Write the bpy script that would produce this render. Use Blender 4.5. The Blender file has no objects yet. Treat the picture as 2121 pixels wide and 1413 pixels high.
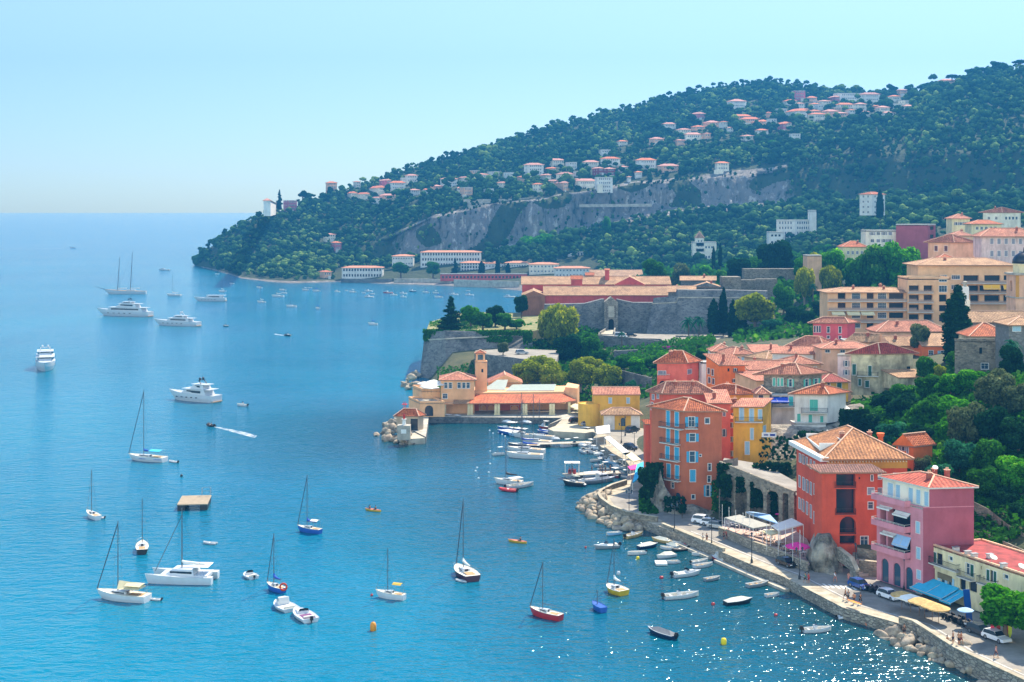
import bpy, math, random
import numpy as np
from mathutils import Vector, Matrix, noise
from math import sin, cos, pi, radians as R, sqrt, atan2
random.seed(7)
F = 3000.0; CU = 1060.5; CV = 438.0; H = 62.0      # focal length, principal point (photo pixels), eye height in metres
def P(u, v, z=0.0):
 Y = F*(H-z)/(v-CV); return Vector(((u-CU)*Y/F, Y, z))
def Q(u, v, Y): return Vector(((u-CU)*Y/F, Y, H+(CV-v)*Y/F))
def X_(u, Y): return (u-CU)*Y/F
def Z_(v, Y): return H+(CV-v)*Y/F
S = bpy.context.scene
COL = S.collection
def lin(h):
 h = h.lstrip('#'); c = [int(h[i:i+2], 16)/255 for i in (0, 2, 4)]
 return tuple((x/12.92 if x <= .04045 else ((x+.055)/1.055)**2.4) for x in c)
# materials
MATS = {}
def nodes(m):
 m.use_nodes = True; nt = m.node_tree; nt.nodes.clear(); return nt, nt.nodes, nt.links
def mat(name, hexc, rough=.8, var=.12, sc=.6, bump=0., bsc=12., metal=0., hex2=None, coord='Object', sc2=None, stretch=(1, 1, 1)):
 if name in MATS: return MATS[name]
 m = bpy.data.materials.new(name); nt, N, L = nodes(m); MATS[name] = m
 o = N.new('ShaderNodeOutputMaterial'); b = N.new('ShaderNodeBsdfPrincipled'); L.new(b.outputs[0], o.inputs[0])
 b.inputs['Roughness'].default_value = rough; b.inputs['Metallic'].default_value = metal
 c = lin(hexc); c2 = lin(hex2) if hex2 else tuple(x*(1-2*var) for x in c)
 if var > 0 or hex2:
  tc = N.new('ShaderNodeTexCoord'); mp = N.new('ShaderNodeMapping'); mp.inputs['Scale'].default_value = stretch
  L.new(tc.outputs[coord], mp.inputs[0])
  n = N.new('ShaderNodeTexNoise'); n.inputs['Scale'].default_value = sc; n.inputs['Detail'].default_value = 6; n.inputs['Roughness'].default_value = .65
  L.new(mp.outputs[0], n.inputs['Vector'])
  r = N.new('ShaderNodeValToRGB'); r.color_ramp.elements[0].position = .36; r.color_ramp.elements[1].position = .62
  r.color_ramp.elements[0].color = (*c2, 1); r.color_ramp.elements[1].color = (*tuple(min(1, x*(1+var*.6)) for x in c), 1)
  L.new(n.outputs[0], r.inputs[0]); L.new(r.outputs[0], b.inputs['Base Color'])
 else: b.inputs['Base Color'].default_value = (*c, 1)
 if bump:
  tc = N.new('ShaderNodeTexCoord'); n = N.new('ShaderNodeTexNoise'); n.inputs['Scale'].default_value = bsc; n.inputs['Detail'].default_value = 5
  L.new(tc.outputs[coord], n.inputs['Vector']); bm = N.new('ShaderNodeBump'); bm.inputs['Strength'].default_value = 1; bm.inputs['Distance'].default_value = bump
  L.new(n.outputs[0], bm.inputs['Height']); L.new(bm.outputs[0], b.inputs['Normal'])
 return m
def stucco(name, hexc, grime=.45, hex2=None):
 """painted plaster: broad fading, fine mottling and dirty vertical streaks"""
 if name in MATS: return MATS[name]
 m = bpy.data.materials.new(name); nt, N, L = nodes(m); MATS[name] = m
 o = N.new('ShaderNodeOutputMaterial'); b = N.new('ShaderNodeBsdfPrincipled'); L.new(b.outputs[0], o.inputs[0]); b.inputs['Roughness'].default_value = .9
 c = lin(hexc); c2 = lin(hex2) if hex2 else tuple(x*.8 for x in c)
 g = N.new('ShaderNodeTexCoord')
 def nz(scale, st, det=5):
  mp = N.new('ShaderNodeMapping'); mp.inputs['Scale'].default_value = st; L.new(g.outputs['Object'], mp.inputs[0])
  n = N.new('ShaderNodeTexNoise'); n.inputs['Scale'].default_value = scale; n.inputs['Detail'].default_value = det; n.inputs['Roughness'].default_value = .6
  L.new(mp.outputs[0], n.inputs['Vector']); return n
 a = nz(.22, (1, 1, 1)); r = N.new('ShaderNodeValToRGB'); r.color_ramp.elements[0].position = .38; r.color_ramp.elements[1].position = .62
 r.color_ramp.elements[0].color = (*c2, 1); r.color_ramp.elements[1].color = (*c, 1); L.new(a.outputs[0], r.inputs[0])
 grime *= .85; s = nz(.7, (1, 1, .3)); r2 = N.new('ShaderNodeValToRGB'); r2.color_ramp.elements[0].position = .45; r2.color_ramp.elements[1].position = .78
 r2.color_ramp.elements[0].color = (1, 1, 1, 1); k = 1-grime; r2.color_ramp.elements[1].color = (k, k*.97, k*.93, 1); L.new(s.outputs[0], r2.inputs[0])
 mx = N.new('ShaderNodeMix'); mx.data_type = 'RGBA'; mx.blend_type = 'MULTIPLY'; mx.inputs['Factor'].default_value = 1
 L.new(r.outputs[0], mx.inputs['A']); L.new(r2.outputs[0], mx.inputs['B']); L.new(mx.outputs['Result'], b.inputs['Base Color'])
 f = nz(3.0, (1, 1, 1), 8); bm = N.new('ShaderNodeBump'); bm.inputs['Distance'].default_value = .05; L.new(f.outputs[0], bm.inputs['Height']); L.new(bm.outputs[0], b.inputs['Normal'])
 return m
def stone(name, hexc, hex2, sc=1.6, mortar='9a9384', st=(1, 1, 1.6), grime='3c4034', gr=.5):
 """irregular masonry: cells with joints, large dark patches"""
 if name in MATS: return MATS[name]
 m = bpy.data.materials.new(name); nt, N, L = nodes(m); MATS[name] = m
 o = N.new('ShaderNodeOutputMaterial'); b = N.new('ShaderNodeBsdfPrincipled'); L.new(b.outputs[0], o.inputs[0]); b.inputs['Roughness'].default_value = .92
 g = N.new('ShaderNodeTexCoord'); mp = N.new('ShaderNodeMapping'); mp.inputs['Scale'].default_value = st; L.new(g.outputs['Object'], mp.inputs[0])
 v = N.new('ShaderNodeTexVoronoi'); v.inputs['Scale'].default_value = sc; L.new(mp.outputs[0], v.inputs['Vector'])
 sep = N.new('ShaderNodeSeparateColor'); L.new(v.outputs['Color'], sep.inputs[0])
 r = N.new('ShaderNodeValToRGB'); r.color_ramp.elements[0].color = (*lin(hex2), 1); r.color_ramp.elements[1].color = (*lin(hexc), 1); L.new(sep.outputs[0], r.inputs[0])
 v2 = N.new('ShaderNodeTexVoronoi'); v2.feature = 'DISTANCE_TO_EDGE'; v2.inputs['Scale'].default_value = sc; L.new(mp.outputs[0], v2.inputs['Vector'])
 r2 = N.new('ShaderNodeValToRGB'); r2.color_ramp.elements[0].position = .02; r2.color_ramp.elements[1].position = .09; L.new(v2.outputs['Distance'], r2.inputs[0])
 mx = N.new('ShaderNodeMix'); mx.data_type = 'RGBA'; L.new(r2.outputs[0], mx.inputs['Factor']); mx.inputs['A'].default_value = (*lin(mortar), 1); L.new(r.outputs[0], mx.inputs['B'])
 n = N.new('ShaderNodeTexNoise'); n.inputs['Scale'].default_value = .12; n.inputs['Detail'].default_value = 8; n.inputs['Roughness'].default_value = .7; L.new(g.outputs['Object'], n.inputs['Vector'])
 r3 = N.new('ShaderNodeValToRGB'); r3.color_ramp.elements[0].position = .45; r3.color_ramp.elements[1].position = .68
 r3.color_ramp.elements[0].color = (0, 0, 0, 1); r3.color_ramp.elements[1].color = (gr, gr, gr, 1); L.new(n.outputs[0], r3.inputs[0])
 m2 = N.new('ShaderNodeMix'); m2.data_type = 'RGBA'; L.new(r3.outputs[0], m2.inputs['Factor']); L.new(mx.outputs['Result'], m2.inputs['A']); m2.inputs['B'].default_value = (*lin(grime), 1)
 L.new(m2.outputs['Result'], b.inputs['Base Color'])
 bm = N.new('ShaderNodeBump'); bm.inputs['Distance'].default_value = .12; L.new(r2.outputs[0], bm.inputs['Height']); L.new(bm.outputs[0], b.inputs['Normal'])
 return m
def tiles(name, hexa, hexb, hexc, rib=.42, row=.42):
 """canal roof tiles: UV x runs along the eave, y up the slope (metres)"""
 if name in MATS: return MATS[name]
 m = bpy.data.materials.new(name); nt, N, L = nodes(m); MATS[name] = m
 o = N.new('ShaderNodeOutputMaterial'); b = N.new('ShaderNodeBsdfPrincipled'); L.new(b.outputs[0], o.inputs[0]); b.inputs['Roughness'].default_value = .85
 uv = N.new('ShaderNodeUVMap'); uv.uv_map = 'roof'; g = N.new('ShaderNodeTexCoord')
 def wave(d, per):
  mp = N.new('ShaderNodeMapping'); mp.inputs['Scale'].default_value = (1, 1, 1); L.new(uv.outputs[0], mp.inputs[0])
  w = N.new('ShaderNodeTexWave'); w.bands_direction = d; w.wave_profile = 'SIN'; w.inputs['Scale'].default_value = 2*pi/per/20; w.inputs['Distortion'].default_value = .35; w.inputs['Detail'].default_value = 2
  L.new(mp.outputs[0], w.inputs['Vector']); return w
 w1 = wave('X', rib); w2 = wave('Y', row)
 n = N.new('ShaderNodeTexNoise'); n.inputs['Scale'].default_value = 2.4; n.inputs['Detail'].default_value = 7; n.inputs['Roughness'].default_value = .75; L.new(g.outputs['Object'], n.inputs['Vector'])
 r = N.new('ShaderNodeValToRGB'); r.color_ramp.elements[0].position = .38; r.color_ramp.elements[1].position = .63
 r.color_ramp.elements[0].color = (*lin(hexb), 1); r.color_ramp.elements[1].color = (*lin(hexc), 1); e = r.color_ramp.elements.new(.5); e.color = (*lin(hexa), 1); L.new(n.outputs[0], r.inputs[0])
 n2 = N.new('ShaderNodeTexNoise'); n2.inputs['Scale'].default_value = .35; n2.inputs['Detail'].default_value = 4; L.new(g.outputs['Object'], n2.inputs['Vector'])
 r2 = N.new('ShaderNodeValToRGB'); r2.color_ramp.elements[0].position = .35; r2.color_ramp.elements[1].position = .65
 r2.color_ramp.elements[0].color = (.62, .60, .58, 1); r2.color_ramp.elements[1].color = (1, 1, 1, 1); L.new(n2.outputs[0], r2.inputs[0])
 mx = N.new('ShaderNodeMix'); mx.data_type = 'RGBA'; mx.blend_type = 'MULTIPLY'; mx.inputs['Factor'].default_value = 1; L.new(r.outputs[0], mx.inputs['A']); L.new(r2.outputs[0], mx.inputs['B'])
 m3 = N.new('ShaderNodeMapRange'); m3.inputs['To Min'].default_value = .62; m3.inputs['To Max'].default_value = 1.1; L.new(w1.outputs[0], m3.inputs[0])
 mm = N.new('ShaderNodeMix'); mm.data_type = 'RGBA'; mm.blend_type = 'MULTIPLY'; mm.inputs['Factor'].default_value = 1; L.new(mx.outputs['Result'], mm.inputs['A']); L.new(m3.outputs[0], mm.inputs['B'])
 L.new(mm.outputs['Result'], b.inputs['Base Color'])
 ad = N.new('ShaderNodeMath'); ad.operation = 'MULTIPLY_ADD'; ad.inputs[1].default_value = .35; L.new(w2.outputs[0], ad.inputs[0]); L.new(w1.outputs[0], ad.inputs[2])
 bm = N.new('ShaderNodeBump'); bm.inputs['Distance'].default_value = .07; L.new(ad.outputs[0], bm.inputs['Height']); L.new(bm.outputs[0], b.inputs['Normal'])
 return m
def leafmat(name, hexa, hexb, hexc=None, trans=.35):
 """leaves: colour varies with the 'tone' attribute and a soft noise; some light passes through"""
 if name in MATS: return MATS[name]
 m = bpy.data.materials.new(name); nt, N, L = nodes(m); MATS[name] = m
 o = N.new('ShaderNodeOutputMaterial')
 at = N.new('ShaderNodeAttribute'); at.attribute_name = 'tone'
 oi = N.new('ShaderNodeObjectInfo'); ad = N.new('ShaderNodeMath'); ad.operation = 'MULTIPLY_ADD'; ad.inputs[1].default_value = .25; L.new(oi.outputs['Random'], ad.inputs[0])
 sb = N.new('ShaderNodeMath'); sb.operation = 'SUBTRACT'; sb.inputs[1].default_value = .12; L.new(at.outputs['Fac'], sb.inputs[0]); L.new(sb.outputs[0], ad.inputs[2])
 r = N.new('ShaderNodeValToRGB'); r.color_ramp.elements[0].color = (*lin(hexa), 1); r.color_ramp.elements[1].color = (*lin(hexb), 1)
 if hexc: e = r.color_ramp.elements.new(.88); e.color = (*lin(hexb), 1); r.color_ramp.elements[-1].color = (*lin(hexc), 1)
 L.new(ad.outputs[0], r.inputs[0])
 d = N.new('ShaderNodeBsdfDiffuse'); t = N.new('ShaderNodeBsdfTranslucent'); L.new(r.outputs[0], d.inputs[0])
 hs = N.new('ShaderNodeHueSaturation'); hs.inputs['Hue'].default_value = .485; hs.inputs['Saturation'].default_value = 1.15; hs.inputs['Value'].default_value = 1.5; L.new(r.outputs[0], hs.inputs['Color']); L.new(hs.outputs[0], t.inputs[0])
 mx = N.new('ShaderNodeMixShader'); mx.inputs[0].default_value = trans; L.new(d.outputs[0], mx.inputs[1]); L.new(t.outputs[0], mx.inputs[2]); L.new(mx.outputs[0], o.inputs[0])
 return m
# objects
def tag(o, label=None, cat=None, group=None, kind=None):
 for k, v in (('label', label), ('category', cat), ('group', group), ('kind', kind)):
  if v: o[k] = v
 return o
def thing(name, label, cat, loc=(0, 0, 0), rz=0., group=None, scale=None):
 o = bpy.data.objects.new(name, None); COL.objects.link(o); o.empty_display_size = .3
 o.location = loc; o.rotation_euler = (0, 0, rz)
 if scale: o.scale = scale
 return tag(o, label, cat, group)
KIDS = {}
def link(name, me, parent=None, loc=(0, 0, 0), rot=(0, 0, 0), scale=None):
 o = bpy.data.objects.new(name, me); COL.objects.link(o); o.location = loc; o.rotation_euler = rot
 if scale: o.scale = scale
 if parent is not None: o.parent = parent; KIDS.setdefault(parent.name, []).append(o)
 return o
def dup(o, loc=None, rz=None, label=None, group=None, scale=None, parent=None):
 c = o.copy(); COL.objects.link(c)
 if loc is not None: c.location = loc
 if rz is not None: c.rotation_euler = (0, 0, rz)
 if scale is not None: c.scale = scale
 if label: c['label'] = label
 if group: c['group'] = group
 if parent is not None: c.parent = parent; KIDS.setdefault(parent.name, []).append(c)
 for ch in KIDS.get(o.name, []): dup(ch, parent=c)
 return c
class MB:
 """collects faces; build() makes ONE mesh object"""
 def __init__(s, off=(0, 0, 0)): s.v = []; s.f = []; s.m = []; s.uv = {}; s.off = Vector(off); s.tone = None
 def add(s, vs, fs, mi=0):
  b = len(s.v); s.v += [tuple(Vector(p)-s.off) for p in vs]
  for f in fs: s.f.append(tuple(b+i for i in f)); s.m.append(mi)
 def face(s, pts, mi=0, uv=None):
  b = len(s.v); s.v += [tuple(Vector(p)-s.off) for p in pts]
  if uv: s.uv[len(s.f)] = uv
  s.f.append(tuple(range(b, b+len(pts)))); s.m.append(mi)
 def box(s, c, d, rz=0., mi=0, z0=None):
  """c centre (or base when z0 given as True), d full sizes"""
  x, y, z = d[0]/2, d[1]/2, d[2]/2; cx, cy, cz = c
  if z0: cz += z
  co, si = cos(rz), sin(rz)
  vs = [(cx+a*x*co-b*y*si, cy+a*x*si+b*y*co, cz+e*z) for e in (-1, 1) for a, b in ((-1, -1), (1, -1), (1, 1), (-1, 1))]
  s.add(vs, [(3, 2, 1, 0), (4, 5, 6, 7), (0, 1, 5, 4), (1, 2, 6, 5), (2, 3, 7, 6), (3, 0, 4, 7)], mi)
 def bar(s, a, b, w, h=None, mi=0):
  """square bar from a to b"""
  a, b = Vector(a), Vector(b); h = h or w; d = (b-a);
  if d.length < 1e-6: return
  d.normalize(); up = Vector((0, 0, 1)) if abs(d.z) < .95 else Vector((0, 1, 0)); x = d.cross(up).normalized()*w/2; y = x.cross(d).normalized()*h/2
  vs = [p+i*x+j*y for p in (a, b) for i, j in ((-1, -1), (1, -1), (1, 1), (-1, 1))]
  s.add(vs, [(3, 2, 1, 0), (4, 5, 6, 7), (0, 1, 5, 4), (1, 2, 6, 5), (2, 3, 7, 6), (3, 0, 4, 7)], mi)
 def tube(s, pts, r, n=6, mi=0, r2=None, cap=True):
  pts = [Vector(p) for p in pts]; k = len(pts); rs = [r+(r2-r)*i/(k-1) for i in range(k)] if r2 is not None else [r]*k
  if isinstance(r, (list, tuple)): rs = r
  vs = []
  for i, p in enumerate(pts):
   d = (pts[min(i+1, k-1)]-pts[max(i-1, 0)]); d.normalize(); up = Vector((0, 0, 1)) if abs(d.z) < .9 else Vector((0, 1, 0))
   x = d.cross(up).normalized(); y = x.cross(d).normalized()
   vs += [p+x*cos(2*pi*j/n)*rs[i]+y*sin(2*pi*j/n)*rs[i] for j in range(n)]
  fs = [(i*n+j, i*n+(j+1) % n, (i+1)*n+(j+1) % n, (i+1)*n+j) for i in range(k-1) for j in range(n)]
  if cap: fs += [tuple(range(n))[::-1], tuple(range((k-1)*n, k*n))]
  s.add(vs, fs, mi)
 def lathe(s, prof, n=12, c=(0, 0, 0), mi=0, sx=1., sy=1.):
  vs = [(c[0]+r*cos(2*pi*j/n)*sx, c[1]+r*sin(2*pi*j/n)*sy, c[2]+z) for r, z in prof for j in range(n)]; k = len(prof)
  fs = [(i*n+j, i*n+(j+1) % n, (i+1)*n+(j+1) % n, (i+1)*n+j) for i in range(k-1) for j in range(n)]
  fs += [tuple(range(n))[::-1], tuple(range((k-1)*n, k*n))]
  s.add(vs, fs, mi)
 def prism(s, poly, z0, z1, mi=0, mi2=None, bottom=True):
  """poly: list of (x,y) counterclockwise; z0,z1 numbers or lists"""
  n = len(poly); a = z0 if isinstance(z0, (list, tuple)) else [z0]*n; b = z1 if isinstance(z1, (list, tuple)) else [z1]*n
  vs = [(p[0], p[1], a[i]) for i, p in enumerate(poly)]+[(p[0], p[1], b[i]) for i, p in enumerate(poly)]
  s.add(vs, [(i, (i+1) % n, n+(i+1) % n, n+i) for i in range(n)], mi)
  s.add(vs[n:], [tuple(range(n))], mi if mi2 is None else mi2)
  if bottom: s.add(vs[:n], [tuple(range(n))[::-1]], mi)
 def ball(s, c, r, mi=0, n=8, m=5, sq=(1, 1, 1)):
  prof = [(r*sin(pi*i/m), -r*cos(pi*i/m)) for i in range(m+1)]; prof[0] = (.001, -r); prof[-1] = (.001, r)
  vs = [(c[0]+a*cos(2*pi*j/n)*sq[0], c[1]+a*sin(2*pi*j/n)*sq[1], c[2]+z*sq[2]) for a, z in prof for j in range(n)]
  s.add(vs, [(i*n+j, i*n+(j+1) % n, (i+1)*n+(j+1) % n, (i+1)*n+j) for i in range(m) for j in range(n)], mi)
 def mesh(s, name, mats, smooth=False):
  me = bpy.data.meshes.new(name); me.from_pydata(s.v, [], s.f)
  mats = mats if isinstance(mats, (list, tuple)) else [mats]
  for x in mats: me.materials.append(x)
  if len(mats) > 1: me.polygons.foreach_set('material_index', s.m)
  if s.uv:
   ul = me.uv_layers.new(name='roof')
   for fi, uv in s.uv.items():
    p = me.polygons[fi]
    for k, li in enumerate(p.loop_indices): ul.data[li].uv = uv[k]
  if smooth: me.polygons.foreach_set('use_smooth', [True]*len(me.polygons))
  me.update(); return me
 def build(s, name, mats, parent=None, loc=(0, 0, 0), rot=(0, 0, 0), smooth=False):
  return link(name, s.mesh(name, mats, smooth), parent, loc, rot)
def npmesh(name, V, Fc, mats, tone=None, smooth=False, fm=None):
 """fast mesh from numpy arrays; Fc (n,3) or (n,4); tone per vertex"""
 me = bpy.data.meshes.new(name); nv, nf, k = len(V), len(Fc), Fc.shape[1]
 me.vertices.add(nv); me.vertices.foreach_set('co', np.asarray(V, np.float32).ravel())
 me.loops.add(nf*k); me.loops.foreach_set('vertex_index', np.asarray(Fc, np.int32).ravel())
 me.polygons.add(nf); me.polygons.foreach_set('loop_start', np.arange(0, nf*k, k, dtype=np.int32));
 for x in (mats if isinstance(mats, (list, tuple)) else [mats]): me.materials.append(x)
 if fm is not None: me.polygons.foreach_set('material_index', np.asarray(fm, np.int32))
 if smooth: me.polygons.foreach_set('use_smooth', np.ones(nf, bool))
 if tone is not None:
  a = me.attributes.new('tone', 'FLOAT', 'POINT'); a.data.foreach_set('value', np.asarray(tone, np.float32))
 me.update(calc_edges=True); me.validate(); return me
rng = np.random.default_rng(11)
def interp(tab, x):
 """tab: list of (x, y...) ; linear"""
 a = np.array(tab, float); return [float(np.interp(x, a[:, 0], a[:, k])) for k in range(1, a.shape[1])]
# camera, light, sky
cam = bpy.data.cameras.new('camera'); co_ = bpy.data.objects.new('camera', cam); COL.objects.link(co_); S.camera = co_
co_.location = (0, 0, H); co_.rotation_euler = (R(90), 0, 0)
cam.sensor_width = 36; cam.lens = 36*F/2121; cam.shift_x = 0; cam.shift_y = -(706.5-CV)/2121; cam.clip_start = 1; cam.clip_end = 60000
S.view_settings.view_transform = 'Standard'; S.view_settings.look = 'None'; S.view_settings.exposure = 1.66; S.view_settings.gamma = 1
SAZ, SEL = R(32), R(50)
w = bpy.data.worlds.new('World'); S.world = w; w.use_nodes = True; nt = w.node_tree; nt.nodes.clear()
sky = nt.nodes.new('ShaderNodeTexSky'); sky.sky_type = 'NISHITA'; sky.sun_disc = False; sky.sun_elevation = SEL; sky.sun_rotation = SAZ
sky.altitude = 60; sky.air_density = 1.0; sky.dust_density = 0.3; sky.ozone_density = 2.5
bg = nt.nodes.new('ShaderNodeBackground'); bg.inputs['Strength'].default_value = .15; wo = nt.nodes.new('ShaderNodeOutputWorld')
tint = nt.nodes.new('ShaderNodeMix'); tint.data_type = 'RGBA'; tint.blend_type = 'MULTIPLY'; tint.inputs['Factor'].default_value = 1; tint.inputs['B'].default_value = (.92, .86, .80, 1)
tc_ = nt.nodes.new('ShaderNodeTexCoord'); sx_ = nt.nodes.new('ShaderNodeSeparateXYZ'); rp = nt.nodes.new('ShaderNodeValToRGB'); nt.links.new(tc_.outputs['Generated'], sx_.inputs[0]); nt.links.new(sx_.outputs['Z'], rp.inputs[0])
rp.color_ramp.elements[0].position = .0; rp.color_ramp.elements[0].color = (.30, .375, .445, 1); rp.color_ramp.elements[1].position = .15; rp.color_ramp.elements[1].color = (.42, .425, .49, 1); _e = rp.color_ramp.elements.new(.5); _e.color = (.10, .20, .34, 1)
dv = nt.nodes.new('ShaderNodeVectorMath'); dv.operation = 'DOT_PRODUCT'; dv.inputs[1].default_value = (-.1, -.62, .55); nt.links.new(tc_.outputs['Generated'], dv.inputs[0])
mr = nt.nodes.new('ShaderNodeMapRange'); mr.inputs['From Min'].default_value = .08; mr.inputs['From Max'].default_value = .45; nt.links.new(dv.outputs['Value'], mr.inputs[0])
sm = nt.nodes.new('ShaderNodeMix'); sm.data_type = 'RGBA'; nt.links.new(mr.outputs[0], sm.inputs['Factor']); nt.links.new(rp.outputs[0], sm.inputs['A']); sm.inputs['B'].default_value = (1.5, 1.28, 1.02, 1); nt.links.new(sm.outputs['Result'], tint.inputs['B'])  # sky behind the camera brightened beyond nature, as added fill for the walls
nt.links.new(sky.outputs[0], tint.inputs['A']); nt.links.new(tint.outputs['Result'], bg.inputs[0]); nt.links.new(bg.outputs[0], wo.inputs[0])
sl = bpy.data.lights.new('sun', 'SUN'); sl.energy = 3.4; sl.angle = R(.6); sl.color = (1, .88, .71)
so = bpy.data.objects.new('sun', sl); COL.objects.link(so); so.location = (100, 100, 300)
sd = Vector((sin(SAZ)*cos(SEL), cos(SAZ)*cos(SEL), sin(SEL))); so.rotation_euler = sd.to_track_quat('Z', 'Y').to_euler()
cy = S.cycles; cy.max_bounces = 6; cy.diffuse_bounces = 3; cy.glossy_bounces = 3; cy.transmission_bounces = 3; cy.transparent_max_bounces = 6; cy.volume_bounces = 0
cy.use_denoising = True; cy.caustics_reflective = False; cy.caustics_refractive = False; cy.sample_clamp_indirect = 4
try: cy.denoiser = 'OPENIMAGEDENOISE'; cy.denoising_input_passes = 'RGB_ALBEDO_NORMAL'; cy.denoising_prefilter = 'ACCURATE'
except Exception: pass
def haze():
 m = bpy.data.materials.new('haze_air'); nt, N, L = nodes(m); MATS['haze'] = m
 o = N.new('ShaderNodeOutputMaterial'); v = N.new('ShaderNodeVolumePrincipled'); L.new(v.outputs[0], o.inputs['Volume'])
 v.inputs['Color'].default_value = (.04, .25, .55, 1); v.inputs['Density'].default_value = .00026; v.inputs['Anisotropy'].default_value = .25
 mb = MB(); mb.box((100, 1295, 169), (2400, 2710, 352)); o = mb.build('haze', m); tag(o, kind='stuff'); return o
haze()
# water
def water():
 m = bpy.data.materials.new('sea_water'); nt, N, L = nodes(m); MATS['sea_water'] = m
 o = N.new('ShaderNodeOutputMaterial'); b = N.new('ShaderNodeBsdfPrincipled'); L.new(b.outputs[0], o.inputs[0])
 b.inputs['IOR'].default_value = 1.33; b.inputs['Roughness'].default_value = .12
 g = N.new('ShaderNodeTexCoord')
 def nz(scale, st, det, rot=0., rough=.6):
  mp = N.new('ShaderNodeMapping'); mp.inputs['Scale'].default_value = st; mp.inputs['Rotation'].default_value = (0, 0, rot); L.new(g.outputs['Object'], mp.inputs[0])
  n = N.new('ShaderNodeTexNoise'); n.inputs['Scale'].default_value = scale; n.inputs['Detail'].default_value = det; n.inputs['Roughness'].default_value = rough
  L.new(mp.outputs[0], n.inputs['Vector']); return n
 a = nz(.012, (1, .45, 1), 5, .3); r = N.new('ShaderNodeValToRGB'); r.color_ramp.elements[0].position = .35; r.color_ramp.elements[1].position = .65
 r.color_ramp.elements[0].color = (.0, .12, .20, 1); r.color_ramp.elements[1].color = (.0, .17, .26, 1); L.new(a.outputs[0], r.inputs[0])
 at = N.new('ShaderNodeAttribute'); at.attribute_name = 'shallow'; mx = N.new('ShaderNodeMix'); mx.data_type = 'RGBA'; L.new(at.outputs['Fac'], mx.inputs['Factor'])
 L.new(r.outputs[0], mx.inputs['A']); mx.inputs['B'].default_value = (.0, .05, .07, 1); L.new(mx.outputs['Result'], b.inputs['Base Color'])  # green teal of shore water, plus the quayside's dark reflection put into the colour
 n1 = nz(.42, (.75, 1.35, 1), 3, .2, .55); n2 = nz(.13, (1, 1.3, 1), 3, -.2); n3 = nz(1.25, (.8, 1.2, 1), 2, .1)
 m1 = N.new('ShaderNodeMath'); m1.operation = 'MULTIPLY_ADD'; m1.inputs[1].default_value = 1.3; L.new(n2.outputs[0], m1.inputs[0]); L.new(n1.outputs[0], m1.inputs[2])
 m2 = N.new('ShaderNodeMath'); m2.operation = 'MULTIPLY_ADD'; m2.inputs[1].default_value = .4; L.new(n3.outputs[0], m2.inputs[0]); L.new(m1.outputs[0], m2.inputs[2])
 bm = N.new('ShaderNodeBump'); bm.inputs['Strength'].default_value = 1; bm.inputs['Distance'].default_value = .5; b.inputs['Specular IOR Level'].default_value = .85; b.inputs['Specular Tint'].default_value = (.5, .9, 1, 1); wl = nz(.006, (.35, 1.6, 1), 4, .15); wr = N.new('ShaderNodeMapRange'); wr.inputs['From Min'].default_value = .35; wr.inputs['From Max'].default_value = .65; wr.inputs['To Min'].default_value = .36; wr.inputs['To Max'].default_value = .58; L.new(wl.outputs[0], wr.inputs[0]); L.new(wr.outputs[0], bm.inputs['Distance']); L.new(m2.outputs[0], bm.inputs['Height']); L.new(bm.outputs[0], b.inputs['Normal'])
 return m
# far hills (sheet through surveyed rows: shore, promenade, cliff foot, cliff top, terraces, ridge)
FT = {
 400: [(556,1655),(556,1660),(555,1665),(555,1670),(554,1680),(553,1690)],
 417: [(553,1617),(550,1620),(545,1625),(540,1630),(535,1640),(528,1650)],
 450: [(562,1500),(552,1515),(540,1535),(528,1555),(517,1580),(505,1620)],
 500: [(577,1338),(568,1400),(545,1480),(520,1530),(490,1590),(462,1650)],
 550: [(583,1283),(572,1330),(550,1420),(525,1500),(480,1600),(440,1690)],
 600: [(587,1248),(574,1300),(550,1400),(520,1490),(470,1610),(430,1720)],
 700: [(584,1274),(576,1305),(548,1400),(500,1500),(440,1620),(398,1760)],
 800: [(588,1240),(576,1280),(545,1390),(500,1425),(430,1560),(366,1800)],
 900: [(591,1216),(573,1280),(528,1370),(450,1410),(410,1520),(338,1850)],
 1000:[(595,1185),(572,1260),(520,1365),(426,1410),(400,1500),(309,1880)],
 1100:[(604,1120),(570,1240),(492,1370),(413,1410),(385,1500),(277,1920)],
 1200:[(600,1148),(565,1240),(472,1375),(395,1415),(365,1510),(254,1950)],
 1300:[(585,1100),(560,1200),(450,1370),(384,1420),(335,1530),(228,1980)],
 1400:[(572,1060),(550,1180),(430,1370),(374,1420),(310,1550),(200,2000)],
 1500:[(565,1030),(540,1150),(424,1360),(364,1420),(290,1560),(180,2010)],
 1600:[(558,1000),(520,1130),(420,1350),(360,1410),(270,1560),(170,2010)],
 1700:[(550,980),(505,1100),(415,1310),(340,1390),(255,1560),(186,1990)],
 1800:[(545,950),(490,1060),(410,1250),(320,1360),(240,1540),(198,1950)],
 1900:[(540,920),(480,1030),(410,1200),(310,1330),(220,1520),(190,1850)],
 2000:[(535,900),(470,1000),(410,1150),(310,1280),(205,1470),(160,1700)],
 2121:[(530,880),(460,970),(415,1080),(310,1230),(190,1420),(138,1580)],
 2350:[(525,860),(455,950),(400,1050),(300,1200),(165,1380),(100,1500)],
 2800:[(520,850),(450,940),(395,1040),(295,1190),(160,1370),(95,1480)]}
for _u in FT:
 r_ = FT[_u]
 if 800 <= _u <= 1620: r_[2] = (r_[2][0], r_[3][1]-(22 if _u > 820 else 26))
 elif _u > 1620: r_[2] = (r_[2][0], r_[3][1]-50)
FU = sorted(FT); FA = np.array([[c for c in FT[u]] for u in FU], float)       # (cols, 6, 2)
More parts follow.
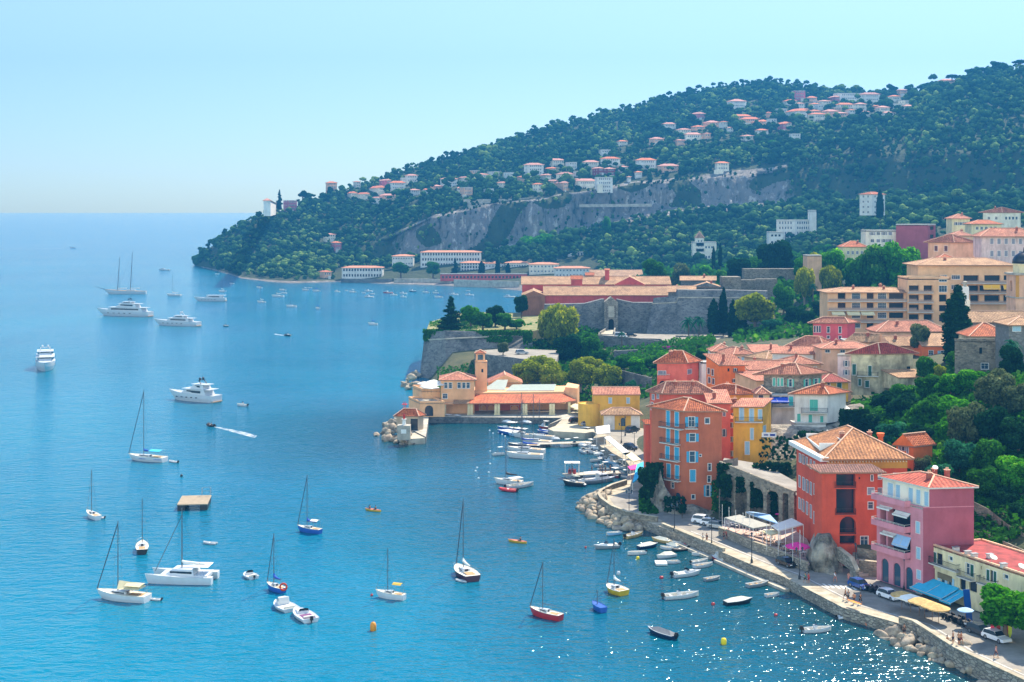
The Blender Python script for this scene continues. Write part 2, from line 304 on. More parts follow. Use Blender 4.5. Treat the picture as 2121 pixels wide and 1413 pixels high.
def fknots(u):
 return [(float(np.interp(u, FU, FA[:, k, 0])), float(np.interp(u, FU, FA[:, k, 1]))) for k in range(6)]
def fpoint(u, t):
 """t in 0..5 along the rows -> world point on the far hills (before fine relief)"""
 k = fknots(u); i = min(4, int(t)); a = t-i; s = a*a*(3-2*a) if i in (2,) else a
 Y = k[i][1]*(1-a)+k[i+1][1]*a
 za = Z_(*k[i]); zb = Z_(*k[i+1]); z = za*(1-s)+zb*s
 x = X_(u, Y); n = noise.fractal(Vector((x*.006, Y*.006, 0)), .8, 2, 4)*7*min(1, max(0, t-.6))
 if i == 2: n += noise.fractal(Vector((x*.05, 7, z*.022)), .8, 2.2, 5)*8; n += 6*noise.noise(Vector((x*.012, 3, z*.01)))
 return Vector((x, Y+n*(1.2 if i == 2 else .3), z+n*(.25 if i == 2 else .6)))
def fhit(u, v):
 """row parameter t where the picture row v falls on the far hills, and the point"""
 best = None
 for j in range(0, 251):
  p = fpoint(u, j/50); vv = CV+(H-p.z)*F/p.y
  if vv <= v: best = j/50; break
 t = 5. if best is None else best
 return t, fpoint(u, t)
def cliffness(u, t):
 if not (1.9 <= t <= 3.15): return 0
 c = np.interp(u, [740, 840, 900, 1620, 1650, 1720, 1870, 1900, 1950, 1990, 2060, 2090], [0, .9, 1, 1, .6, .5, .45, 0, 0, .5, .5, 0])
 c *= 1 if noise.noise(Vector((u*.013, t*1.6, 8))) < .22 else .35
 if u > 1640:
  n = noise.noise(Vector((u*.018, t*2.2, 3.1)))
  c = c*(1 if n > -.05 else .15)
  if u > 1940: c *= 1 if t < 2.6 else .2
 return float(c)
def far_hills():
 us = np.concatenate([np.arange(400, 780, 6), np.arange(780, 1700, 2.5), np.arange(1700, 2400, 6), np.arange(2400, 2801, 50)]); ts = np.concatenate([np.linspace(0, 2, 21), np.linspace(2.02, 3, 36), np.linspace(3.1, 5, 24)])
 V = []; rock = []
 nr = len(ts)+3
 for u in us:
  p0 = fpoint(u, 0); V.append((p0.x, p0.y-25, -6)); rock.append(1)
  for t in ts:
   p = fpoint(u, t); V.append(tuple(p)); rock.append(max(cliffness(u, t), 1. if t < .35 and u < 1150 else (0.5 if t < .8 and u < 1150 else 0)))
  p5 = fpoint(u, 5);
  for dy, dz in ((60, 8), (430, max(p5.z, 20))): V.append((p5.x*(p5.y+dy)/p5.y, p5.y+dy, p5.z-dz-4)); rock.append(0)
 nc = len(us); I = np.arange(nc*nr).reshape(nc, nr)
 Fq = np.stack([I[:-1, :-1], I[1:, :-1], I[1:, 1:], I[:-1, 1:]], -1).reshape(-1, 4)
 m = bpy.data.materials.new('hillside'); nt, N, L = nodes(m); MATS['hillside'] = m
 o = N.new('ShaderNodeOutputMaterial'); b = N.new('ShaderNodeBsdfPrincipled'); L.new(b.outputs[0], o.inputs[0]); b.inputs['Roughness'].default_value = .95
 g = N.new('ShaderNodeTexCoord'); at = N.new('ShaderNodeAttribute'); at.attribute_name = 'tone'
 def nz(sc, st, det=8, rough=.7):
  mp = N.new('ShaderNodeMapping'); mp.inputs['Scale'].default_value = st; L.new(g.outputs['Object'], mp.inputs[0])
  n = N.new('ShaderNodeTexNoise'); n.inputs['Scale'].default_value = sc; n.inputs['Detail'].default_value = det; n.inputs['Roughness'].default_value = rough; L.new(mp.outputs[0], n.inputs['Vector']); return n
 a = nz(.13, (1, 1, .2)); r = N.new('ShaderNodeValToRGB'); cr = r.color_ramp
 cr.elements[0].position = .34; cr.elements[0].color = (*lin('2c3424'), 1); cr.elements[1].position = .62; cr.elements[1].color = (*lin('c4beb4'), 1)
 e = cr.elements.new(.47); e.color = (*lin('8c867e'), 1); e = cr.elements.new(.56); e.color = (*lin('8a8076'), 1); L.new(a.outputs[0], r.inputs[0])
 c = nz(.05, (1, 1, 1)); r2 = N.new('ShaderNodeValToRGB'); r2.color_ramp.elements[0].color = (*lin('263418'), 1); r2.color_ramp.elements[1].color = (*lin('4c5a2c'), 1); L.new(c.outputs[0], r2.inputs[0])
 d = nz(.11, (1, 1, .6)); ad = N.new('ShaderNodeMath'); ad.operation = 'ADD'; L.new(d.outputs[0], ad.inputs[0]); L.new(at.outputs['Fac'], ad.inputs[1])
 r3 = N.new('ShaderNodeValToRGB'); r3.color_ramp.elements[0].position = .72; r3.color_ramp.elements[1].position = .86; sub = N.new('ShaderNodeMath'); sub.operation = 'MULTIPLY'; sub.inputs[1].default_value = .62; L.new(ad.outputs[0], sub.inputs[0]); L.new(sub.outputs[0], r3.inputs[0])
 mx = N.new('ShaderNodeMix'); mx.data_type = 'RGBA'; L.new(r3.outputs[0], mx.inputs['Factor']); L.new(r2.outputs[0], mx.inputs['A']); L.new(r.outputs[0], mx.inputs['B']); L.new(mx.outputs['Result'], b.inputs['Base Color'])
 f = nz(.16, (1, 1, .4)); bm = N.new('ShaderNodeBump'); bm.inputs['Distance'].default_value = 6.5; L.new(f.outputs[0], bm.inputs['Height']); L.new(bm.outputs[0], b.inputs['Normal'])
 tag(link('hills', npmesh('hills', V, Fq[:, ::-1], m, tone=rock, smooth=True)), kind='structure')
far_hills()
# near land heights
SHORE_PX = [(2121,1453),(1975,1382),(1890,1325),(1746,1283),(1621,1216),(1558,1192),(1400,1123),(1366,1110),(1330,1095),(1275,1083),(1243,1055),(1241,1034),(1297,1009),(1307,985),(1295,968),(1245,940),(1228,922),(1238,912),(1210,902),(1146,900),(1135,893),(1165,878),(888,876),(882,922),(822,920),(812,900),(838,870),(850,850),(858,800),(872,788),(880,735),(930,690),(1060,655),(1085,625),(1130,608)]
SHORE = [tuple(P(u, v, 0).xy) for u, v in SHORE_PX]
LAND = [(150, 150)]+SHORE+[(330, 1250), (900, 1250), (900, 100), (200, 100)]
CT = [(2121,1330,202,1.),(1930,1240,225,1.),(1820,1220,231,1.),(1690,1180,243,1.),(1500,1085,278,1.),(1420,1070,285,1.),(1350,1000,322,1.),(2300,1400,190,1.),
 (1300,1060,290,.8),(1260,1030,306,.8),(1290,960,346,.8),(1300,900,390,.8),(1240,890,400,.8),(1180,880,409,.8),(1330,880,400,.9),(1100,870,418,.8),(900,865,423,.8),(1000,850,440,1),(860,900,395,.5),(870,800,500,1.5),
 (1550,0,264,1.),(1640,0,262,1.),(1590,0,274,1.),(1690,0,262,1.5),(1500,0,292,8.),(1600,0,294,9.3),(1640,0,288,7),(1700,0,315,14.5),(1830,0,350,17),(1890,0,272,14),(2000,0,280,18),(2121,0,290,27),(2080,0,232,9),(2121,0,238,11),(2250,0,250,22),(2400,0,240,24),
 (1960,0,370,24),(2121,0,400,27),(1800,0,450,22),(1650,0,440,19),(1500,0,480,16),(1400,0,520,14),(1400,0,420,11),(1440,0,350,9),(1350,0,430,5),(1290,0,445,3.5),(1240,0,455,3),(1150,0,450,2.2),(1000,0,460,2),(1100,0,500,6.5),(1000,0,505,4),
 (1250,0,520,6),(1200,0,560,10),(1100,0,560,12),(1000,0,590,16),(920,0,590,17),(950,0,560,16),(1060,0,640,14),(1300,0,585,10),(1450,0,590,10),(1300,0,650,14),(1150,0,650,14),
 (1550,0,600,14),(1600,0,600,17),(1700,0,620,26),(1800,0,600,28),(1900,0,620,31),(2121,0,600,36),(2121,0,500,29),(1900,0,500,23),(1750,0,500,20),(1900,0,750,34),(2121,0,760,40),(1600,0,700,27),(1500,0,800,22),(1300,0,760,12),(1150,0,760,6),(1300,0,1000,12),(1500,0,1000,20),(1800,0,930,32),(2121,0,880,36),(2400,0,900,40),(2400,0,400,34),(2400,0,600,40),(1400,0,1100,18),(1700,0,1050,28),(2121,0,1050,50),(1200,0,1000,6),(1200,0,1150,4)]
_c = np.array([(X_(a[0], a[2]), a[2], a[3]) for a in CT]);
_K = np.sqrt(((_c[:, None, :2]-_c[None, :, :2])**2).sum(-1)); _n = len(_c)
_A = np.block([[-_K, np.ones((_n, 1)), _c[:, :2]/100], [np.ones((1, _n)), np.zeros((1, 3))], [_c[:, :2].T/100, np.zeros((2, 3))]])
_W = np.linalg.solve(_A, np.concatenate([_c[:, 2], [0, 0, 0]]))
def gz(x, y):
 r = np.sqrt((_c[:, 0]-x)**2+(_c[:, 1]-y)**2); return float(-r@_W[:_n]+_W[_n]+(x*_W[_n+1]+y*_W[_n+2])/100)
def gzv(x, y):
 r = np.sqrt((_c[None, :, 0]-x[:, None])**2+(_c[None, :, 1]-y[:, None])**2); return -r@_W[:_n]+_W[_n]+(x*_W[_n+1]+y*_W[_n+2])/100
def inside(px, py, poly):
 poly = np.array(poly); x0, y0 = poly[:, 0], poly[:, 1]; x1, y1 = np.roll(x0, -1), np.roll(y0, -1)
 c = ((y0[None] > py[:, None]) != (y1[None] > py[:, None])) & (px[:, None] < (x1-x0)[None]*(py[:, None]-y0[None])/((y1-y0)[None]+1e-12)+x0[None]); return c.sum(1) % 2 == 1
def sdist(px, py, poly):
 """distance to the polyline"""
 a = np.array(poly); d = np.full(len(px), 1e9)
 for (ax, ay), (bx, by) in zip(a[:-1], a[1:]):
  L2 = (bx-ax)**2+(by-ay)**2+1e-9; t = np.clip(((px-ax)*(bx-ax)+(py-ay)*(by-ay))/L2, 0, 1); d = np.minimum(d, np.hypot(px-ax-t*(bx-ax), py-ay-t*(by-ay)))
 return d
def near_ground():
 xs = np.arange(-110, 620, 4.); ys = np.arange(150, 1200, 4.); XX, YY = np.meshgrid(xs, ys, indexing='ij'); px, py = XX.ravel(), YY.ravel()
 z = np.concatenate([gzv(px[i:i+4000], py[i:i+4000]) for i in range(0, len(px), 4000)])
 ins = inside(px, py, LAND); d = sdist(px, py, SHORE); s = np.where(ins, d, -d)
 far = (px > 40) & (py > 900)
 low = [(85, 140)]+SHORE[:19]+[(X_(u, Y), Y) for u, Y in ((1300, 400), (1345, 335), (1368, 300), (1420, 304), (1489, 299), (1500, 284), (1560, 280), (1645, 271), (1700, 258), (1770, 245), (1830, 241), (1935, 233))]+[(77, 226), (90, 190), (92, 140)]
 z = np.where(inside(px, py, low), np.minimum(z, 1.), z)
 k = np.clip((s-2)/9, 0, 1); z = np.where(ins | far, z*k-(1-k)*1.5, np.maximum(-6, -1.5+s*.5)); z = np.where(ins & (s > 11), np.maximum(z, .4), z)
 z += np.array([noise.noise(Vector((a*.06, b*.06, 0))) for a, b in zip(px, py)])*.5*np.clip((z-3)/6, 0, 1)
 V = np.stack([px, py, z], 1); nx, ny = len(xs), len(ys); I = np.arange(nx*ny).reshape(nx, ny); Fq = np.stack([I[:-1, :-1], I[1:, :-1], I[1:, 1:], I[:-1, 1:]], -1).reshape(-1, 4)
 keep = (z[Fq].max(1) > -5.5); Fq = Fq[keep]
 m = mat('ground_soil', '4c4c2e', .95, hex2='2c3a1c', sc=.12, bump=.3, bsc=1.5)
 tag(link('ground', npmesh('ground', V, Fq, m, smooth=True)), kind='structure')
near_ground()
def sea():
 wm = water()
 def sheet(name, xs, ys):
  XX, YY = np.meshgrid(xs, ys, indexing='ij'); px, py = XX.ravel(), YY.ravel()
  d = sdist(px, py, SHORE); sh = np.clip(1-d/62, 0, 1)**.8*np.clip((500-py)/70, 0, 1)
  far_d = sdist(px, py, [tuple(fpoint(u, 0).xy) for u in range(480, 1130, 40)]); sh = np.maximum(sh, .5*np.clip(1-far_d/50, 0, 1))
  V = np.stack([px, py, 0*px], 1); nx, ny = len(xs), len(ys); I = np.arange(nx*ny).reshape(nx, ny); Fq = np.stack([I[:-1, :-1], I[1:, :-1], I[1:, 1:], I[:-1, 1:]], -1).reshape(-1, 4)
  me = npmesh(name, V, Fq, wm); a = me.attributes.new('shallow', 'FLOAT', 'POINT'); a.data.foreach_set('value', sh.astype(np.float32)); tag(link(name, me), kind='structure')  # attribute holds how strongly the darkened shore colour is mixed in
 sheet('sea', np.concatenate([np.linspace(-1098, -260, 30), np.arange(-250, 300, 5.), np.linspace(305, 1298, 25)]), np.concatenate([np.linspace(-58, 95, 8), np.arange(100, 700, 5.), np.geomspace(700, 2648, 40)]))
 sheet('sea', np.linspace(-60000, 60000, 30), np.geomspace(2652, 90000, 40))
sea()
# foliage builders
def ico(sub):
 import bmesh
 b = bmesh.new(); bmesh.ops.create_icosphere(b, subdivisions=sub, radius=1); v = np.array([x.co[:] for x in b.verts]); f = np.array([[q.index for q in x.verts] for x in b.faces]); b.free(); return v, f
ICO1 = ico(1); ICO2 = ico(2)
def blobs(centers, radii, tones, base=ICO1, jit=.28, flat=.8):
 """many small lumpy blobs merged: the masses of leaves in crowns"""
 bv, bf = base; n = len(centers); k = len(bv)
 V = np.repeat(bv[None], n, 0)*(1+rng.uniform(-jit, jit, (n, k, 1)))
 a = rng.uniform(0, 6.28, n); c, s = np.cos(a)[:, None], np.sin(a)[:, None]; X = V[..., 0]*c-V[..., 1]*s; Yy = V[..., 0]*s+V[..., 1]*c; V = np.stack([X, Yy, V[..., 2]*flat], -1)
 V = V*np.asarray(radii)[:, None, None]+np.asarray(centers)[:, None]
 Fc = (bf[None]+(np.arange(n)*k)[:, None, None]).reshape(-1, 3)
 T = np.repeat(np.asarray(tones)[:, None], k, 1)+rng.uniform(-.08, .08, (n, k))
 return V.reshape(-1, 3), Fc, T.reshape(-1)
def forest():
 pts = [];
 ucells = np.arange(404, 2420, 1.0)
 for u in ucells:
  k = fknots(u)
  for i in range(5):
   Y0, Y1 = k[i][1], k[i+1][1]; wdt = (Y0+Y1)/2/F; dz = abs(Z_(*k[i])-Z_(*k[i+1])); area = wdt*math.hypot(Y1-Y0, dz*.7)
   if i == 0: area *= .5
   n = rng.poisson(area/ (24. if i < 4 else 32.))
   for _ in range(n):
    t = i+rng.uniform(); cl = cliffness(u, t)
    if cl > 0 and rng.uniform() < cl*.72: continue
    if t < .45 and 400 < u < 1150: continue
    if (t < 1.6 and 690 < u < 1010) or (t < 1.25 and 690 < u < 1240): continue
    pts.append((u+rng.uniform(-.5, .5), t, cl))
 C = []; Rr = []; T = []
 for u, t, cl in pts:
  p = fpoint(u, t); big = noise.noise(Vector((p.x*.012, p.y*.012, 5)))
  r = min(6.5, 2.7*math.exp(rng.normal(0, .34)))*(1+.3*big)*(.5 if cl > .3 else 1)
  if VILLAS_CLEAR(u, t): continue
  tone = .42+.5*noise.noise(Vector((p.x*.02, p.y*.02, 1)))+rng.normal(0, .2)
  if 560 < u < 700 and t < 2.3: tone += .25
  pine = rng.uniform() < .35 and cl < .2; hgt = r*(1.7 if pine else .9)
  nb = 7
  for j in range(nb):
   a = rng.uniform(0, 6.28); e = rng.uniform(0, 1)**.7; rr = r*.62*e; up = (1-e*e)*(.35 if pine else .8)*r
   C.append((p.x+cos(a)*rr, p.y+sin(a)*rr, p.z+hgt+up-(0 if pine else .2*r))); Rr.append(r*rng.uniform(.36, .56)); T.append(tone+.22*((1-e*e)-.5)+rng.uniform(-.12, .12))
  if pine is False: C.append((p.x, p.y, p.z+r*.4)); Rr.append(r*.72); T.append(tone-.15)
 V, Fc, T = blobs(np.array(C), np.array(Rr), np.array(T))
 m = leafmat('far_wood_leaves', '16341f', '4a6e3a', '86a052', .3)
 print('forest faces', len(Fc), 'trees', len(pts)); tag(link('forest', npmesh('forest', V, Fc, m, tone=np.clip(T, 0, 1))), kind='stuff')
# building helpers
M_DARK = mat('dark_glass', '1c2a36', .12, 0); M_GLASS = mat('window_glass', '3a5566', .08, 0); M_WHITE = mat('white_paint', 'e4e2da', .6, .05, 2); M_WHITE2 = mat('off_white', 'd2cdc0', .7, .08, 1)
M_DARKIN = mat('dark_interior', '1a1c1e', .9, 0); M_IRON = mat('dark_iron', '26292c', .5, 0); M_STEEL = mat('grey_steel', '8b9196', .4, .05, metal=.6); M_WOOD = mat('weathered_wood', '8a6a4a', .8, .2, 3)
T_OR = tiles('tiles_orange', 'cc6434', '8e4426', 'ec8a50'); T_PK = tiles('tiles_pink', 'c8785a', '8e5440', 'e6a07c'); T_BG = tiles('tiles_sand', 'c49468', '8c6a4a', 'deb488'); T_OC = tiles('tiles_ochre', 'c07c48', '86522e', 'e09c60', rib=.6); T_BR = tiles('tiles_brown', '86584a', '5c3c34', 'a4705c'); T_RD = tiles('tiles_red', 'b2483c', '8c322c', 'cc604c', rib=.5)
M_RIDGE = mat('ridge_mortar', 'dcae90', .9, .1, 2); M_EAVE = mat('eave_timber', '9a7458', .9, .1, 2); M_CHIM = mat('chimney_brick', 'a8604a', .9, .2, 3)
S_WALL = stone('stone_rubble', 'a89c86', '6e675a', 1.5); S_CIT = stone('stone_citadel', '8f8c84', '5f6062', 1.1, mortar='85837c', st=(1, 1, 1.8), grime='34393a', gr=.75); S_ASH = stone('stone_ashlar', 'b4aa98', '8c8474', 1.3, mortar='77706a', st=(.8, .8, 2.), grime='544e40', gr=.35)
S_ROCK = mat('rock_face', 'a49a88', .95, hex2='4a463c', sc=.35, bump=.8, bsc=1.1)
BLUE = mat('shutter_blue', '3fa0c4', .6, .08, 3); AQUA = mat('shutter_aqua', '58b8a0', .6, .1, 3); GRN = mat('shutter_green', '1f5a48', .6, .1, 3); PALE = mat('shutter_pale', '9fc4d4', .6, .06, 3); GREY = mat('shutter_grey', '8d8f98', .6, .08, 3); BRN = mat('shutter_brown', '6a3a34', .6, .08, 3); CYAN = mat('shutter_cyan', '49c4c4', .6, .06, 3)
def foot(uL, uC, uR, Y, aR=5, aL=None):
 """plan of a building from the picture columns of its left end, near corner and right end"""
 if aL is None: aL = 90-aR
 a, l = R(aR), R(aL); C = Vector((X_(uC, Y), Y)); tR, tL = (uR-CU)/F, (uL-CU)/F
 w = (tR*C.y-C.x)/(cos(a)-tR*sin(a))
 if aL >= 80 and uC-uL <= 10: Rr = C+w*Vector((cos(a), sin(a))); n = Vector((-sin(a), cos(a))); return [C, Rr, Rr+n, C+n]
 d = (C.x-tL*C.y)/(cos(l)+tL*sin(l))
 Rr = C+w*Vector((cos(a), sin(a))); Lf = C+d*Vector((-cos(l), sin(l))); return [C, Rr, Rr+Lf-C, Lf]
def deepen(ft, d):
 """make the plan at least d metres deep behind its right-hand face"""
 C, Rr, B, L = ft; v = (L-C);
 n = Vector((-(Rr-C).y, (Rr-C).x)).normalized()
 if v.length < d: v = v.normalized()*d if v.length > .5 else n*d; return [C, Rr, Rr+v, C+v]
 return ft
def fcoord(A, B, u, v):
 """picture point -> (distance from A along the wall AB, height)"""
 t = (u-CU)/F; d = (B-A); n = Vector((d.y, -d.x)); Y = (A.dot(n))/(t*n.x+n.y); p = Vector((t*Y, Y)); return (p-A).dot(d.normalized()), Z_(v, Y)
def wallface(mb, A, B, z0, z1, holes, mi=0, depth=.22, rmi=None):
 d = (B-A); Ln = d.length; d = d/Ln; n = Vector((d.y, -d.x)); rmi = mi if rmi is None else rmi
 def pt(s, z, o=0.): p = A+d*s-n*o; return (p.x, p.y, z)
 hs = []
 for h in holes:
  s0, s1, h0, h1, ar = h[:5]; s0 = max(.06, s0); s1 = min(Ln-.06, s1); h0 = max(z0+.02, h0); h1 = min(z1-.06, h1)
  if s1-s0 > .15 and h1-h0 > .15: hs.append((s0, s1, h0, h1, ar, h[5] if len(h) > 5 else depth))
 S_ = sorted({0., Ln, *[x for h in hs for x in h[:2]]}); Zs = sorted({z0, z1, *[x for h in hs for x in h[2:4]]})
 for a, b in zip(S_[:-1], S_[1:]):
  if b-a < 1e-4: continue
  for c, e in zip(Zs[:-1], Zs[1:]):
   if e-c < 1e-4: continue
   ms, mz = (a+b)/2, (c+e)/2
   if any(h[0] < ms < h[1] and h[2] < mz < h[3] for h in hs): continue
   mb.face([pt(a, c), pt(b, c), pt(b, e), pt(a, e)], mi)
 for s0, s1, h0, h1, ar, dp in hs:
  if ar:
   r = (s1-s0)/2; sp = h1-r if h1-r > h0 else h0+.01; k = 10; arc = [((s0+s1)/2-r*cos(pi*i/k), sp+(h1-sp)*sin(pi*i/k)) for i in range(k+1)]
   for i in range(k):
    (a, za), (b, zb) = arc[i], arc[i+1]
    mb.face([pt(a, za), pt(b, zb), pt(b, h1), pt(a, h1)] if abs(zb-h1) > 1e-6 and abs(za-h1) > 1e-6 else ([pt(a, za), pt(b, zb), pt(a, h1)] if abs(zb-h1) < 1e-6 else [pt(a, za), pt(b, zb), pt(b, h1)]), mi)
    mb.face([pt(a, za), pt(a, za, dp), pt(b, zb, dp), pt(b, zb)], rmi)
   side = [(s0, h0, s0, sp), (s1, sp, s1, h0)]
  else: side = [(s0, h0, s0, h1), (s0, h1, s1, h1), (s1, h1, s1, h0)]
  for a, za, b, zb in side+[(s1, h0, s0, h0)]: mb.face([pt(a, za), pt(a, za, dp), pt(b, zb, dp), pt(b, zb)], rmi)
 return hs
WC = {}
def win_mesh(kind, w, h, sh, dp):
 """window, shutter meshes; x along the wall, y inward, z up from the sill; origin at the hole's bottom centre"""
 key = (kind, round(w, 1), round(h, 1), sh.name if sh else '', round(dp, 1))
 if key in WC: return WC[key]
 w, h = max(.3, round(w, 1)), max(.3, round(h, 1)); mb = MB(); out = {}
 trim = .09 if kind in ('sq', 'op', 'sh', 'gl', 'fr') else 0
 if kind not in ('dk', 'lg'):
  mb.face([(-w/2, dp-.05, 0), (w/2, dp-.05, 0), (w/2, dp-.05, h), (-w/2, dp-.05, h)], 0)
  if w > .5 and h > .5:
   f = .06
   for x in (-w/2+f/2, w/2-f/2): mb.box((x, dp-.08, h/2), (f, .06, h), mi=1)
   for z in (f/2, h-f/2): mb.box((0, dp-.08, z), (w-2*f, .06, f), mi=1)
   for k in range(1, max(1, int(round(w/.75)))): mb.box((-w/2+k*w/max(1, int(round(w/.75))), dp-.085, h/2), (.05, .05, h-2*f), mi=1)
   if h > 1.1: mb.box((0, dp-.085, h*.62), (w-2*f, .045, .04), mi=1)
 else: mb.face([(-w/2, dp-.02, 0), (w/2, dp-.02, 0), (w/2, dp-.02, h), (-w/2, dp-.02, h)], 0)
 if trim:
  for x in (-w/2-trim/2, w/2+trim/2): mb.box((x, -.01, h/2), (trim, .05, h+2*trim), mi=1)
  for z in (-trim/2, h+trim/2): mb.box((0, -.01, z), (w, .05, trim), mi=1)
 out['win'] = mb.mesh('window', [M_GLASS if kind in ('gl', 'op', 'sq', 'lg', 'fr') else M_DARK, M_WHITE])
 if kind == 'sh' or kind == 'op':
  s = MB(); lw = w/2-.02
  s.box((0, 0, h/2), (lw, .05, h-.04))
  for k in range(3): s.box((0, -.033, .12+k*(h-.24)/2), (lw-.04, .016, .06), mi=0)
  out['shut'] = s.mesh('shutter', [sh]); out['lw'] = lw
 WC[key] = out; return out
def place_window(par, off, A, B, s0, s1, z0, z1, kind, sh, dp, small=False, name='window'):
 d = (B-A).normalized(); n = Vector((d.y, -d.x)); th = atan2(d.y, d.x); w, h = s1-s0, z1-z0; q = win_mesh(kind, w, h, sh, dp); p = A+d*(s0+s1)/2
 o = link(name, q['win'], par, (p.x-off.x, p.y-off.y, z0-off.z), (0, 0, th), (w/max(.3, round(w, 1)), 1, h/max(.3, round(h, 1))))
 if 'shut' in q:
  lw = q['lw']
  for sd in (-1, 1):
   if kind == 'sh': link('shutter', q['shut'], o, (sd*(lw/2+.01), .05, 0))
   else: link('shutter', q['shut'], o, (sd*(w/2+lw/2+.1), -.06, 0))
 return o
def roofmesh(mb, quad, z, kind='hip', rise=2., over=.5, axis=None, a=None, th=.22, ridge=True):
 """mats: 0 tiles, 1 eave, 2 ridge. quad counterclockwise"""
 c = sum(quad, Vector((0, 0)))/4; n = 4; q = []
 for i in range(4):
  p, pr, nx = quad[i], quad[i-1], quad[(i+1) % 4]; e1 = (p-pr).normalized(); e2 = (nx-p).normalized(); q.append(p+(e1-e2)*over*min(2, 1/max(.5, abs(e1.x*e2.y-e1.y*e2.x))))
 zt = z+.02; zb = z-th
 for i in range(4):
  a_, b_ = q[i], q[(i+1) % 4]
  if kind != 'shed': mb.face([(a_.x, a_.y, zb), (b_.x, b_.y, zb), (b_.x, b_.y, zt), (a_.x, a_.y, zt)], 1)
 if kind != 'shed': mb.face([(p.x, p.y, zb) for p in q[::-1]], 1)
 def fc(ids, apx=None):
  P3 = [Vector(x) for x in ids]; e = (P3[1]-P3[0]); ev = e.normalized(); nn = e.cross(P3[-1]-P3[0]).normalized(); up = nn.cross(ev); mb.face(P3, 0, [((x-P3[0]).dot(ev), (x-P3[0]).dot(up)) for x in P3])
 def v3(p, zz): return Vector((p.x, p.y, zz))
 if kind in ('hip', 'gable'):
  L0, L1 = (q[1]-q[0]).length, (q[2]-q[1]).length; ax = axis if axis is not None else (0 if L0 >= L1 else 1)
  k = q if ax == 0 else q[1:]+q[:1]; ln = (k[1]-k[0]).length; sh = (k[2]-k[1]).length
  f = 0 if kind == 'gable' else (a if a is not None else min(.5, .5*sh/ln)); m1 = (k[1]+k[2])/2; m0 = (k[3]+k[0])/2; r0 = v3(m0+(m1-m0)*f, z+rise); r1 = v3(m1-(m1-m0)*f, z+rise)
  K = [v3(p, zt) for p in k]
  if (r0-r1).length < .3: r0 = r1 = (r0+r1)/2
  if kind == 'hip' and (r0-r1).length < .3:
   for i in range(4): fc([K[i], K[(i+1) % 4], r0])
  else:
   fc([K[0], K[1], r1, r0]); fc([K[2], K[3], r0, r1])
   if kind == 'hip': fc([K[1], K[2], r1]); fc([K[3], K[0], r0])
   else:
    mb.face([K[1], K[2], r1], 3); mb.face([K[3], K[0], r0], 3)
  if ridge:
   mb.bar(r0+Vector((0, 0, .04)), r1+Vector((0, 0, .04)), .3, .16, 2)
   if kind == 'hip':
    for i, r_ in ((0, r0), (1, r1), (2, r1), (3, r0)): mb.bar(K[i]+Vector((0, 0, .05)), r_+Vector((0, 0, .05)), .26, .14, 2)
  return r0, r1
 if kind == 'shed':      # low along edge 0-1 (or 'axis' edge), high opposite
  k = q[axis or 0:]+q[:axis or 0]; K = [v3(k[0], zt), v3(k[1], zt), v3(k[2], zt+rise), v3(k[3], zt+rise)]; fc(K)
  B_ = [p-Vector((0, 0, th)) for p in K]; mb.face(B_[::-1], 1)
  for i in range(4): mb.face([B_[i], B_[(i+1) % 4], K[(i+1) % 4], K[i]], 1)
  return K[3], K[2]
def chimney(par, off, p, z, h=1.6, w=.7, m=None, rz=.3):
 mb = MB(); mb.box((0, 0, h/2-.7), (w, w*.8, h+1.4), rz, 0); mb.box((0, 0, h+.05), (w+.2, w*.8+.2, .12), rz, 1)
 for s in (-1, 1): mb.lathe([(.12, 0), (.1, .35)], 6, (s*w*.22*cos(rz), s*w*.22*sin(rz), h+.1), 1)
 return mb.build('chimney', [m or M_CHIM, M_RIDGE], par, (p[0]-off.x, p[1]-off.y, z-off.z))
def balcony(par, off, A, B, s0, s1, z, dep=1.1, style='iron', m=None, h=1.0):
 d = (B-A).normalized(); n = Vector((d.y, -d.x)); th = atan2(d.y, d.x); w = s1-s0; p = A+d*(s0+s1)/2; mb = MB(); mm = m or M_WHITE2
 if style == 'solid':
  mb.box((0, -dep/2, -.1), (w, dep, .2)); mb.box((0, -dep+.06, h*.35), (w, .12, h*.7-.002))
  for s in (-1, 1): mb.box((s*(w/2-.06), -dep/2+.06, h*.35), (.12, dep-.122, h*.7-.002))
  b = mb.build('balcony', mm, par, (p.x-off.x, p.y-off.y, z-off.z), (0, 0, th)); r = MB()
  for zz in (h*.85, h): r.bar((-w/2+.05, -dep+.06, zz), (w/2-.05, -dep+.06, zz), .05)
  for k in range(int(w/1.5)+2): x = -w/2+.06+k*(w-.12)/(int(w/1.5)+1); r.bar((x, -dep+.06, h*.7), (x, -dep+.06, h), .04)
  for s in (-1, 1): r.bar((s*(w/2-.06), -dep+.06, h), (s*(w/2-.06), 0, h), .05)
  r.build('railing', M_WHITE2, b)
 else:
  mb.box((0, -dep/2, -.09), (w, dep, .18)); b = mb.build('balcony', mm, par, (p.x-off.x, p.y-off.y, z-off.z), (0, 0, th)); r = MB(); mi = M_IRON
  for zz in (.08, h): r.bar((-w/2+.04, -dep+.05, zz), (w/2-.04, -dep+.05, zz), .05)
  k = int(w/.22)
  for i in range(k+1): x = -w/2+.04+i*(w-.08)/max(1, k); r.bar((x, -dep+.05, 0), (x, -dep+.05, h), .03)
  for s in (-1, 1):
   r.bar((s*(w/2-.04), -dep+.05, h), (s*(w/2-.04), 0, h), .05)
   for i in range(4): y = -dep+.05+i*(dep-.1)/4; r.bar((s*(w/2-.04), y, 0), (s*(w/2-.04), y, h), .03)
  r.build('railing', mi if style == 'iron' else M_WHITE2, b)
 return b
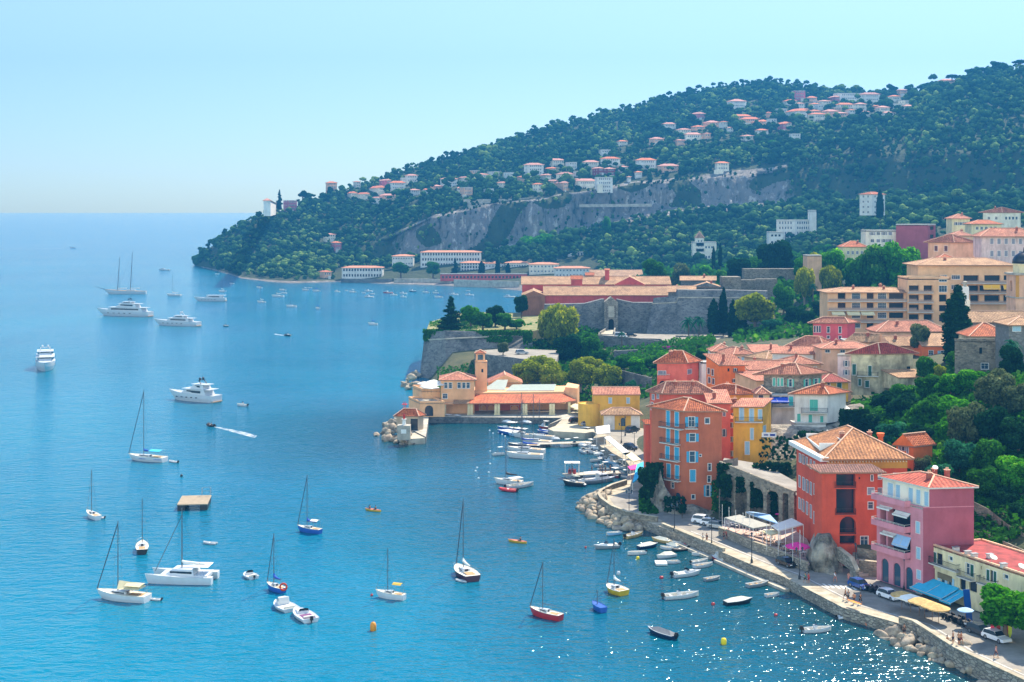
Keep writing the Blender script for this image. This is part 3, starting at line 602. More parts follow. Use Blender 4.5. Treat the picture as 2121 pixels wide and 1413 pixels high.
def house(label, ft, z0, z1, wall, roof=('hip', 2, None, .5), Rw=(), Lw=(), sh=GREY, conv=None, name='house', cat='house', group=None, autoR=None, autoL=None, chim=1, bal=(), small=False, base=None, gable=None):
 """ft [C,R,B,L]; Rw/Lw: windows (x0,y0,x1,y1,kind[,shutter]) in the coordinates of conv, on the C-R wall and on the L-C wall"""
 C, Rr, B, L = ft; off = Vector((C.x, C.y, z0)); par = thing(name, label, cat, off, group=group); mb = MB(off)
 edges = {'R': (C, Rr), 'L': (L, C)}; wins = []
 for side, (A, E) in edges.items():
  hs = []; Ln = (E-A).length
  for wd in (Rw if side == 'R' else Lw):
   x0, y0, x1, y1, kd = wd[:5]; shm = wd[5] if len(wd) > 5 else sh; (u0, v0), (u1, v1) = conv(x0, y0), conv(x1, y1); um, vm = (u0+u1)/2, (v0+v1)/2
   sA, _ = fcoord(A, E, u0, vm); sB, _ = fcoord(A, E, u1, vm); _, za = fcoord(A, E, um, v0); _, zb = fcoord(A, E, um, v1)
   dp = 1.2 if kd in ('lg', 'la') else .25; hs.append([min(sA, sB), max(sA, sB), zb, za, kd in ('ar', 'la', 'ac'), dp, kd, shm])
  au = autoR if side == 'R' else autoL
  if au:
   nc, nr, w, h, kd = au[:5]; mg = au[5] if len(au) > 5 else .12
   fl = (z1-z0)/nr
   for i in range(nc):
    for j in range(nr):
     s = Ln*(mg+(1-2*mg)*(i+.5)/nc); zc = z0+fl*(j+.42); k2 = kd if kd != 'mix' else random.choice(['op', 'sh', 'op', 'gl']); ww = min(w, Ln*(1-2*mg)/nc*.6 if k2 != 'op' else Ln*(1-2*mg)/nc*.45)
     hs.append([s-ww/2, s+ww/2, zc, min(z1-.4, zc+h), False, .22, k2, sh])
  if small: # far away: windows without cut openings would look painted; keep shallow openings
   for h in hs: h[5] = min(h[5], .2)
  ok = []
  for h in hs:
   h[0] = max(.08, h[0]); h[1] = min(Ln-.08, h[1]); h[2] = max(z0+.03, h[2]); h[3] = min(z1-.08, h[3])
   if h[1]-h[0] > .2 and h[3]-h[2] > .2: ok.append(h)
  wallface(mb, A, E, z0, z1, [h[:6] for h in ok]); wins += [(A, E, h) for h in ok]
 wallface(mb, Rr, B, z0, z1, []); wallface(mb, B, L, z0, z1, [])
 kind, rise, tm, over = roof[:4]; axis = roof[4] if len(roof) > 4 else None; tm = tm or T_OR
 if kind == 'flat':
  mb.prism([tuple(p) for p in ft], z1-.3, z1-.02, 1); wm = [wall, tm]
  q = MB(off)
  for a_, b_ in ((C, Rr), (Rr, B), (B, L), (L, C)):
   dd = (b_-a_).normalized(); nn = Vector((dd.y, -dd.x)); m_ = (a_+b_)/2-nn*.1; q.box((m_.x, m_.y, z1+rise/2), ((b_-a_).length+.1, .3, rise), atan2(dd.y, dd.x))
  mb.build('wall', wm, par); q.build('parapet', gable or M_WHITE2, par)
 else:
  mb.build('wall', [wall], par); rb = MB(off); r0, r1 = roofmesh(rb, ft, z1+.16, kind, rise, over, axis); ro = rb.build('roof', [tm, M_EAVE, M_RIDGE, gable or wall], par)
  if kind == 'shed':   # fill between wall top and the raised edge
   k = ft[axis or 0:]+ft[:axis or 0]; fb = MB(off); a0, a1, a2, a3 = k
   fb.face([(a2.x, a2.y, z1), (a3.x, a3.y, z1), (a3.x, a3.y, z1+rise*.93), (a2.x, a2.y, z1+rise*.93)]); fb.face([(a1.x, a1.y, z1), (a2.x, a2.y, z1), (a2.x, a2.y, z1+rise*.93)]); fb.face([(a3.x, a3.y, z1), (a0.x, a0.y, z1), (a3.x, a3.y, z1+rise*.93)]); fb.build('upper_wall', gable or wall, par)
  for i in range(chim):
   f = random.uniform(.15, .85); cc = sum(ft, Vector((0, 0)))/4; p = cc+(ft[random.randrange(4)]-cc)*.35; ch = chimney(ro, off, p, z1+rise*.55, random.uniform(1.0, 1.7), random.uniform(.5, .8))
 for A, E, h in wins:
  kd = h[6]
  if kd in ('lg', 'la', 'ac'): k3 = 'dk' if kd == 'lg' else 'dk'
  else: k3 = 'gl' if kd == 'ar' else kd
  if h[4]: # arched: slightly larger pane behind
   place_window(par, off, A, E, h[0], h[1], h[2], h[3], 'dk' if kd != 'ar' else 'lg', h[7], h[5])
  else: place_window(par, off, A, E, h[0], h[1], h[2], h[3], k3, h[7], h[5])
 for b in bal:   # (side, x0, y, x1, depth, style)
  A, E = edges[b[0]]; (u0, v0), (u1, v1) = conv(b[1], b[2]), conv(b[3], b[2]); sA, za = fcoord(A, E, u0, v0); sB, zb = fcoord(A, E, u1, v1); Ln = (E-A).length
  zz = fcoord(A, E, (u0+u1)/2, v0)[1]; balcony(par, off, A, E, max(0, min(sA, sB)), min(Ln, max(sA, sB)), zz, b[4], b[5], b[6] if len(b) > 6 else None)
 return par
def Zc(ox, oy, k): return lambda x, y: (ox+x*k, oy+y*k)
c3 = Zc(1300, 750, .2357); c4 = Zc(1621, 620, .2357); c5 = Zc(1621, 870, .2357); c6 = Zc(1621, 400, .2357); c7 = Zc(1250, 560, .2357); c8 = Zc(1560, 880, .2406); c9 = Zc(1780, 960, .2406)
cA = Zc(750, 600, .2357); cB = Zc(950, 700, .2357); cC = Zc(1050, 520, .1889); cD = Zc(1300, 560, .1509)
def awning(A, z, w, drop, dep, th, m, par=None, label=None, fr=M_WHITE2, name='awning', stripes=False):
 """sloping cloth from the wall; A = (x,y) of its middle on the wall, th = wall direction"""
 mb = MB(); n = 8;
 for i in range(n):
  a, b = i/n, (i+1)/n; za, zb = -drop*a-.12*sin(a*pi), -drop*b-.12*sin(b*pi)
  mb.face([(-w/2, -dep*a, za), (-w/2, -dep*b, zb), (w/2, -dep*b, zb), (w/2, -dep*a, za)]); mb.face([(w/2, -dep*a, za-.03), (w/2, -dep*b, zb-.03), (-w/2, -dep*b, zb-.03), (-w/2, -dep*a, za-.03)])
 mb.face([(-w/2, -dep, -drop), (-w/2, -dep, -drop-.25), (w/2, -dep, -drop-.25), (w/2, -dep, -drop)])
 o = mb.build(name, m, par, (A[0], A[1], z), (0, 0, th)); f = MB()
 f.bar((-w/2, -dep, -drop+.03), (w/2, -dep, -drop+.03), .07)
 for s in (-1, 0, 1): f.bar((s*w/2*.97, 0, -.1), (s*w/2*.97, -dep, -drop-.03), .05)
 f.build('arm', fr, o)
 if label: tag(o, label, 'awning')
 return o
# trees
BARK = mat('bark', '6a5a48', .95, .2, 3); BARKP = mat('bark_pale', '9a8c78', .95, .2, 3)
LF = dict(bright=leafmat('leaves_bright', '1f5212', '4d9a24', '86c23c', .4), mid=leafmat('leaves_mid', '1c4218', '3f7a2a', '6a9c3e', .35), dark=leafmat('leaves_dark', '10281a', '23482a', '3c6234', .25),
 olive=leafmat('leaves_olive', '323f2a', '66744e', '8c9468', .3), yellow=leafmat('leaves_yellow', '4a6020', '93a02e', 'c0b84a', .4), pine=leafmat('leaves_pine', '1c4a12', '45901c', '78bc2c', .35), purple=leafmat('leaves_bougainvillea', '6a2a5c', 'b048a0', 'c868b8', .3), teal=leafmat('leaves_teal', '1c4434', '3a7452', '5c9468', .3))
def leafcloud(lobes, n, s, seed, shell=.72, up=.3, hang=0.):
 """n small leaf faces spread through the ellipsoid lobes (cx,cy,cz,rx,ry,rz)"""
 g = np.random.default_rng(seed); lob = np.array(lobes, float); vol = (lob[:, 3]*lob[:, 4]*lob[:, 5])**(2/3); idx = g.choice(len(lob), n, p=vol/vol.sum()); l = lob[idx]
 d = g.normal(size=(n, 3)); d /= np.linalg.norm(d, axis=1)[:, None]; r = shell+(1.06-shell)*g.uniform(0, 1, n)**.8
 c = l[:, :3]+d*l[:, 3:]*r[:, None]
 nn = d+g.normal(size=(n, 3))*.75+np.array([0, 0, up]); nn /= np.linalg.norm(nn, axis=1)[:, None]
 a = np.cross(nn, g.normal(size=(n, 3))); a /= np.linalg.norm(a, axis=1)[:, None]; b = np.cross(nn, a)
 if hang: a = a*(1-hang)+np.array([0, 0, -hang]); a /= np.linalg.norm(a, axis=1)[:, None]
 sz = s*g.uniform(.6, 1.3, n)[:, None]; ar = hang*1.5+1
 V = np.stack([c-a*sz*ar-b*sz*.6/ar**.5, c+a*sz*.2-b*sz/ar**.5, c+a*sz*ar+b*sz*.5/ar**.5, c-a*sz*.3+b*sz/ar**.5], 1).reshape(-1, 3)
 lt = np.array([g.uniform(-.2, .2) for _ in lob])[idx]
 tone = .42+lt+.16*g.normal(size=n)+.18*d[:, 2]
 Fc = np.arange(n*4).reshape(n, 4); return V, Fc, np.repeat(tone, 4)
CROWN = {}
def crown_mesh(kind, var, leaf):
 key = (kind, var, leaf)
 if key in CROWN: return CROWN[key]
 g = random.Random(hash(kind) % 1000*0+var*17+len(kind)); lob = []; core = .62; n, s, up, hang, shell = 4200, .065, .3, 0, .72
 if kind in ('broad', 'bushy', 'olive', 'plane'):
  k = {'broad': 13, 'bushy': 10, 'olive': 15, 'plane': 8}[kind]
  lob.append((0, 0, 0, .62, .62, .55))
  for i in range(k):
   a = 2*pi*i/k*2.4+g.uniform(-.3, .3); e = g.uniform(-.8, .95); rr = cos(e)*g.uniform(.45, .66); q = g.uniform(.26, .42) if kind != 'plane' else g.uniform(.4, .5); lob.append((cos(a)*rr, sin(a)*rr, sin(e)*.62, q, q, q*.85))
  if kind == 'olive': s, n = .055, 4200
  if kind == 'plane': n, s = 5200, .055
 elif kind == 'pine':
  for i in range(16):
   a = g.uniform(0, 6.28); rr = g.uniform(.1, .75); q = g.uniform(.2, .32); lob.append((cos(a)*rr, sin(a)*rr, .25-.35*rr*rr+g.uniform(-.12, .12), q*1.25, q*1.25, q*.62))
  n, s, core = 6500, .042, .5
 elif kind == 'cypress':
  for i in range(12): z = -1+2*(i+.5)/12; q = .27*(1-max(0, (z+.35)/1.35)**2)**.6*(1-.35*max(0, -z-.6)); lob.append((g.uniform(-.03, .03), g.uniform(-.03, .03), z, q, q, .16))
  n, s, core, hang = 5200, .028, .85, -.5
 elif kind == 'cedar':
  for i in range(26): z = -1+1.95*i/26; rr = .62*(1-(z+1)/2.15); a = g.uniform(0, 6.28); q = rr*.62; lob.append((cos(a)*rr*.5, sin(a)*rr*.5, z, q, q, .07))
  for i in range(10): z = -.95+1.85*i/10; q = .3*(1-(z+1)/2.2); lob.append((0, 0, z, q, q, .14))
  n, s, core = 6500, .034, .4
 elif kind == 'willow':
  for i in range(12): a = 2*pi*i/12; rr = g.uniform(.3, .55); lob.append((cos(a)*rr, sin(a)*rr, g.uniform(-.5, .55), .3, .3, .45))
  lob.append((0, 0, .3, .5, .5, .6)); n, s, hang, core = 6500, .045, .55, .55
 V, Fc, T = leafcloud(lob, n, s, var+5, shell, up, max(0, hang))
 cs = np.array([l[:3] for l in lob]); rs = np.array([max(l[3:]) for l in lob])
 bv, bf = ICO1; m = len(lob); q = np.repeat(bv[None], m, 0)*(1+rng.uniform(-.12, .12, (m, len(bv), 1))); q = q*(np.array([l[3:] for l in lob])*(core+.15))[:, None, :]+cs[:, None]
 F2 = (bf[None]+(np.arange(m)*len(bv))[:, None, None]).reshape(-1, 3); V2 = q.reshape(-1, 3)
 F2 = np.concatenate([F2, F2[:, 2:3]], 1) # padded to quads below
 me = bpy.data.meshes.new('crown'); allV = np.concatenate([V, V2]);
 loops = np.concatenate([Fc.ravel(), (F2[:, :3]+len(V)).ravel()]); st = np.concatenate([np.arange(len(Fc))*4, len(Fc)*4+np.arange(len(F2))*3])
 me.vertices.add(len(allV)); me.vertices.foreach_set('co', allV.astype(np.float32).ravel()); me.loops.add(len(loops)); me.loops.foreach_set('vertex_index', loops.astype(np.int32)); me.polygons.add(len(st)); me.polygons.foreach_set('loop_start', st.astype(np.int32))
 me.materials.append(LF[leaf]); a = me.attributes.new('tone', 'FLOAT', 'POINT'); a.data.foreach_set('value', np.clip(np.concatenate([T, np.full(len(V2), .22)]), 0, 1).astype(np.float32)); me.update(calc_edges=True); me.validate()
 CROWN[key] = me; return me
TRUNK = {}
def trunk_mesh(kind):
 if kind in TRUNK: return TRUNK[kind]
 mb = MB()
 mb.tube([(0, 0, -.08), (.02, 0, .35), (-.02, .02, .7), (0, 0, 1)], [1., .75, .6, .4], 7)
 if kind not in ('cypress', 'cedar'):
  for i in range(5): a = 2*pi*i/5+.4; mb.tube([(0, 0, .62+.05*i), (cos(a)*1.6, sin(a)*1.6, .88), (cos(a)*3.2, sin(a)*3.2, 1.06)], [.4, .28, .12], 5)
 TRUNK[kind] = mb.mesh('trunk', BARKP if kind in ('plane', 'willow') else BARK, True); return TRUNK[kind]
TREEWORD = {}
def tree(kind, u, v, Y, rpx, label, leaf='mid', hk=1., group=None, name='tree', base=None, wk=1.):
 """crown centre at picture point (u,v), depth Y, crown half-width rpx picture px; the trunk reaches the ground below"""
 x, z, r = X_(u, Y), Z_(v, Y), rpx*Y/F; g = base if base is not None else gz(x, Y); g = min(g, z-r*.3)
 top, bot = z+r*hk*1.12, g+.1*r
 if kind in ('broad', 'bushy', 'olive') and leaf != 'pine' and 'trunk' not in label and Y < 1100: hk = min(1.5, max(hk, (top-bot)/2/r)); z = top-r*hk
 r *= 1.12; hk /= 1.06
 t = thing(name, label, 'tree' if 'bush' not in name else 'bush', (x, Y, g), random.uniform(0, 6.28), group)
 if kind in ('cypress',): k = r/.3; sc = (k*wk, k*wk, r*hk)
 elif kind == 'cedar': sc = (r/.62, r/.62, r*hk)
 else: sc = (r*wk, r*wk, r*hk)
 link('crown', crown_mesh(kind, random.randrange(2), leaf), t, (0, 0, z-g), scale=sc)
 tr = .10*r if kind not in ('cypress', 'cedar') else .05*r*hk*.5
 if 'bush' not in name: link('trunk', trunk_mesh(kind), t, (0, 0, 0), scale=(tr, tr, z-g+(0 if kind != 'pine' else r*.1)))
 return t
def palm(u, v, Y, rpx, label, base=None, group=None):
 x, z, r = X_(u, Y), Z_(v, Y), rpx*Y/F; g = base if base is not None else gz(x, Y); g = min(g, z-1); t = thing('palm_tree', label, 'palm', (x, Y, g), random.uniform(0, 6), group)
 if 'palm' not in CROWN:
  mb = MB(); gg = random.Random(3)
  for i in range(46):
   a = gg.uniform(0, 6.28); e = gg.uniform(-.5, 1.2); L = 1.; pts = []
   for j in range(6): s = j/5; pts.append(Vector((cos(a)*L*s*cos(e)*(1), sin(a)*L*s*cos(e), L*s*sin(e)-.75*s*s*(.6+cos(e)*.5))))
   sd = Vector((-sin(a), cos(a), 0))
   for j in range(5):
    w0, w1 = .13*sin(pi*(j/5)**.6+.25)*.9, .13*max(.1, sin(pi*((j+1)/5)**.6+.25))
    for q in (-1, 1): mb.face([pts[j], pts[j+1], pts[j+1]+sd*q*w1-Vector((0, 0, .05)), pts[j]+sd*q*w0-Vector((0, 0, .05))])
  me = mb.mesh('crown', LF['teal']); at = me.attributes.new('tone', 'FLOAT', 'POINT'); at.data.foreach_set('value', np.random.default_rng(2).uniform(.3, .9, len(me.vertices)).astype(np.float32)); CROWN['palm'] = me
 link('crown', CROWN['palm'], t, (0, 0, z-g), scale=(r, r, r)); link('trunk', trunk_mesh('cypress'), t, scale=(.3, .3, z-g)); return t
# boats
HULLC = {}
M_HW = mat('hull_white', 'c6cacc', .3, .03, 1); M_HB = mat('hull_blue', '2a5aa8', .35, .04, 1); M_HN = mat('hull_navy', '1c2a4a', .35, .04, 1); M_HR = mat('hull_red', 'b02a2e', .35, .04, 1); M_HY = mat('hull_yellow', 'c9a81c', .4, .1, 2); M_HG = mat('hull_grey', '8a9094', .5, .06, 1); M_HD = mat('hull_black', '1c1e22', .45, .05, 1); M_HM = mat('hull_maroon', '4a2230', .4, .06, 1); M_HT = mat('hull_tan', 'c4a56a', .4, .08, 1); M_HP = mat('hull_pale_blue', '9cc4e0', .35, .04, 1)
M_DK = mat('deck_cream', 'd8d2c2', .7, .06, 2); M_TEAK = mat('deck_teak', 'b08c5e', .8, .12, 4); M_RUB = mat('rubber_grey', 'b0b4b6', .6, .05, 2); M_RUBD = mat('rubber_black', '202226', .6, .05, 2); M_RUBR = mat('rubber_red', 'b8242c', .6, .05, 2); M_ENG = mat('engine_black', '17181b', .35, 0); M_SAILB = mat('sailcover_blue', '1f4fa8', .8, .05, 2); M_ALU = mat('mast_metal', '5c636a', .4, 0, metal=.3); M_ORA = mat('buoy_orange', 'e08a1c', .5, .04, 2)
M_SKIN = mat('skin', 'b07a58', .6, .03, 3); M_HAIR = mat('hair', '2e2018', .8, 0)
def hull_mesh(L, B, fb, fs, mats, key, draft=.3, opened=False, rake=.12, stern=.8, tall=0.):
 """x forward, origin amidships on the waterline; returns hull mesh and a deck mesh"""
 if key in HULLC: return HULLC[key]
 n = 12; hb = MB(); rows = []
 for i in range(n+1):
  t = i/n; b = B/2*(1-(max(0, t-.35)/.65)**2.3)*(stern+(1-stern)*min(1, t/.35)); b = max(b, .02); z = fs+(fb-fs)*t**2; x = -L/2+L*t; lo = rake*L*t**3
  rows.append([(x, b, z), (x-lo*.35, b*.94, z*.5), (x-lo*.85, b*.8, .02), (x-lo, b*.4, -draft*.8), (x-lo, 0, -draft)])
 vs = []
 for r in rows: vs += r+[(p[0], -p[1], p[2]) for p in r[:4]]
 k = 9; fs_ = [];
 hb.v = [tuple(p) for p in vs]
 for i in range(n):
  a, c = i*k, (i+1)*k
  for j in range(4): hb.f.append((a+j, a+j+1, c+j+1, c+j)); hb.m.append(0 if j < 2 else 1)
  m_ = [5, 6, 7, 8, 4]
  for j in range(4): hb.f.append((a+m_[j], c+m_[j], c+m_[j+1], a+m_[j+1])); hb.m.append(0 if j < 2 else 1)
 hb.f.append((0, 5, 6, 7, 8, 4, 3, 2, 1)); hb.m.append(0)
 hm = hb.mesh('hull', mats, True);
 try: hm.shade_flat()
 except Exception: pass
 db = MB(); g = .07*B
 for i in range(n):
  (x0, b0, z0), (x1, b1, z1) = rows[i][0], rows[i+1][0]
  if not opened: db.face([(x0, -b0*.985, z0-.03), (x1, -b1*.985, z1-.03), (x1, b1*.985, z1-.03), (x0, b0*.985, z0-.03)], 0)
  else:
   c0, c1 = max(.01, b0-g), max(.01, b1-g); fl = .1
   for s in (-1, 1):
    db.face([(x0, s*b0, z0+.01), (x0, s*c0, z0+.01), (x1, s*c1, z1+.01), (x1, s*b1, z1+.01)][::s], 0); db.face([(x0, s*c0, z0+.01), (x0, s*c0*.9, fl), (x1, s*c1*.9, fl), (x1, s*c1, z1+.01)][::s], 1)
   db.face([(x0, -c0*.9, fl), (x1, -c1*.9, fl), (x1, c1*.9, fl), (x0, c0*.9, fl)], 1)
 for s in (-1, 1):   # rubbing strake
  for i in range(n):
   (x0, b0, z0), (x1, b1, z1) = rows[i][0], rows[i+1][0]; db.bar((x0, s*b0, z0), (x1, s*b1, z1), .06, .07, 0)
 dm = db.mesh('deck', [mats[2], mats[3] if len(mats) > 3 else mats[2]]); HULLC[key] = (hm, dm); return hm, dm
def placed(u0, v0, u1, v1, z=0.):
 """bow and stern waterline points in the picture -> centre, length, heading"""
 a, b = P(u0, v0, z), P(u1, v1, z); d = a-b; return (a+b)/2, d.length, atan2(d.y, d.x)
OUTB = {}
def outboard(par, x, z, s=1., y=0.):
 if 'o' not in OUTB:
  mb = MB(); mb.box((-.25, 0, .35), (.5, .34, .36)); mb.box((-.28, 0, .6), (.38, .28, .16)); mb.box((-.22, 0, -.1), (.16, .1, .6)); mb.box((0, 0, .2), (.14, .26, .2)); OUTB['o'] = mb.mesh('outboard_motor', M_ENG)
 return link('outboard_motor', OUTB['o'], par, (x, y, z), scale=(s, s, s))
def sailboat(label, bow, stern, mh, hull=M_HW, bottom=M_HN, B=None, cover=M_SAILB, boom=True, bimini=None, dinghy=False, deck=M_DK, mx=.08, jib=True, cabin=True, name='sailboat', group=None, fb=None, stripe=None, kink=0, small=False):
 c, L, th = placed(*bow, *stern); L = max(L, 3.5) if L < 60 else L; B = B or max(1.6, min(L*.31, 4.2)); f = fb or .62+L*.05; t = thing(name, label, 'sailboat', c, th, group)
 hm, dm = hull_mesh(L, B, f*1.35, f, [hull, bottom, deck], ('s', round(L, 1), round(B, 1), hull.name, deck.name, round(f, 1))); h = link('hull', hm, t); link('deck', dm, t)
 if stripe:
  mb = MB()
  for s in (-1, 1): mb.bar((-L*.48, s*B*.405, f*.62), (L*.1, s*B*.49, f*.66), .05, .12)
  mb.build('stripe', stripe, h)
 if cabin:
  mb = MB(); w = B*.5; x0, x1 = -L*.12, L*.24; z0 = f-.05; z1 = f+.42
  mb.add([(x0, -w/2, z0), (x1, -w*.32, z0+.1), (x1, w*.32, z0+.1), (x0, w/2, z0), (x0+.1, -w*.43, z1), (x1-.5, -w*.28, z1-.05), (x1-.5, w*.28, z1-.05), (x0+.1, w*.43, z1)], [(0, 1, 5, 4), (1, 2, 6, 5), (2, 3, 7, 6), (3, 0, 4, 7), (4, 5, 6, 7)]); cb = mb.build('cabin', M_HW, t)
  if not small:
   mb = MB()
   for s in (-1, 1): mb.bar((x0+.3, s*w*.475, z0+.24), (x1-.7, s*w*.345, z0+.28), .05, .16)
   mb.box((x0+.05, 0, z0+.25), (.06, w*.4, .42)); mb.build('window', M_DARK, cb)
  mb = MB(); mb.box((-L*.29, 0, f-.0), (L*.26, B*.5, .03)); mb.build('cockpit', M_TEAK if not small else M_DARKIN, t)
 mxp = L*mx; mb = MB(); r = .06+L*.004; mb.tube([(mxp, 0, f*.8), (mxp, 0, mh)], r, 6, r2=r*.7)
 mb.bar((mxp, -B*.3, mh*.55), (mxp, B*.3, mh*.55), .04); mb.build('mast', M_ALU, t)
 zz = f*1.35
 rg = MB(); rg.tube([(L*.49, 0, zz), (mxp, 0, mh*.97)], .025 if not jib else .07+L*.002, 4); rg.build('forestay', M_ALU if not jib else mat('furled_jib', '3c4654', .8, 0), t)
 rg = MB(); rg.tube([(-L*.49, 0, f), (mxp, 0, mh)], .014, 3)
 for s in (-1, 1): rg.tube([(mxp, s*B*.44, f), (mxp, s*B*.3, mh*.55), (mxp, 0, mh*.96)], .014, 3)
 rg.build('rigging', M_ALU, t)
 if boom:
  mb = MB(); e = mxp-L*.42; mb.tube([(mxp, 0, f+1.15), (e, 0, f+1.2)], .06, 6); bo = mb.build('boom', M_ALU, t)
  if cover:
   mb = MB(); mb.tube([(mxp, 0, f+2.0), (mxp-.15, 0, f+1.5), (mxp-L*.15, 0, f+1.35), (e+.2, 0, f+1.3)], [.1, .26, .2, .1], 7); mb.build('sail_cover', cover, bo)
 if bimini:
  mb = MB(); x0, x1, z, w = -L*.42, -L*.12, f+1.75, B*.38
  for i in range(4):
   a, b = -w+2*w*i/4, -w+2*w*(i+1)/4; mb.face([(x0, a, z-.25*(a/w)**2), (x1, a, z-.25*(a/w)**2), (x1, b, z-.25*(b/w)**2), (x0, b, z-.25*(b/w)**2)])
  bi = mb.build('bimini', bimini, t); mb = MB()
  for x in (x0, x1):
   for s in (-1, 1): mb.tube([(x*.95, s*w, f), (x, s*w, z-.25)], .025, 4)
  mb.build('frame', M_STEEL, bi)
 if not small:
  mb = MB()
  for s in (-1, 1):
   pts = [(-L*.48, s*B*.4, f+.55), (-L*.1, s*B*.48, f+.6), (L*.25, s*B*.38, f+.75), (L*.47, s*.1, zz+.5)]
   for a, b in zip(pts[:-1], pts[1:]): mb.tube([a, b], .018, 3)
   for a in pts: mb.tube([(a[0], a[1], a[2]-.55), a], .02, 3)
  mb.build('guard_rail', M_STEEL, t)
 return t
def dinghy(label, bow, stern, tube=M_RUB, floor=M_DARKIN, engine=True, name='inflatable_dinghy', group=None, cat='dinghy'):
 c, L, th = placed(*bow, *stern); L = max(L, 2.2); B = L*.42; t = thing(name, label, cat, c, th, group); r = B*.17; mb = MB()
 pts = [(-L/2, B/2-r, r*.9), (-L*.1, B/2-r, r*.9), (L*.22, B*.4-r, r*1.1), (L*.4, B*.2-r*.3, r*1.4), (L*.47, 0, r*1.6), (L*.4, -B*.2+r*.3, r*1.4), (L*.22, -B*.4+r, r*1.1), (-L*.1, -B/2+r, r*.9), (-L/2, -B/2+r, r*.9)]
 mb.tube(pts, r, 8); mb.build('tube', tube, t, smooth=True); mb = MB(); mb.box((-.05*L, 0, r*.7), (L*.75, B*.62, r*.5)); mb.build('floor', floor, t); mb = MB(); mb.box((0, 0, r*1.7), (L*.1, B*.75, .05)); mb.build('seat', M_DK, t)
 if engine: outboard(t, -L*.5, r*.6, min(1, L/3.6))
 return t
def motorboat(label, bow, stern, hull=M_HW, bottom=M_HN, deck=M_HW, style='open', engine=1, name='motorboat', group=None, canopy=None, B=None, interior=M_DK, cat='motorboat'):
 """style: open, row, cuddy, cabin, cover"""
 c, L, th = placed(*bow, *stern); L = max(L, 2.4); B = B or min(max(L*.34, 1.1), 3.2); f = .3+L*.05; t = thing(name, label, cat, c, th, group); op = style in ('open', 'row')
 hm, dm = hull_mesh(L, B, f*1.4, f, [hull, bottom, deck, interior], ('m', round(L, 1), round(B, 1), hull.name, deck.name, op, interior.name), opened=op, rake=.1, stern=.9); link('hull', hm, t); link('deck', dm, t)
 if style in ('open', 'row'):
  for x in (-L*.3, -L*.02) + ((L*.2,) if L > 4 else ()): mb = MB(); mb.box((x, 0, f*.72), (L*.07, B*.8, .05)); mb.build('seat', M_TEAK if style == 'row' else M_HW, t)
 if style == 'open' and L > 4.2:
  mb = MB(); mb.box((-L*.08, 0, f+.1), (.5, .6, .8)); cs = mb.build('console', M_HW, t); mb = MB(); mb.face([(.2-L*.08, -.35, f+.5), (.2-L*.08, .35, f+.5), (0-L*.08, .3, f+.95), (0-L*.08, -.3, f+.95)]); mb.build('windscreen', M_DARK, cs)
 if style in ('cuddy', 'cabin'):
  mb = MB(); x0, x1, w = -L*.02, L*.33, B*.66; z0, z1 = f*.9, f+.38 if style == 'cuddy' else f+1.15
  mb.add([(x0, -w/2, z0), (x1, -w*.25, z0+.1), (x1, w*.25, z0+.1), (x0, w/2, z0), (x0, -w*.44, z1), (x1-(.5 if style == 'cuddy' else 1.), -w*.28, z1-.04), (x1-(.5 if style == 'cuddy' else 1.), w*.28, z1-.04), (x0, w*.44, z1)], [(0, 1, 5, 4), (1, 2, 6, 5), (2, 3, 7, 6), (3, 0, 4, 7), (4, 5, 6, 7)]); cb = mb.build('cabin', M_HW, t)
  mb = MB()
  if style == 'cuddy': mb.add([(x0-.1, -w*.42, z1-.05), (x0+.55, -w*.3, z1-.05), (x0+.55, w*.3, z1-.05), (x0-.1, w*.42, z1-.05), (x0-.2, -w*.36, z1+.38), (x0+.1, -w*.26, z1+.38), (x0+.1, w*.26, z1+.38), (x0-.2, w*.36, z1+.38)], [(0, 1, 5, 4), (1, 2, 6, 5), (2, 3, 7, 6)]); mb.build('windscreen', M_DARK, t)
  else:
   for s in (-1, 1): mb.bar((x0+.2, s*w*.465, z0+.85), (x1-1., s*w*.33, z0+.88), .04, .3)
   mb.box((x1-.78, 0, z0+.85), (.05, w*.45, .32)); mb.build('window', M_DARK, cb)
  mb = MB(); mb.box((-L*.27, 0, f-.0), (L*.38, B*.62, .03)); mb.build('cockpit', interior, t); mb = MB(); mb.box((-L*.4, 0, f+.12), (.35, B*.6, .3)); mb.build('seat', M_WHITE2, t)
 if style == 'cover':
  mb = MB(); mb.add([(-L*.47, -B*.42, f), (L*.1, -B*.46, f+.05), (L*.44, 0, f*1.35), (L*.1, B*.46, f+.05), (-L*.47, B*.42, f), (-L*.3, 0, f+.5), (L*.1, 0, f+.62)], [(0, 1, 6, 5), (1, 2, 6), (2, 3, 6), (3, 4, 5, 6), (4, 0, 5)]); mb.build('cover', canopy or M_AWW2, t)
 elif canopy:
  mb = MB(); z = f+1.6; x0, x1, w = -L*.35, L*.05, B*.4; mb.box(((x0+x1)/2, 0, z), (x1-x0, 2*w, .06)); cp = mb.build('bimini', canopy, t); mb = MB()
  for x in (x0+.05, x1-.05):
   for s in (-1, 1): mb.tube([(x, s*(w-.03), f*.8), (x, s*(w-.03), z)], .025, 4)
  mb.build('frame', M_STEEL, cp)
 for k in range(engine): outboard(t, -L*.5, f*.45, .7 if L < 4 else 1.1, (k-(engine-1)/2)*.55)
 return t
M_AWW2 = mat('tarpaulin_white', 'dcdcd6', .8, .05, 2)
def far_sail(label, u, v, vtop, w=14, hull=M_HW, heading=None, group='small boats moored off the far beach'):
 return sailboat(label, (u-w/2, v), (u+w/2, v+.6), Z_(vtop, P(u, v).y), hull=hull, small=True, boom=True, cover=random.choice([M_SAILB, M_AWW2, None]), jib=False, group=group)
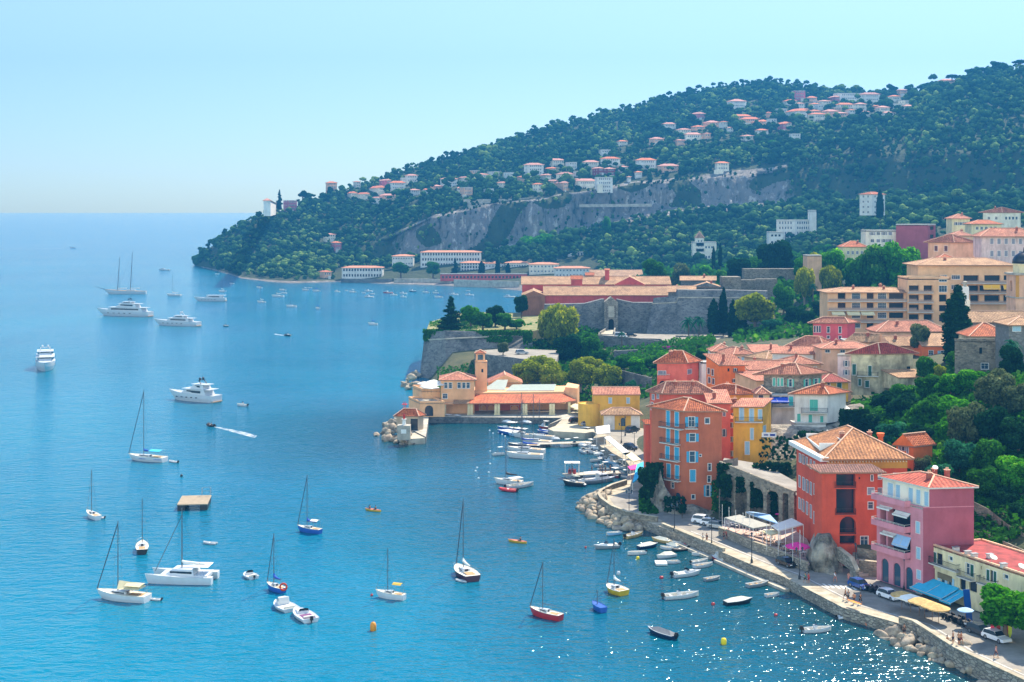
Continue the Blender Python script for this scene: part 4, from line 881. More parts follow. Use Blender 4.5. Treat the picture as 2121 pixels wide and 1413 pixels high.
# the town houses, nearest first
W_TER = stucco('plaster_terracotta', 'c46c48', .25); W_COR = stucco('plaster_coral', 'f07860', .3); W_COR2 = stucco('plaster_dark_coral', 'de6448', .3); W_GOLD = stucco('plaster_gold', 'f2b43c', .4); W_WHI = stucco('plaster_white', 'f0eadd', .35)
W_RED = stucco('plaster_red', 'd85638', .25); W_PINK = stucco('plaster_pink', 'e0929c', .2); W_ROSE = stucco('plaster_rose', 'b05c68', .2); W_CRM = stucco('plaster_cream', 'f4e4b4', .5); W_CRM2 = stucco('plaster_pale_cream', 'f4ecd4', .3); W_PEACH = stucco('plaster_peach', 'f2be98', .35); W_ORG = stucco('plaster_orange', 'f47838', .25)
W_SAL = stucco('plaster_salmon', 'f09c84', .3); W_TAN = stucco('plaster_tan', 'e0b48c', .4); W_STAIN = stucco('plaster_stained', 'ecdcb0', .75, '9a8e72'); W_YEL = stucco('plaster_yellow', 'f0ba48', .3); W_APT = stucco('plaster_apartment', 'f2c090', .15); W_BAR = stucco('plaster_barracks_red', 'cc5650', .4)
tower = house('tall terracotta house with blue shutters on the rock beside the arched wall', deepen(foot(1371, 1418, 1495, 292, 0, 48), 9), 1.0, 21.6, W_TER, ('hip', 2.3, T_OR, .5), conv=c3, sh=BLUE,
 Rw=[(680, 492, 720, 542, 'sq'), (535, 482, 590, 570, 'op'), (545, 628, 595, 700, 'op'), (545, 785, 593, 882, 'op'), (630, 812, 648, 830, 'sq'), (548, 948, 597, 1052, 'sh'), (707, 892, 735, 955, 'sq'), (702, 1000, 732, 1058, 'sq'), (690, 1082, 722, 1182, 'op'), (562, 1166, 592, 1204, 'sq')],
 Lw=[(340, 430, 372, 560, 'sh'), (415, 440, 450, 565, 'sh'), (340, 588, 372, 705, 'sh'), (415, 600, 450, 715, 'sh'), (332, 740, 368, 850, 'sh'), (412, 750, 452, 862, 'sh'), (344, 895, 378, 1015, 'sh'), (417, 908, 452, 1028, 'sh'), (382, 1058, 407, 1108, 'sq'), (420, 1148, 466, 1278, 'ar')],
 bal=[('L', 302, 575, 498, 1.1, 'iron'), ('R', 502, 578, 612, 1.1, 'iron'), ('L', 305, 712, 465, 1., 'iron'), ('L', 305, 858, 465, 1., 'iron'), ('L', 302, 1030, 470, 1., 'iron')], name='tower_house', chim=0)
house('coral block with a broad hipped tile roof just behind the terracotta tower', foot(1346, 1373, 1478, 318, 0, 55), 5, 21.9, W_COR2, ('hip', 2.4, T_PK, .5), conv=c3, sh=GREY, Rw=[(505, 310, 560, 335, 'gl')], Lw=[(215, 285, 235, 330, 'sh'), (258, 275, 275, 320, 'sh'), (205, 355, 225, 420, 'gl'), (250, 365, 270, 430, 'gl'), (215, 460, 235, 500, 'gl')], chim=2)
house('narrow coral wing with grey shutters right of the terracotta tower', deepen(foot(1466, 1468, 1513, 309, -3, 80), 12), 8, 21, W_COR, ('shed', 1.4, T_PK, .4), conv=c3, sh=GREY, Rw=[(830, 290, 858, 345, 'sh'), (755, 305, 785, 360, 'sh'), (838, 420, 860, 475, 'sh'), (838, 590, 858, 655, 'op')], chim=1)
house('low dark red annex with a small tile roof left of the terracotta tower', foot(1333, 1337, 1364, 322, 0, 60), 1.5, 14.6, W_COR2, ('shed', .9, T_OR, .3), chim=0, name='annex', cat='house')
house('gold house with pale shutters above the arched wall', foot(1519, 1579, 1597, 300, 62, 2), 9.0, 21.4, W_GOLD, ('shed', 1.1, T_PK, .35, 3), conv=c3, sh=PALE, Lw=[(982, 402, 1020, 510, 'sh'), (1070, 412, 1108, 520, 'sh'), (1148, 418, 1180, 500, 'sh'), (1078, 582, 1106, 682, 'sh'), (1032, 700, 1070, 812, 'sh')], Rw=[(1190, 560, 1215, 640, 'sh')], bal=[('L', 940, 522, 1183, 1.1, 'iron')], chim=0)
par = house('rubble stone house with green shutters and a hipped roof over blue awnings', deepen(foot(1592, 1656, 1702, 326, 30, 4), 8), 21.2, 25.2, S_WALL, ('hip', 2.3, T_PK, .8), conv=c3, sh=AQUA, Lw=[(1275, 140, 1298, 210, 'sh'), (1315, 142, 1335, 212, 'sh'), (1345, 142, 1368, 212, 'sh'), (1418, 150, 1445, 218, 'op')], Rw=[(1562, 150, 1590, 215, 'op'), (1645, 145, 1672, 208, 'op')], chim=1)
house('brick walled storeys with blue terrace awnings under the rubble stone house', deepen(foot(1592, 1598, 1648, 323, 2, 80), 6), 14.0, 21.0, stucco('plaster_lilac_white', 'dcd4cc', .4), ('flat', .1, M_WHITE2, 0), conv=c3, Rw=[(1240, 265, 1340, 370, 'lg'), (1352, 265, 1410, 370, 'lg'), (1418, 290, 1455, 385, 'sh')], sh=CYAN, bal=[('R', 1245, 392, 1462, 1.1, 'iron')], gable=M_WHITE2)
M_AWB = mat('cloth_blue', '1f49b8', .8, .06, 2); M_AWT = mat('cloth_turquoise', '36b4d6', .8, .06, 2); M_AWW = mat('cloth_white', 'e8e4da', .8, .05, 2); M_AWP = mat('cloth_pale_blue', '9cbfe0', .8, .05, 2); M_AWY = mat('cloth_yellow', 'e8ae24', .8, .05, 2); M_AWC = mat('cloth_cream', 'e6d6a4', .8, .05, 2)
awning(Q(1608, 0, 322.5).xy, 20.6, 5.2, .8, 1.6, 0, M_AWB, label='wide blue awning over the terrace below the rubble stone house')
awning(Q(1574, 0, 320).xy, 20.4, 1.8, .7, 1.2, 0, M_AWB, label='small blue awning on the turret beside the gold house')
house('small turret room with a tile cap between the gold house and the rubble stone house', deepen(foot(1567, 1568, 1594, 321, 0, 80), 5), 16, 21.4, W_STAIN, ('hip', 1.3, T_PK, .4), conv=c3, Rw=[(1150, 280, 1195, 330, 'gl')], chim=0, name='turret')
house('white house with aqua shutters and a pyramid roof on the cliff', deepen(foot(1659, 1714, 1752, 312, 38, 6), 7), 16.4, 22.5, W_WHI, ('hip', 1.9, T_OR, .6), conv=c3, sh=AQUA, Lw=[(1600, 330, 1672, 430, 'sh'), (1490, 455, 1520, 525, 'sh'), (1590, 462, 1622, 535, 'sh'), (1692, 475, 1720, 545, 'sh')], bal=[('L', 1525, 442, 1755, .9, 'iron')], chim=1)
house('white lower wing with a small window left of the white cliff house', deepen(foot(1645, 1646, 1711, 310.5, 4, 80), 4), 13.6, 16.5, W_WHI, ('flat', .15, M_WHITE2, 0), conv=c3, sh=AQUA, Rw=[(1488, 455, 1518, 527, 'sh'), (1590, 465, 1620, 535, 'sh'), (1690, 478, 1718, 545, 'sh')], name='house_wing')
awning(Q(1738, 0, 317).xy, 19.4, 4.4, .9, 2.4, R(38), M_AWW, label='white awning on the right side of the white cliff house')
house('mustard cottage with a bright red roof behind the white cliff house', deepen(foot(1700, 1702, 1757, 345, 6, 80), 6), 16.5, 21.2, W_GOLD, ('hip', 1.7, T_RD, .4), conv=c3, sh=GRN, Rw=[(1755, 170, 1780, 205, 'sq'), (1840, 165, 1880, 240, 'sh')], chim=0, name='cottage')
house('stained cream house with green shutters and an iron balcony above the hedge', foot(1763, 1822, 1891, 350, 14, 8), 17.5, 27.4, W_STAIN, ('hip', 2.6, T_RD, .4), conv=c4, sh=GRN, Lw=[(612, 570, 645, 665, 'sh'), (752, 585, 782, 675, 'sh'), (665, 700, 690, 760, 'sh'), (725, 715, 760, 775, 'sh')], Rw=[(1090, 590, 1135, 640, 'dk'), (1030, 620, 1045, 645, 'sq')], bal=[('L', 655, 672, 838, .9, 'iron')], chim=0)
house('pale pink end wing joined to the left of the stained cream house', foot(1735, 1763, 1766, 352, 60, 8), 16, 27, stucco('plaster_pale_pink', 'e6ccc4', .6), ('flat', .3, M_WHITE2, 0), conv=c4, Lw=[(548, 540, 572, 590, 'op'), (548, 622, 572, 665, 'op')], sh=GREY, name='house_wing')
house('coral roofed peach house with small square windows in a row', deepen(foot(1700, 1702, 1812, 385, 2, 80), 9), 17, 25.4, W_PEACH, ('hip', 1.5, T_PK, .5), conv=c4, Rw=[(375, 443, 417, 470, 'sq'), (507, 445, 550, 470, 'sq'), (600, 447, 640, 472, 'sq'), (680, 447, 725, 472, 'sq')], chim=1)
house('long beige house with a red tile roof and aqua shutters below the apartment block', deepen(foot(1815, 1817, 1966, 428, 3, 80), 10), 22, 26.3, W_TAN, ('hip', 2.9, T_PK, .5), conv=c4, sh=AQUA, Rw=[(865, 320, 908, 352, 'sh'), (955, 320, 998, 355, 'sh')], chim=1)
house('sand roofed gabled house left of the orange house', deepen(foot(1846, 1850, 1904, 398, 6, 70), 9), 20, 24.9, W_PEACH, ('gable', 2.4, T_BG, .4, 0), chim=1)
house('gabled house with a grey brown end wall below the pink villa', deepen(foot(1779, 1800, 1838, 402, 24, 20), 6), 20, 25.6, W_TAN, ('gable', 2.2, T_BG, .4, 1), chim=1)
house('bright orange house with white shutters and a cream roof left of the cypress', deepen(foot(1909, 1911, 1973, 390, 0, 80), 8), 20.5, 25.6, W_ORG, ('shed', 2.7, T_BG, .3), conv=c4, sh=PALE, Rw=[(1285, 450, 1325, 490, 'gl'), (1390, 452, 1440, 492, 'op')], chim=1)
house('low shed with a brown tile roof at the top of the hedge', deepen(foot(1858, 1862, 1925, 345, 8, 60), 5), 19.5, 25.2-2.9, W_STAIN, ('shed', 1.4, T_BG, .4), chim=0, name='shed', cat='shed')
house('rose pink villa with a hipped roof left of the apartment block', deepen(foot(1684, 1755, 1771, 432, 40, 4), 8), 21.5, 28.6, stucco('plaster_raspberry', 'e4646c', .2), ('hip', 1.7, T_PK, .7), conv=c4, sh=PALE, Lw=[(275, 235, 290, 290, 'gl'), (298, 235, 313, 290, 'gl'), (320, 235, 335, 290, 'gl'), (390, 240, 415, 295, 'gl'), (492, 240, 517, 298, 'gl'), (390, 320, 415, 345, 'gl'), (492, 322, 517, 350, 'gl')], chim=0, name='villa')
house('pink flat roofed annex right of the rose pink villa', deepen(foot(1748, 1750, 1785, 420, 0, 80), 6), 19, 24.4, stucco('plaster_raspberry', 'e4646c', .2), ('flat', .3, M_WHITE2, 0), chim=0, name='annex')
house('house with a long pale pink roof and gable left of the peach house', deepen(foot(1645, 1705, 1737, 400, 35, 12), 10), 17, 24.2, W_PEACH, ('hip', 3, T_PK, .5), chim=2)
house('long low beige house with tiny windows along the roofs of the old town', deepen(foot(1600, 1684, 1700, 392, 50, 16), 6), 15, 23.2, W_WHI, ('shed', 1.6, T_PK, .4, 3), autoL=(5, 2, .8, .9, 'sq'), chim=1)
house('orange house with a plain coral roof and grey shutters in the old town', foot(1463, 1490, 1543, 350, 2, 52), 10, 24.7, W_ORG, ('shed', 2.4, T_PK, .4, 0), conv=c7, sh=BRN, Lw=[(915, 860, 935, 910, 'sh'), (950, 870, 968, 925, 'sh'), (920, 940, 940, 990, 'sh'), (955, 950, 975, 1000, 'sh')], Rw=[(1090, 862, 1108, 890, 'dk'), (1150, 862, 1168, 888, 'op'), (1140, 955, 1160, 985, 'op')], chim=1)
house('tall coral house with a loggia and sand roof at the edge of the old town', foot(1361, 1423, 1447, 366, 48, 2), 7, 23.6, W_COR, ('hip', 2.9, T_OR, .5), conv=c7, sh=GREY, Lw=[(480, 885, 500, 940, 'sh'), (503, 885, 523, 940, 'sh'), (525, 885, 548, 940, 'sh'), (490, 970, 548, 1010, 'ac')], Rw=[(738, 870, 775, 910, 'sh')], bal=[('L', 470, 945, 583, .8, 'solid', W_COR)], chim=2)
for i, (lab, ft, z0, z1, wl, rf, ax) in enumerate([
 ('low roofed pink house nearest the walled garden path in the old town', (1473, 1476, 1522, 420, 2, 80), 12, 21.2, W_WHI, T_PK, 'hip'), ('house with a pale shallow roof and chimney beside the pink roofed one', (1515, 1520, 1566, 415, 8, 50), 12, 20.9, W_PEACH, T_PK, 'hip'),
 ('house with a plain salmon roof at the back of the old town', (1556, 1560, 1620, 420, 2, 80), 12, 21.1, W_PEACH, T_PK, 'shed'), ('house with a sand roof under the salmon roofed one', (1583, 1588, 1638, 398, 10, 50), 12, 21.3, W_TAN, T_BG, 'hip'),
 ('long gabled house with a dusty pink roof above the rubble stone house', (1545, 1552, 1672, 368, 12, 60), 12, 21.6, W_TAN, T_PK, 'gable'), ('narrow house with a faded pink lean to roof left of the rubble stone house', (1563, 1567, 1642, 343, 6, 60), 12, 21.8, W_TAN, T_PK, 'shed'),
 ('small house with an orange roof in the middle of the old town lanes', (1540, 1543, 1574, 358, 6, 70), 10, 20.5, W_SAL, T_OR, 'shed'), ('flame orange roofed house behind the gold house', (1500, 1524, 1567, 327, 10, 30), 8, 20.6, W_YEL, T_OR, 'hip'),
 ('low orange roofed house tucked between the coral wing and the gold house', (1497, 1508, 1560, 318, 4, 40), 8, 18.6, W_ORG, T_OR, 'hip'), ('plain terracotta wall house between the coral wing and gold house', (1496, 1500, 1524, 312, 0, 60), 8, 17.2, W_COR2, T_OR, 'shed'),
 ('house with a dusty roof and a flat top between the old town roofs', (1640, 1646, 1700, 372, 6, 60), 14, 22.6, W_TAN, T_PK, 'hip')]):
 f_ = deepen(foot(*ft), 8); house(lab, f_, z0, z1, wl, (ax, 1.9 if ax != 'shed' else 1.4, rf, .4), autoR=(4, 3, .8, 1.1, 'mix'), sh=random.choice([GREY, PALE, BRN]), chim=random.choice([0, 1, 1, 2]))
house('small white flat roofed block with dark windows left of the orange house', deepen(foot(1451, 1453, 1480, 368, 0, 80), 4), 13, 23.6, W_WHI, ('flat', .2, M_WHITE2, 0), conv=c7, Rw=[(915, 740, 932, 755, 'sq'), (940, 742, 955, 757, 'sq')], autoL=None, name='white_block', cat='house')
house('orange cottage with a red tile roof and chimney among the trees', foot(1856, 1892, 1931, 268, 30, 30), 10, 18.4, stucco('plaster_bright_orange', 'f47e38', .3), ('gable', 2.1, T_OR, .4, 0), conv=c5, sh=GREY, Lw=[(1018, 195, 1035, 255, 'sh'), (1048, 205, 1072, 270, 'op'), (1090, 225, 1105, 290, 'sh')], chim=0, name='cottage')
# red palace on the quay
fm = foot(1650, 1712, 1879, 251, 3, 84);
pz = house('big red palace on the quay with an ochre hipped roof and loggias', fm, 2.0, 19.0, W_RED, ('hip', 4.2, T_OC, .9), conv=c8, sh=GREY,
 Lw=[(395, 250, 410, 320, 'sh'), (425, 262, 440, 335, 'op'), (455, 280, 470, 350, 'sh'), (490, 300, 505, 375, 'sh'), (520, 318, 533, 385, 'sh'), (392, 440, 408, 535, 'sh'), (425, 455, 441, 560, 'sh'), (457, 475, 473, 580, 'op'), (490, 495, 505, 600, 'sh'), (522, 510, 534, 600, 'sh'), (392, 630, 406, 720, 'sh'), (423, 645, 438, 745, 'op'), (457, 665, 472, 770, 'sh'), (490, 690, 504, 800, 'sh'), (520, 750, 533, 850, 'sh'), (543, 780, 555, 860, 'sh')],
 Rw=[(1072, 420, 1104, 468, 'sh'), (1072, 545, 1108, 600, 'sh'), (1207, 418, 1250, 440, 'gl'), (1150, 560, 1190, 620, 'sh')], name='palace', cat='palace', chim=3)
fp = foot(1687, 1702, 1818, 245, 1, 60)
pj = house('projecting red front of the palace with stacked loggias and an arch', fp, 2.0, 17.8, W_RED, ('shed', .9, T_BR, .8), conv=c8, sh=GREY,
 Rw=[(715, 425, 880, 533, 'lg'), (715, 548, 880, 770, 'lg'), (745, 790, 885, 940, 'la'), (745, 952, 885, 1030, 'lg'), (925, 960, 990, 1045, 'gl'), (1015, 432, 1031, 482, 'sq'), (985, 542, 1040, 600, 'sh', GREY), (990, 665, 1035, 725, 'gl'), (908, 450, 922, 470, 'dk')],
 bal=[('R', 700, 540, 882, .35, 'iron', W_RED), ('R', 705, 772, 882, .3, 'iron', W_RED), ('R', 745, 942, 885, .15, 'iron', W_RED)], name='palace_wing', cat='palace', chim=0)
off = Vector((fm[0].x, fm[0].y, 2.0))
def onpar(par, off, mb, name, mats): return mb.build(name, mats, par)
C, Rr, B, L = fm; mb = MB(off); d = (L-C).normalized(); n = Vector((d.y, -d.x))
mid = (C+L)/2; mb.box((mid.x-.55, mid.y, 19.1), ((L-C).length+1.4, 1.5, .75), atan2(d.y, d.x)); mb.build('cornice', M_WHITE, pz)
mb = MB(off); e = (Rr-C).normalized(); m_ = (C+Rr)/2; mb.box((m_.x, m_.y-.06, 18.1), ((Rr-C).length, .14, 1.4), atan2(e.y, e.x)); mb.build('frieze', stucco('plaster_ochre_band', 'd49a3e', .2), pz)
mb = MB(off)
for k in range(26): p = C+e*((Rr-C).length*(k+.5)/26); mb.box((p.x, p.y-.4, 18.65), (.16, .6, .2), 0)
mb.build('bracket', W_CRM, pz)
tc = C*.42+L*.58; tc = Vector((tc.x+2.6, tc.y)); mb = MB(off)
mb.box((tc.x, tc.y, 20.0), (3.6, 11, .1), 0, 0)
for s in (-1, 1): mb.box((tc.x, tc.y+s*5.6, 20.5), (3.8, .2, 1.3), 0, 0)
mb.box((tc.x+1.9, tc.y, 20.9), (.2, 11, 1.8), 0, 0); mb.box((tc.x-1.8, tc.y, 20.2), (.15, 11, .5), 0, 0)
tt = mb.build('roof_terrace', M_WHITE, pz)
mb = MB(off)
for k in (-3, -.5, 2, 4): mb.box((tc.x+1.77, tc.y+k, 20.9), (.06, 1.1, 1.5))
mb.build('terrace_window', M_GLASS, tt)
mb = MB(); mb.lathe([(.45, -1), (.45, 1.6), (.6, 1.7), (.75, 2.3), (.4, 2.35)], 8); mb.build('chimney', W_ORG, pz, (Q(1824, 0, 262).x-off.x, 262-off.y, 19.6-off.z))
# pink house
fq = foot(1816, 1912, 2017, 226.6, 7, 62.5); zt = 15.6
pk = house('pink house with long balconies and three tall arches on the quay', fq, 2.0, zt, W_PINK, ('flat', .12, M_WHITE2, 0), conv=c9, sh=PALE,
 Lw=[(190, 820, 252, 1040, 'ar'), (292, 858, 355, 1085, 'ar'), (397, 893, 460, 1120, 'ar'), (488, 503, 520, 600, 'sh', PALE), (492, 725, 524, 822, 'sh', PALE), (495, 920, 528, 995, 'sh', PALE), (490, 1040, 535, 1130, 'gl'),
  (180, 385, 230, 500, 'lg'), (245, 405, 440, 590, 'lg'), (180, 590, 230, 700, 'lg'), (245, 615, 440, 800, 'lg')], name='pink_house', gable=W_PINK)
off = Vector((fq[0].x, fq[0].y, 2.0)); C, Rr, B, L = fq; dl = (C-L).normalized(); nl = Vector((dl.y, -dl.x)); thl = atan2(dl.y, dl.x); Ln = (C-L).length
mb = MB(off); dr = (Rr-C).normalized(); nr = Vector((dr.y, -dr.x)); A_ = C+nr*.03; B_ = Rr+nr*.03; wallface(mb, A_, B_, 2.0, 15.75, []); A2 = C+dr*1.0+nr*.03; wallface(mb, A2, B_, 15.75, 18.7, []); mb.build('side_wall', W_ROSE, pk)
i0, i1, i2, i3 = C+dr*1.0, Rr, B, L+dr*1.0
tp = MB(off); hl = []
for x0, x1 in ((245, 290), (315, 350), (425, 460), (490, 525), (560, 595)):
 (u0, v0), (u1, v1) = c9(x0, 280), c9(x1, 320); s0, _ = fcoord(i3, i0, u0, v0); s1, _ = fcoord(i3, i0, u1, v0); hl.append((min(s0, s1), max(s0, s1), 15.8, 18.0, False, .2))
hs = wallface(tp, i3, i0, 15.6, 18.6, hl); wallface(tp, i1, i2, 15.6, 18.6, []); wallface(tp, i2, i3, 15.6, 18.6, []); wallface(tp, i0, i1, 15.6, 18.6, []); tp.build('top_storey', W_CRM2, pk)
for h in hs: place_window(pk, off, i3, i0, h[0], h[1], h[2], h[3], 'sh', PALE, .2)
rb = MB(off); roofmesh(rb, [i0, i1, i2, i3], 18.8, 'hip', 1.3, .45); rf = rb.build('roof', [tiles('tiles_scarlet', 'c8553c', 'a83c2c', 'ec7a58', rib=.7), M_WHITE2, M_RIDGE], pk)
cc = (i0+i1+i2+i3)/4
for dx, dy in ((-.3, -2), (3.3, .5), (1.6, 1.6)): chimney(rf, off, (cc.x+dx, cc.y+dy), 19.6, .9, .7)
mb = MB(); mb.lathe([(.03, 0), (.03, .9)], 6); mb.lathe([(.02, .55), (.32, .7), (.45, .95)], 12, (0, 0, 0)); mb.build('dish_antenna', M_WHITE, rf, (cc.x+1.4-off.x, cc.y+1-off.y, 20.2-off.z), (R(35), 0, 0))
for (y, z_) in ((300, 15.5), (505, 11.4), (708, 7.3)):
 s0 = fcoord(L, C, *c9(112+20, y+60))[0]; s1 = fcoord(L, C, *c9(462, y+100))[0]
 balcony(pk, off, L, C, 0.05, Ln*.735, z_, 1.25, 'solid', W_PINK, 1.05)
for z_, s_, w_, dr_, m_ in ((14.4, .22, 3, .25, M_WHITE), (14.2, .58, 3.4, .5, M_WHITE), (10.4, .3, 3.2, .3, M_WHITE), (10.4, .58, 3.6, 1.5, M_AWP)):
 p = L+dl*(Ln*s_)+nl*.04; awning((p.x-off.x, p.y-off.y), z_-off.z, w_, dr_, .75, thl, m_, par=pk)
# cream restaurant house at the right
L2 = Vector((65.95, 226.95)); dd = Vector((.38, -.925)).normalized(); C2 = L2+dd*40; nn = Vector((-dd.y, dd.x))*9.5; fr = [C2, C2+nn, L2+nn, L2]
cr = house('long cream house with dark green shutters and a flat red roof by the turquoise awning', fr, 2.0, 9.7, W_CRM, ('flat', .25, mat('red_roof_felt', '9c3a38', .9, .25, .5), 0), conv=c9, sh=GRN,
 Lw=[(635, 765, 662, 860, 'sh'), (665, 775, 715, 880, 'dk'), (770, 803, 803, 838, 'gl'), (915, 860, 950, 960, 'gl'), (955, 872, 985, 975, 'sh'), (1045, 885, 1055, 912, 'dk'), (1095, 915, 1120, 1010, 'sh'), (1124, 920, 1150, 1020, 'dk'), (1155, 930, 1180, 1025, 'sh'), (1243, 958, 1283, 995, 'gl'),
  (575, 890, 650, 1015, 'dk'), (700, 962, 738, 1035, 'op', PALE), (760, 982, 797, 1060, 'op', PALE), (865, 995, 915, 1090, 'dk'), (945, 1010, 1012, 1105, 'dk'), (1032, 960, 1044, 1000, 'dk'), (1066, 968, 1077, 1000, 'dk')],
 bal=[('L', 585, 880, 870, .9, 'iron'), ('L', 875, 985, 1000, .9, 'iron'), ('L', 1045, 1045, 1200, .9, 'iron')], name='restaurant_house', gable=W_PEACH)
off = Vector((C2.x, C2.y, 2.0)); thr = atan2(-(L2-C2).y, -(L2-C2).x)
for k, (u, v) in enumerate([(1980, 1137), (2005, 1146), (2018, 1151), (2053, 1160), (2079, 1172), (2112, 1179), (2050, 1152)]):
 p = P(u, v+4, 9.7); mb = MB()
 if k in (3, 5): mb.lathe([(.05, 0), (.05, .7)], 6); mb.lathe([(.03, .5), (.45, .7), (.6, .98)], 12); mb.build('dish_antenna', M_WHITE2, cr, (p.x-off.x, p.y-off.y, 7.7), (R(30), 0, .5))
 else: mb.box((0, 0, .3), (.9, .6, .6), .3, 0); mb.box((0, 0, .64), (1.1, .8, .08), .3, 1); mb.build('roof_unit', [M_WHITE2, M_STEEL], cr, (p.x-off.x, p.y-off.y, 7.7))
def face_pt(u, A, E, o=0.): s, _ = fcoord(A, E, u, 1000); d = (E-A).normalized(); return A+d*s+Vector((d.y, -d.x))*o
for u, z_, w_, lab in ((1954, 4.5, 7.6, 'long turquoise awning over the restaurant terrace'), (1995, 4.3, 2.6, 'shorter turquoise awning at the end of the restaurant terrace')):
 p = face_pt(u, L2, C2, .05); awning(p, z_, w_, 1.3, 3.4, atan2(dd.y, dd.x), M_AWT, label=lab)
mb = MB(); mb.box((0, -.08, .35), (3.3, .1, .9)); p = face_pt(1958, L2, C2, .05); o = mb.build('wall_sign', mat('sign_brown', '7a6a4a', .7, .1, 2), cr, (p.x-off.x, p.y-off.y, 4.75-off.z+.3), (0, 0, thr))
# quays, roads, walls
ZQ = 1.8
M_QUAY = mat('quay_paving', 'b0a690', .9, hex2='8e846e', sc=.5, bump=.02, bsc=6); M_ASPH = mat('asphalt', '8f8a80', .9, hex2='767169', sc=.25, bump=.01, bsc=20); M_CONC = mat('concrete', 'b8b0a0', .9, hex2='96907f', sc=.4, bump=.02, bsc=5)
M_PAINTW = mat('road_paint', 'd8d6cc', .7, .15, 1)
def ccw(pl):
 a = sum(pl[i][0]*pl[(i+1) % len(pl)][1]-pl[(i+1) % len(pl)][0]*pl[i][1] for i in range(len(pl))); return pl if a > 0 else pl[::-1]
def px(pts, z=ZQ): return [tuple(P(u, v, z).xy) for u, v in pts]
def slab(name, poly, z0, z1, mats, kind='structure', **k):
 mb = MB(); mb.prism(ccw(poly), z0, z1, 0, 1); o = mb.build(name, mats); tag(o, kind=kind, **k); return o
def sheet(name, poly, z, m):
 mb = MB(); mb.face([(x, y, z) for x, y in ccw(poly)]); o = mb.build(name, m); tag(o, kind='structure'); return o
shore = [(85, 150)]+list(SHORE)
IN1 = px([(2700, 1420), (2330, 1345), (2121, 1262), (1990, 1222), (1900, 1182), (1830, 1160), (1760, 1118), (1665, 1050), (1580, 1030), (1480, 1040), (1420, 1040), (1372, 1010), (1350, 970), (1345, 920), (1352, 880), (1300, 862)])
slab('quay', shore[:21]+px([(1165, 868), (1300, 862)])+IN1[::-1][1:], -3, ZQ, [S_ASH, M_QUAY])
slab('harbour_quay', list(SHORE[20:23])+px([(882, 905)])+[tuple(P(855, 905, 0).xy)]+px([(862, 868), (866, 850), (1160, 850), (1300, 850), (1300, 862), (1165, 868)]), -3, ZQ-.004, [S_CIT, M_CONC])
def offs(pl, d):
 out = []
 for i, p in enumerate(pl):
  a = Vector(pl[max(0, i-1)]); b = Vector(pl[min(len(pl)-1, i+1)]); t = (b-a).normalized(); out.append(tuple(Vector(p)+Vector((t.y, -t.x))*d))
 return out
so_ = offs(shore[:8], 2.6); i2 = px([(2330, 1352), (2121, 1268), (1990, 1228), (1900, 1188), (1830, 1166), (1760, 1124), (1690, 1116), (1560, 1066), (1480, 1078), (1420, 1062), (1376, 1036), (1350, 1012), (1318, 1016), (1262, 1032), (1276, 1052), (1305, 1064)])
road = so_+[tuple(P(1366, 1076, ZQ).xy)]+i2[::-1]
sheet('road', road, ZQ+.008, M_ASPH)
for k in range(6):   # zebra crossing
 u = 1702+k*11.5; a = px([(u, 1209+k*1.0), (u+6, 1209.6+k*1.0), (u+17, 1217.5+k), (u+11, 1217+k)]); sheet('crossing_stripe', a, ZQ+.018, M_PAINTW)
w_ = offs(shore[1:8], 3.1); w2 = offs(shore[1:8], 3.25); sheet('edge_line', w_+w2[::-1], ZQ+.018, M_PAINTW)
sheet('harbour_road', px([(1345, 1000), (1325, 955), (1290, 925), (1255, 900), (1230, 886), (1340, 872), (1350, 900), (1340, 940), (1350, 985)]), ZQ+.008, mat('pale_asphalt', '918b7e', .9, hex2='7c766a', sc=.3))
def wall_line(label, pts, z0, h, w, m, name='stone_wall', cap=None, cat='wall', zs=None):
 """low wall along world points; one mesh plus coping"""
 t = MB(); pts = [Vector(p) for p in pts]; Z = zs or [z0]*len(pts); nrm = []
 for i in range(len(pts)): a = pts[max(0, i-1)]; b = pts[min(len(pts)-1, i+1)]; d = (b-a).normalized(); nrm.append(Vector((d.y, -d.x)))
 def run(mb, ww, lo, hi):
  for i in range(len(pts)-1):
   a, b, na, nb = pts[i], pts[i+1], nrm[i]*ww/2, nrm[i+1]*ww/2; q = [a+na, b+nb, b-nb, a-na]; zz = [Z[i], Z[i+1], Z[i+1], Z[i]]
   vs = [(p.x, p.y, zk+lo[k in (1, 2)]) for k, (p, zk) in enumerate(zip(q, zz))]+[(p.x, p.y, zk+hi) for p, zk in zip(q, zz)]
   mb.add(vs, [(0, 1, 5, 4), (2, 3, 7, 6), (4, 5, 6, 7)]+([(3, 0, 4, 7)] if i == 0 else [])+([(1, 2, 6, 5)] if i == len(pts)-2 else []))
 hh = h if isinstance(h, (list, tuple)) else (h, h)
 run(t, w, (-hh[0], -hh[0]), hh[1])
 o = t.build(name, m); tag(o, label, cat)
 if cap:
  c = MB(); Zb = Z; run(c, w+.16, (hh[1]+.002, hh[1]+.002), hh[1]+.12); c.build('coping', cap, o)
 return o
po = offs(shore[1:5], .35); wall_line('low stone parapet along the sea side of the road above the right boulders', [po[0]]+po[1:3]+[tuple(Vector(po[2])*.8+Vector(po[3])*.2)], ZQ, (.1, .85), .6, S_ASH, 'parapet_wall', M_QUAY)
wall_line('curved stone parapet around the point above the boulders', px([(1297, 1004), (1268, 1013), (1246, 1024), (1240, 1032), (1246, 1042), (1268, 1058), (1298, 1070), (1326, 1076), (1362, 1082)], ZQ), ZQ, (.1, 1.0), .5, S_WALL, 'parapet_wall', M_QUAY)
wall_line('low wall along the road edge left of the flagpoles', px([(1372, 1089), (1420, 1109), (1500, 1142)], ZQ), ZQ, (.1, .45), .45, S_ASH, 'parapet_wall', M_QUAY)
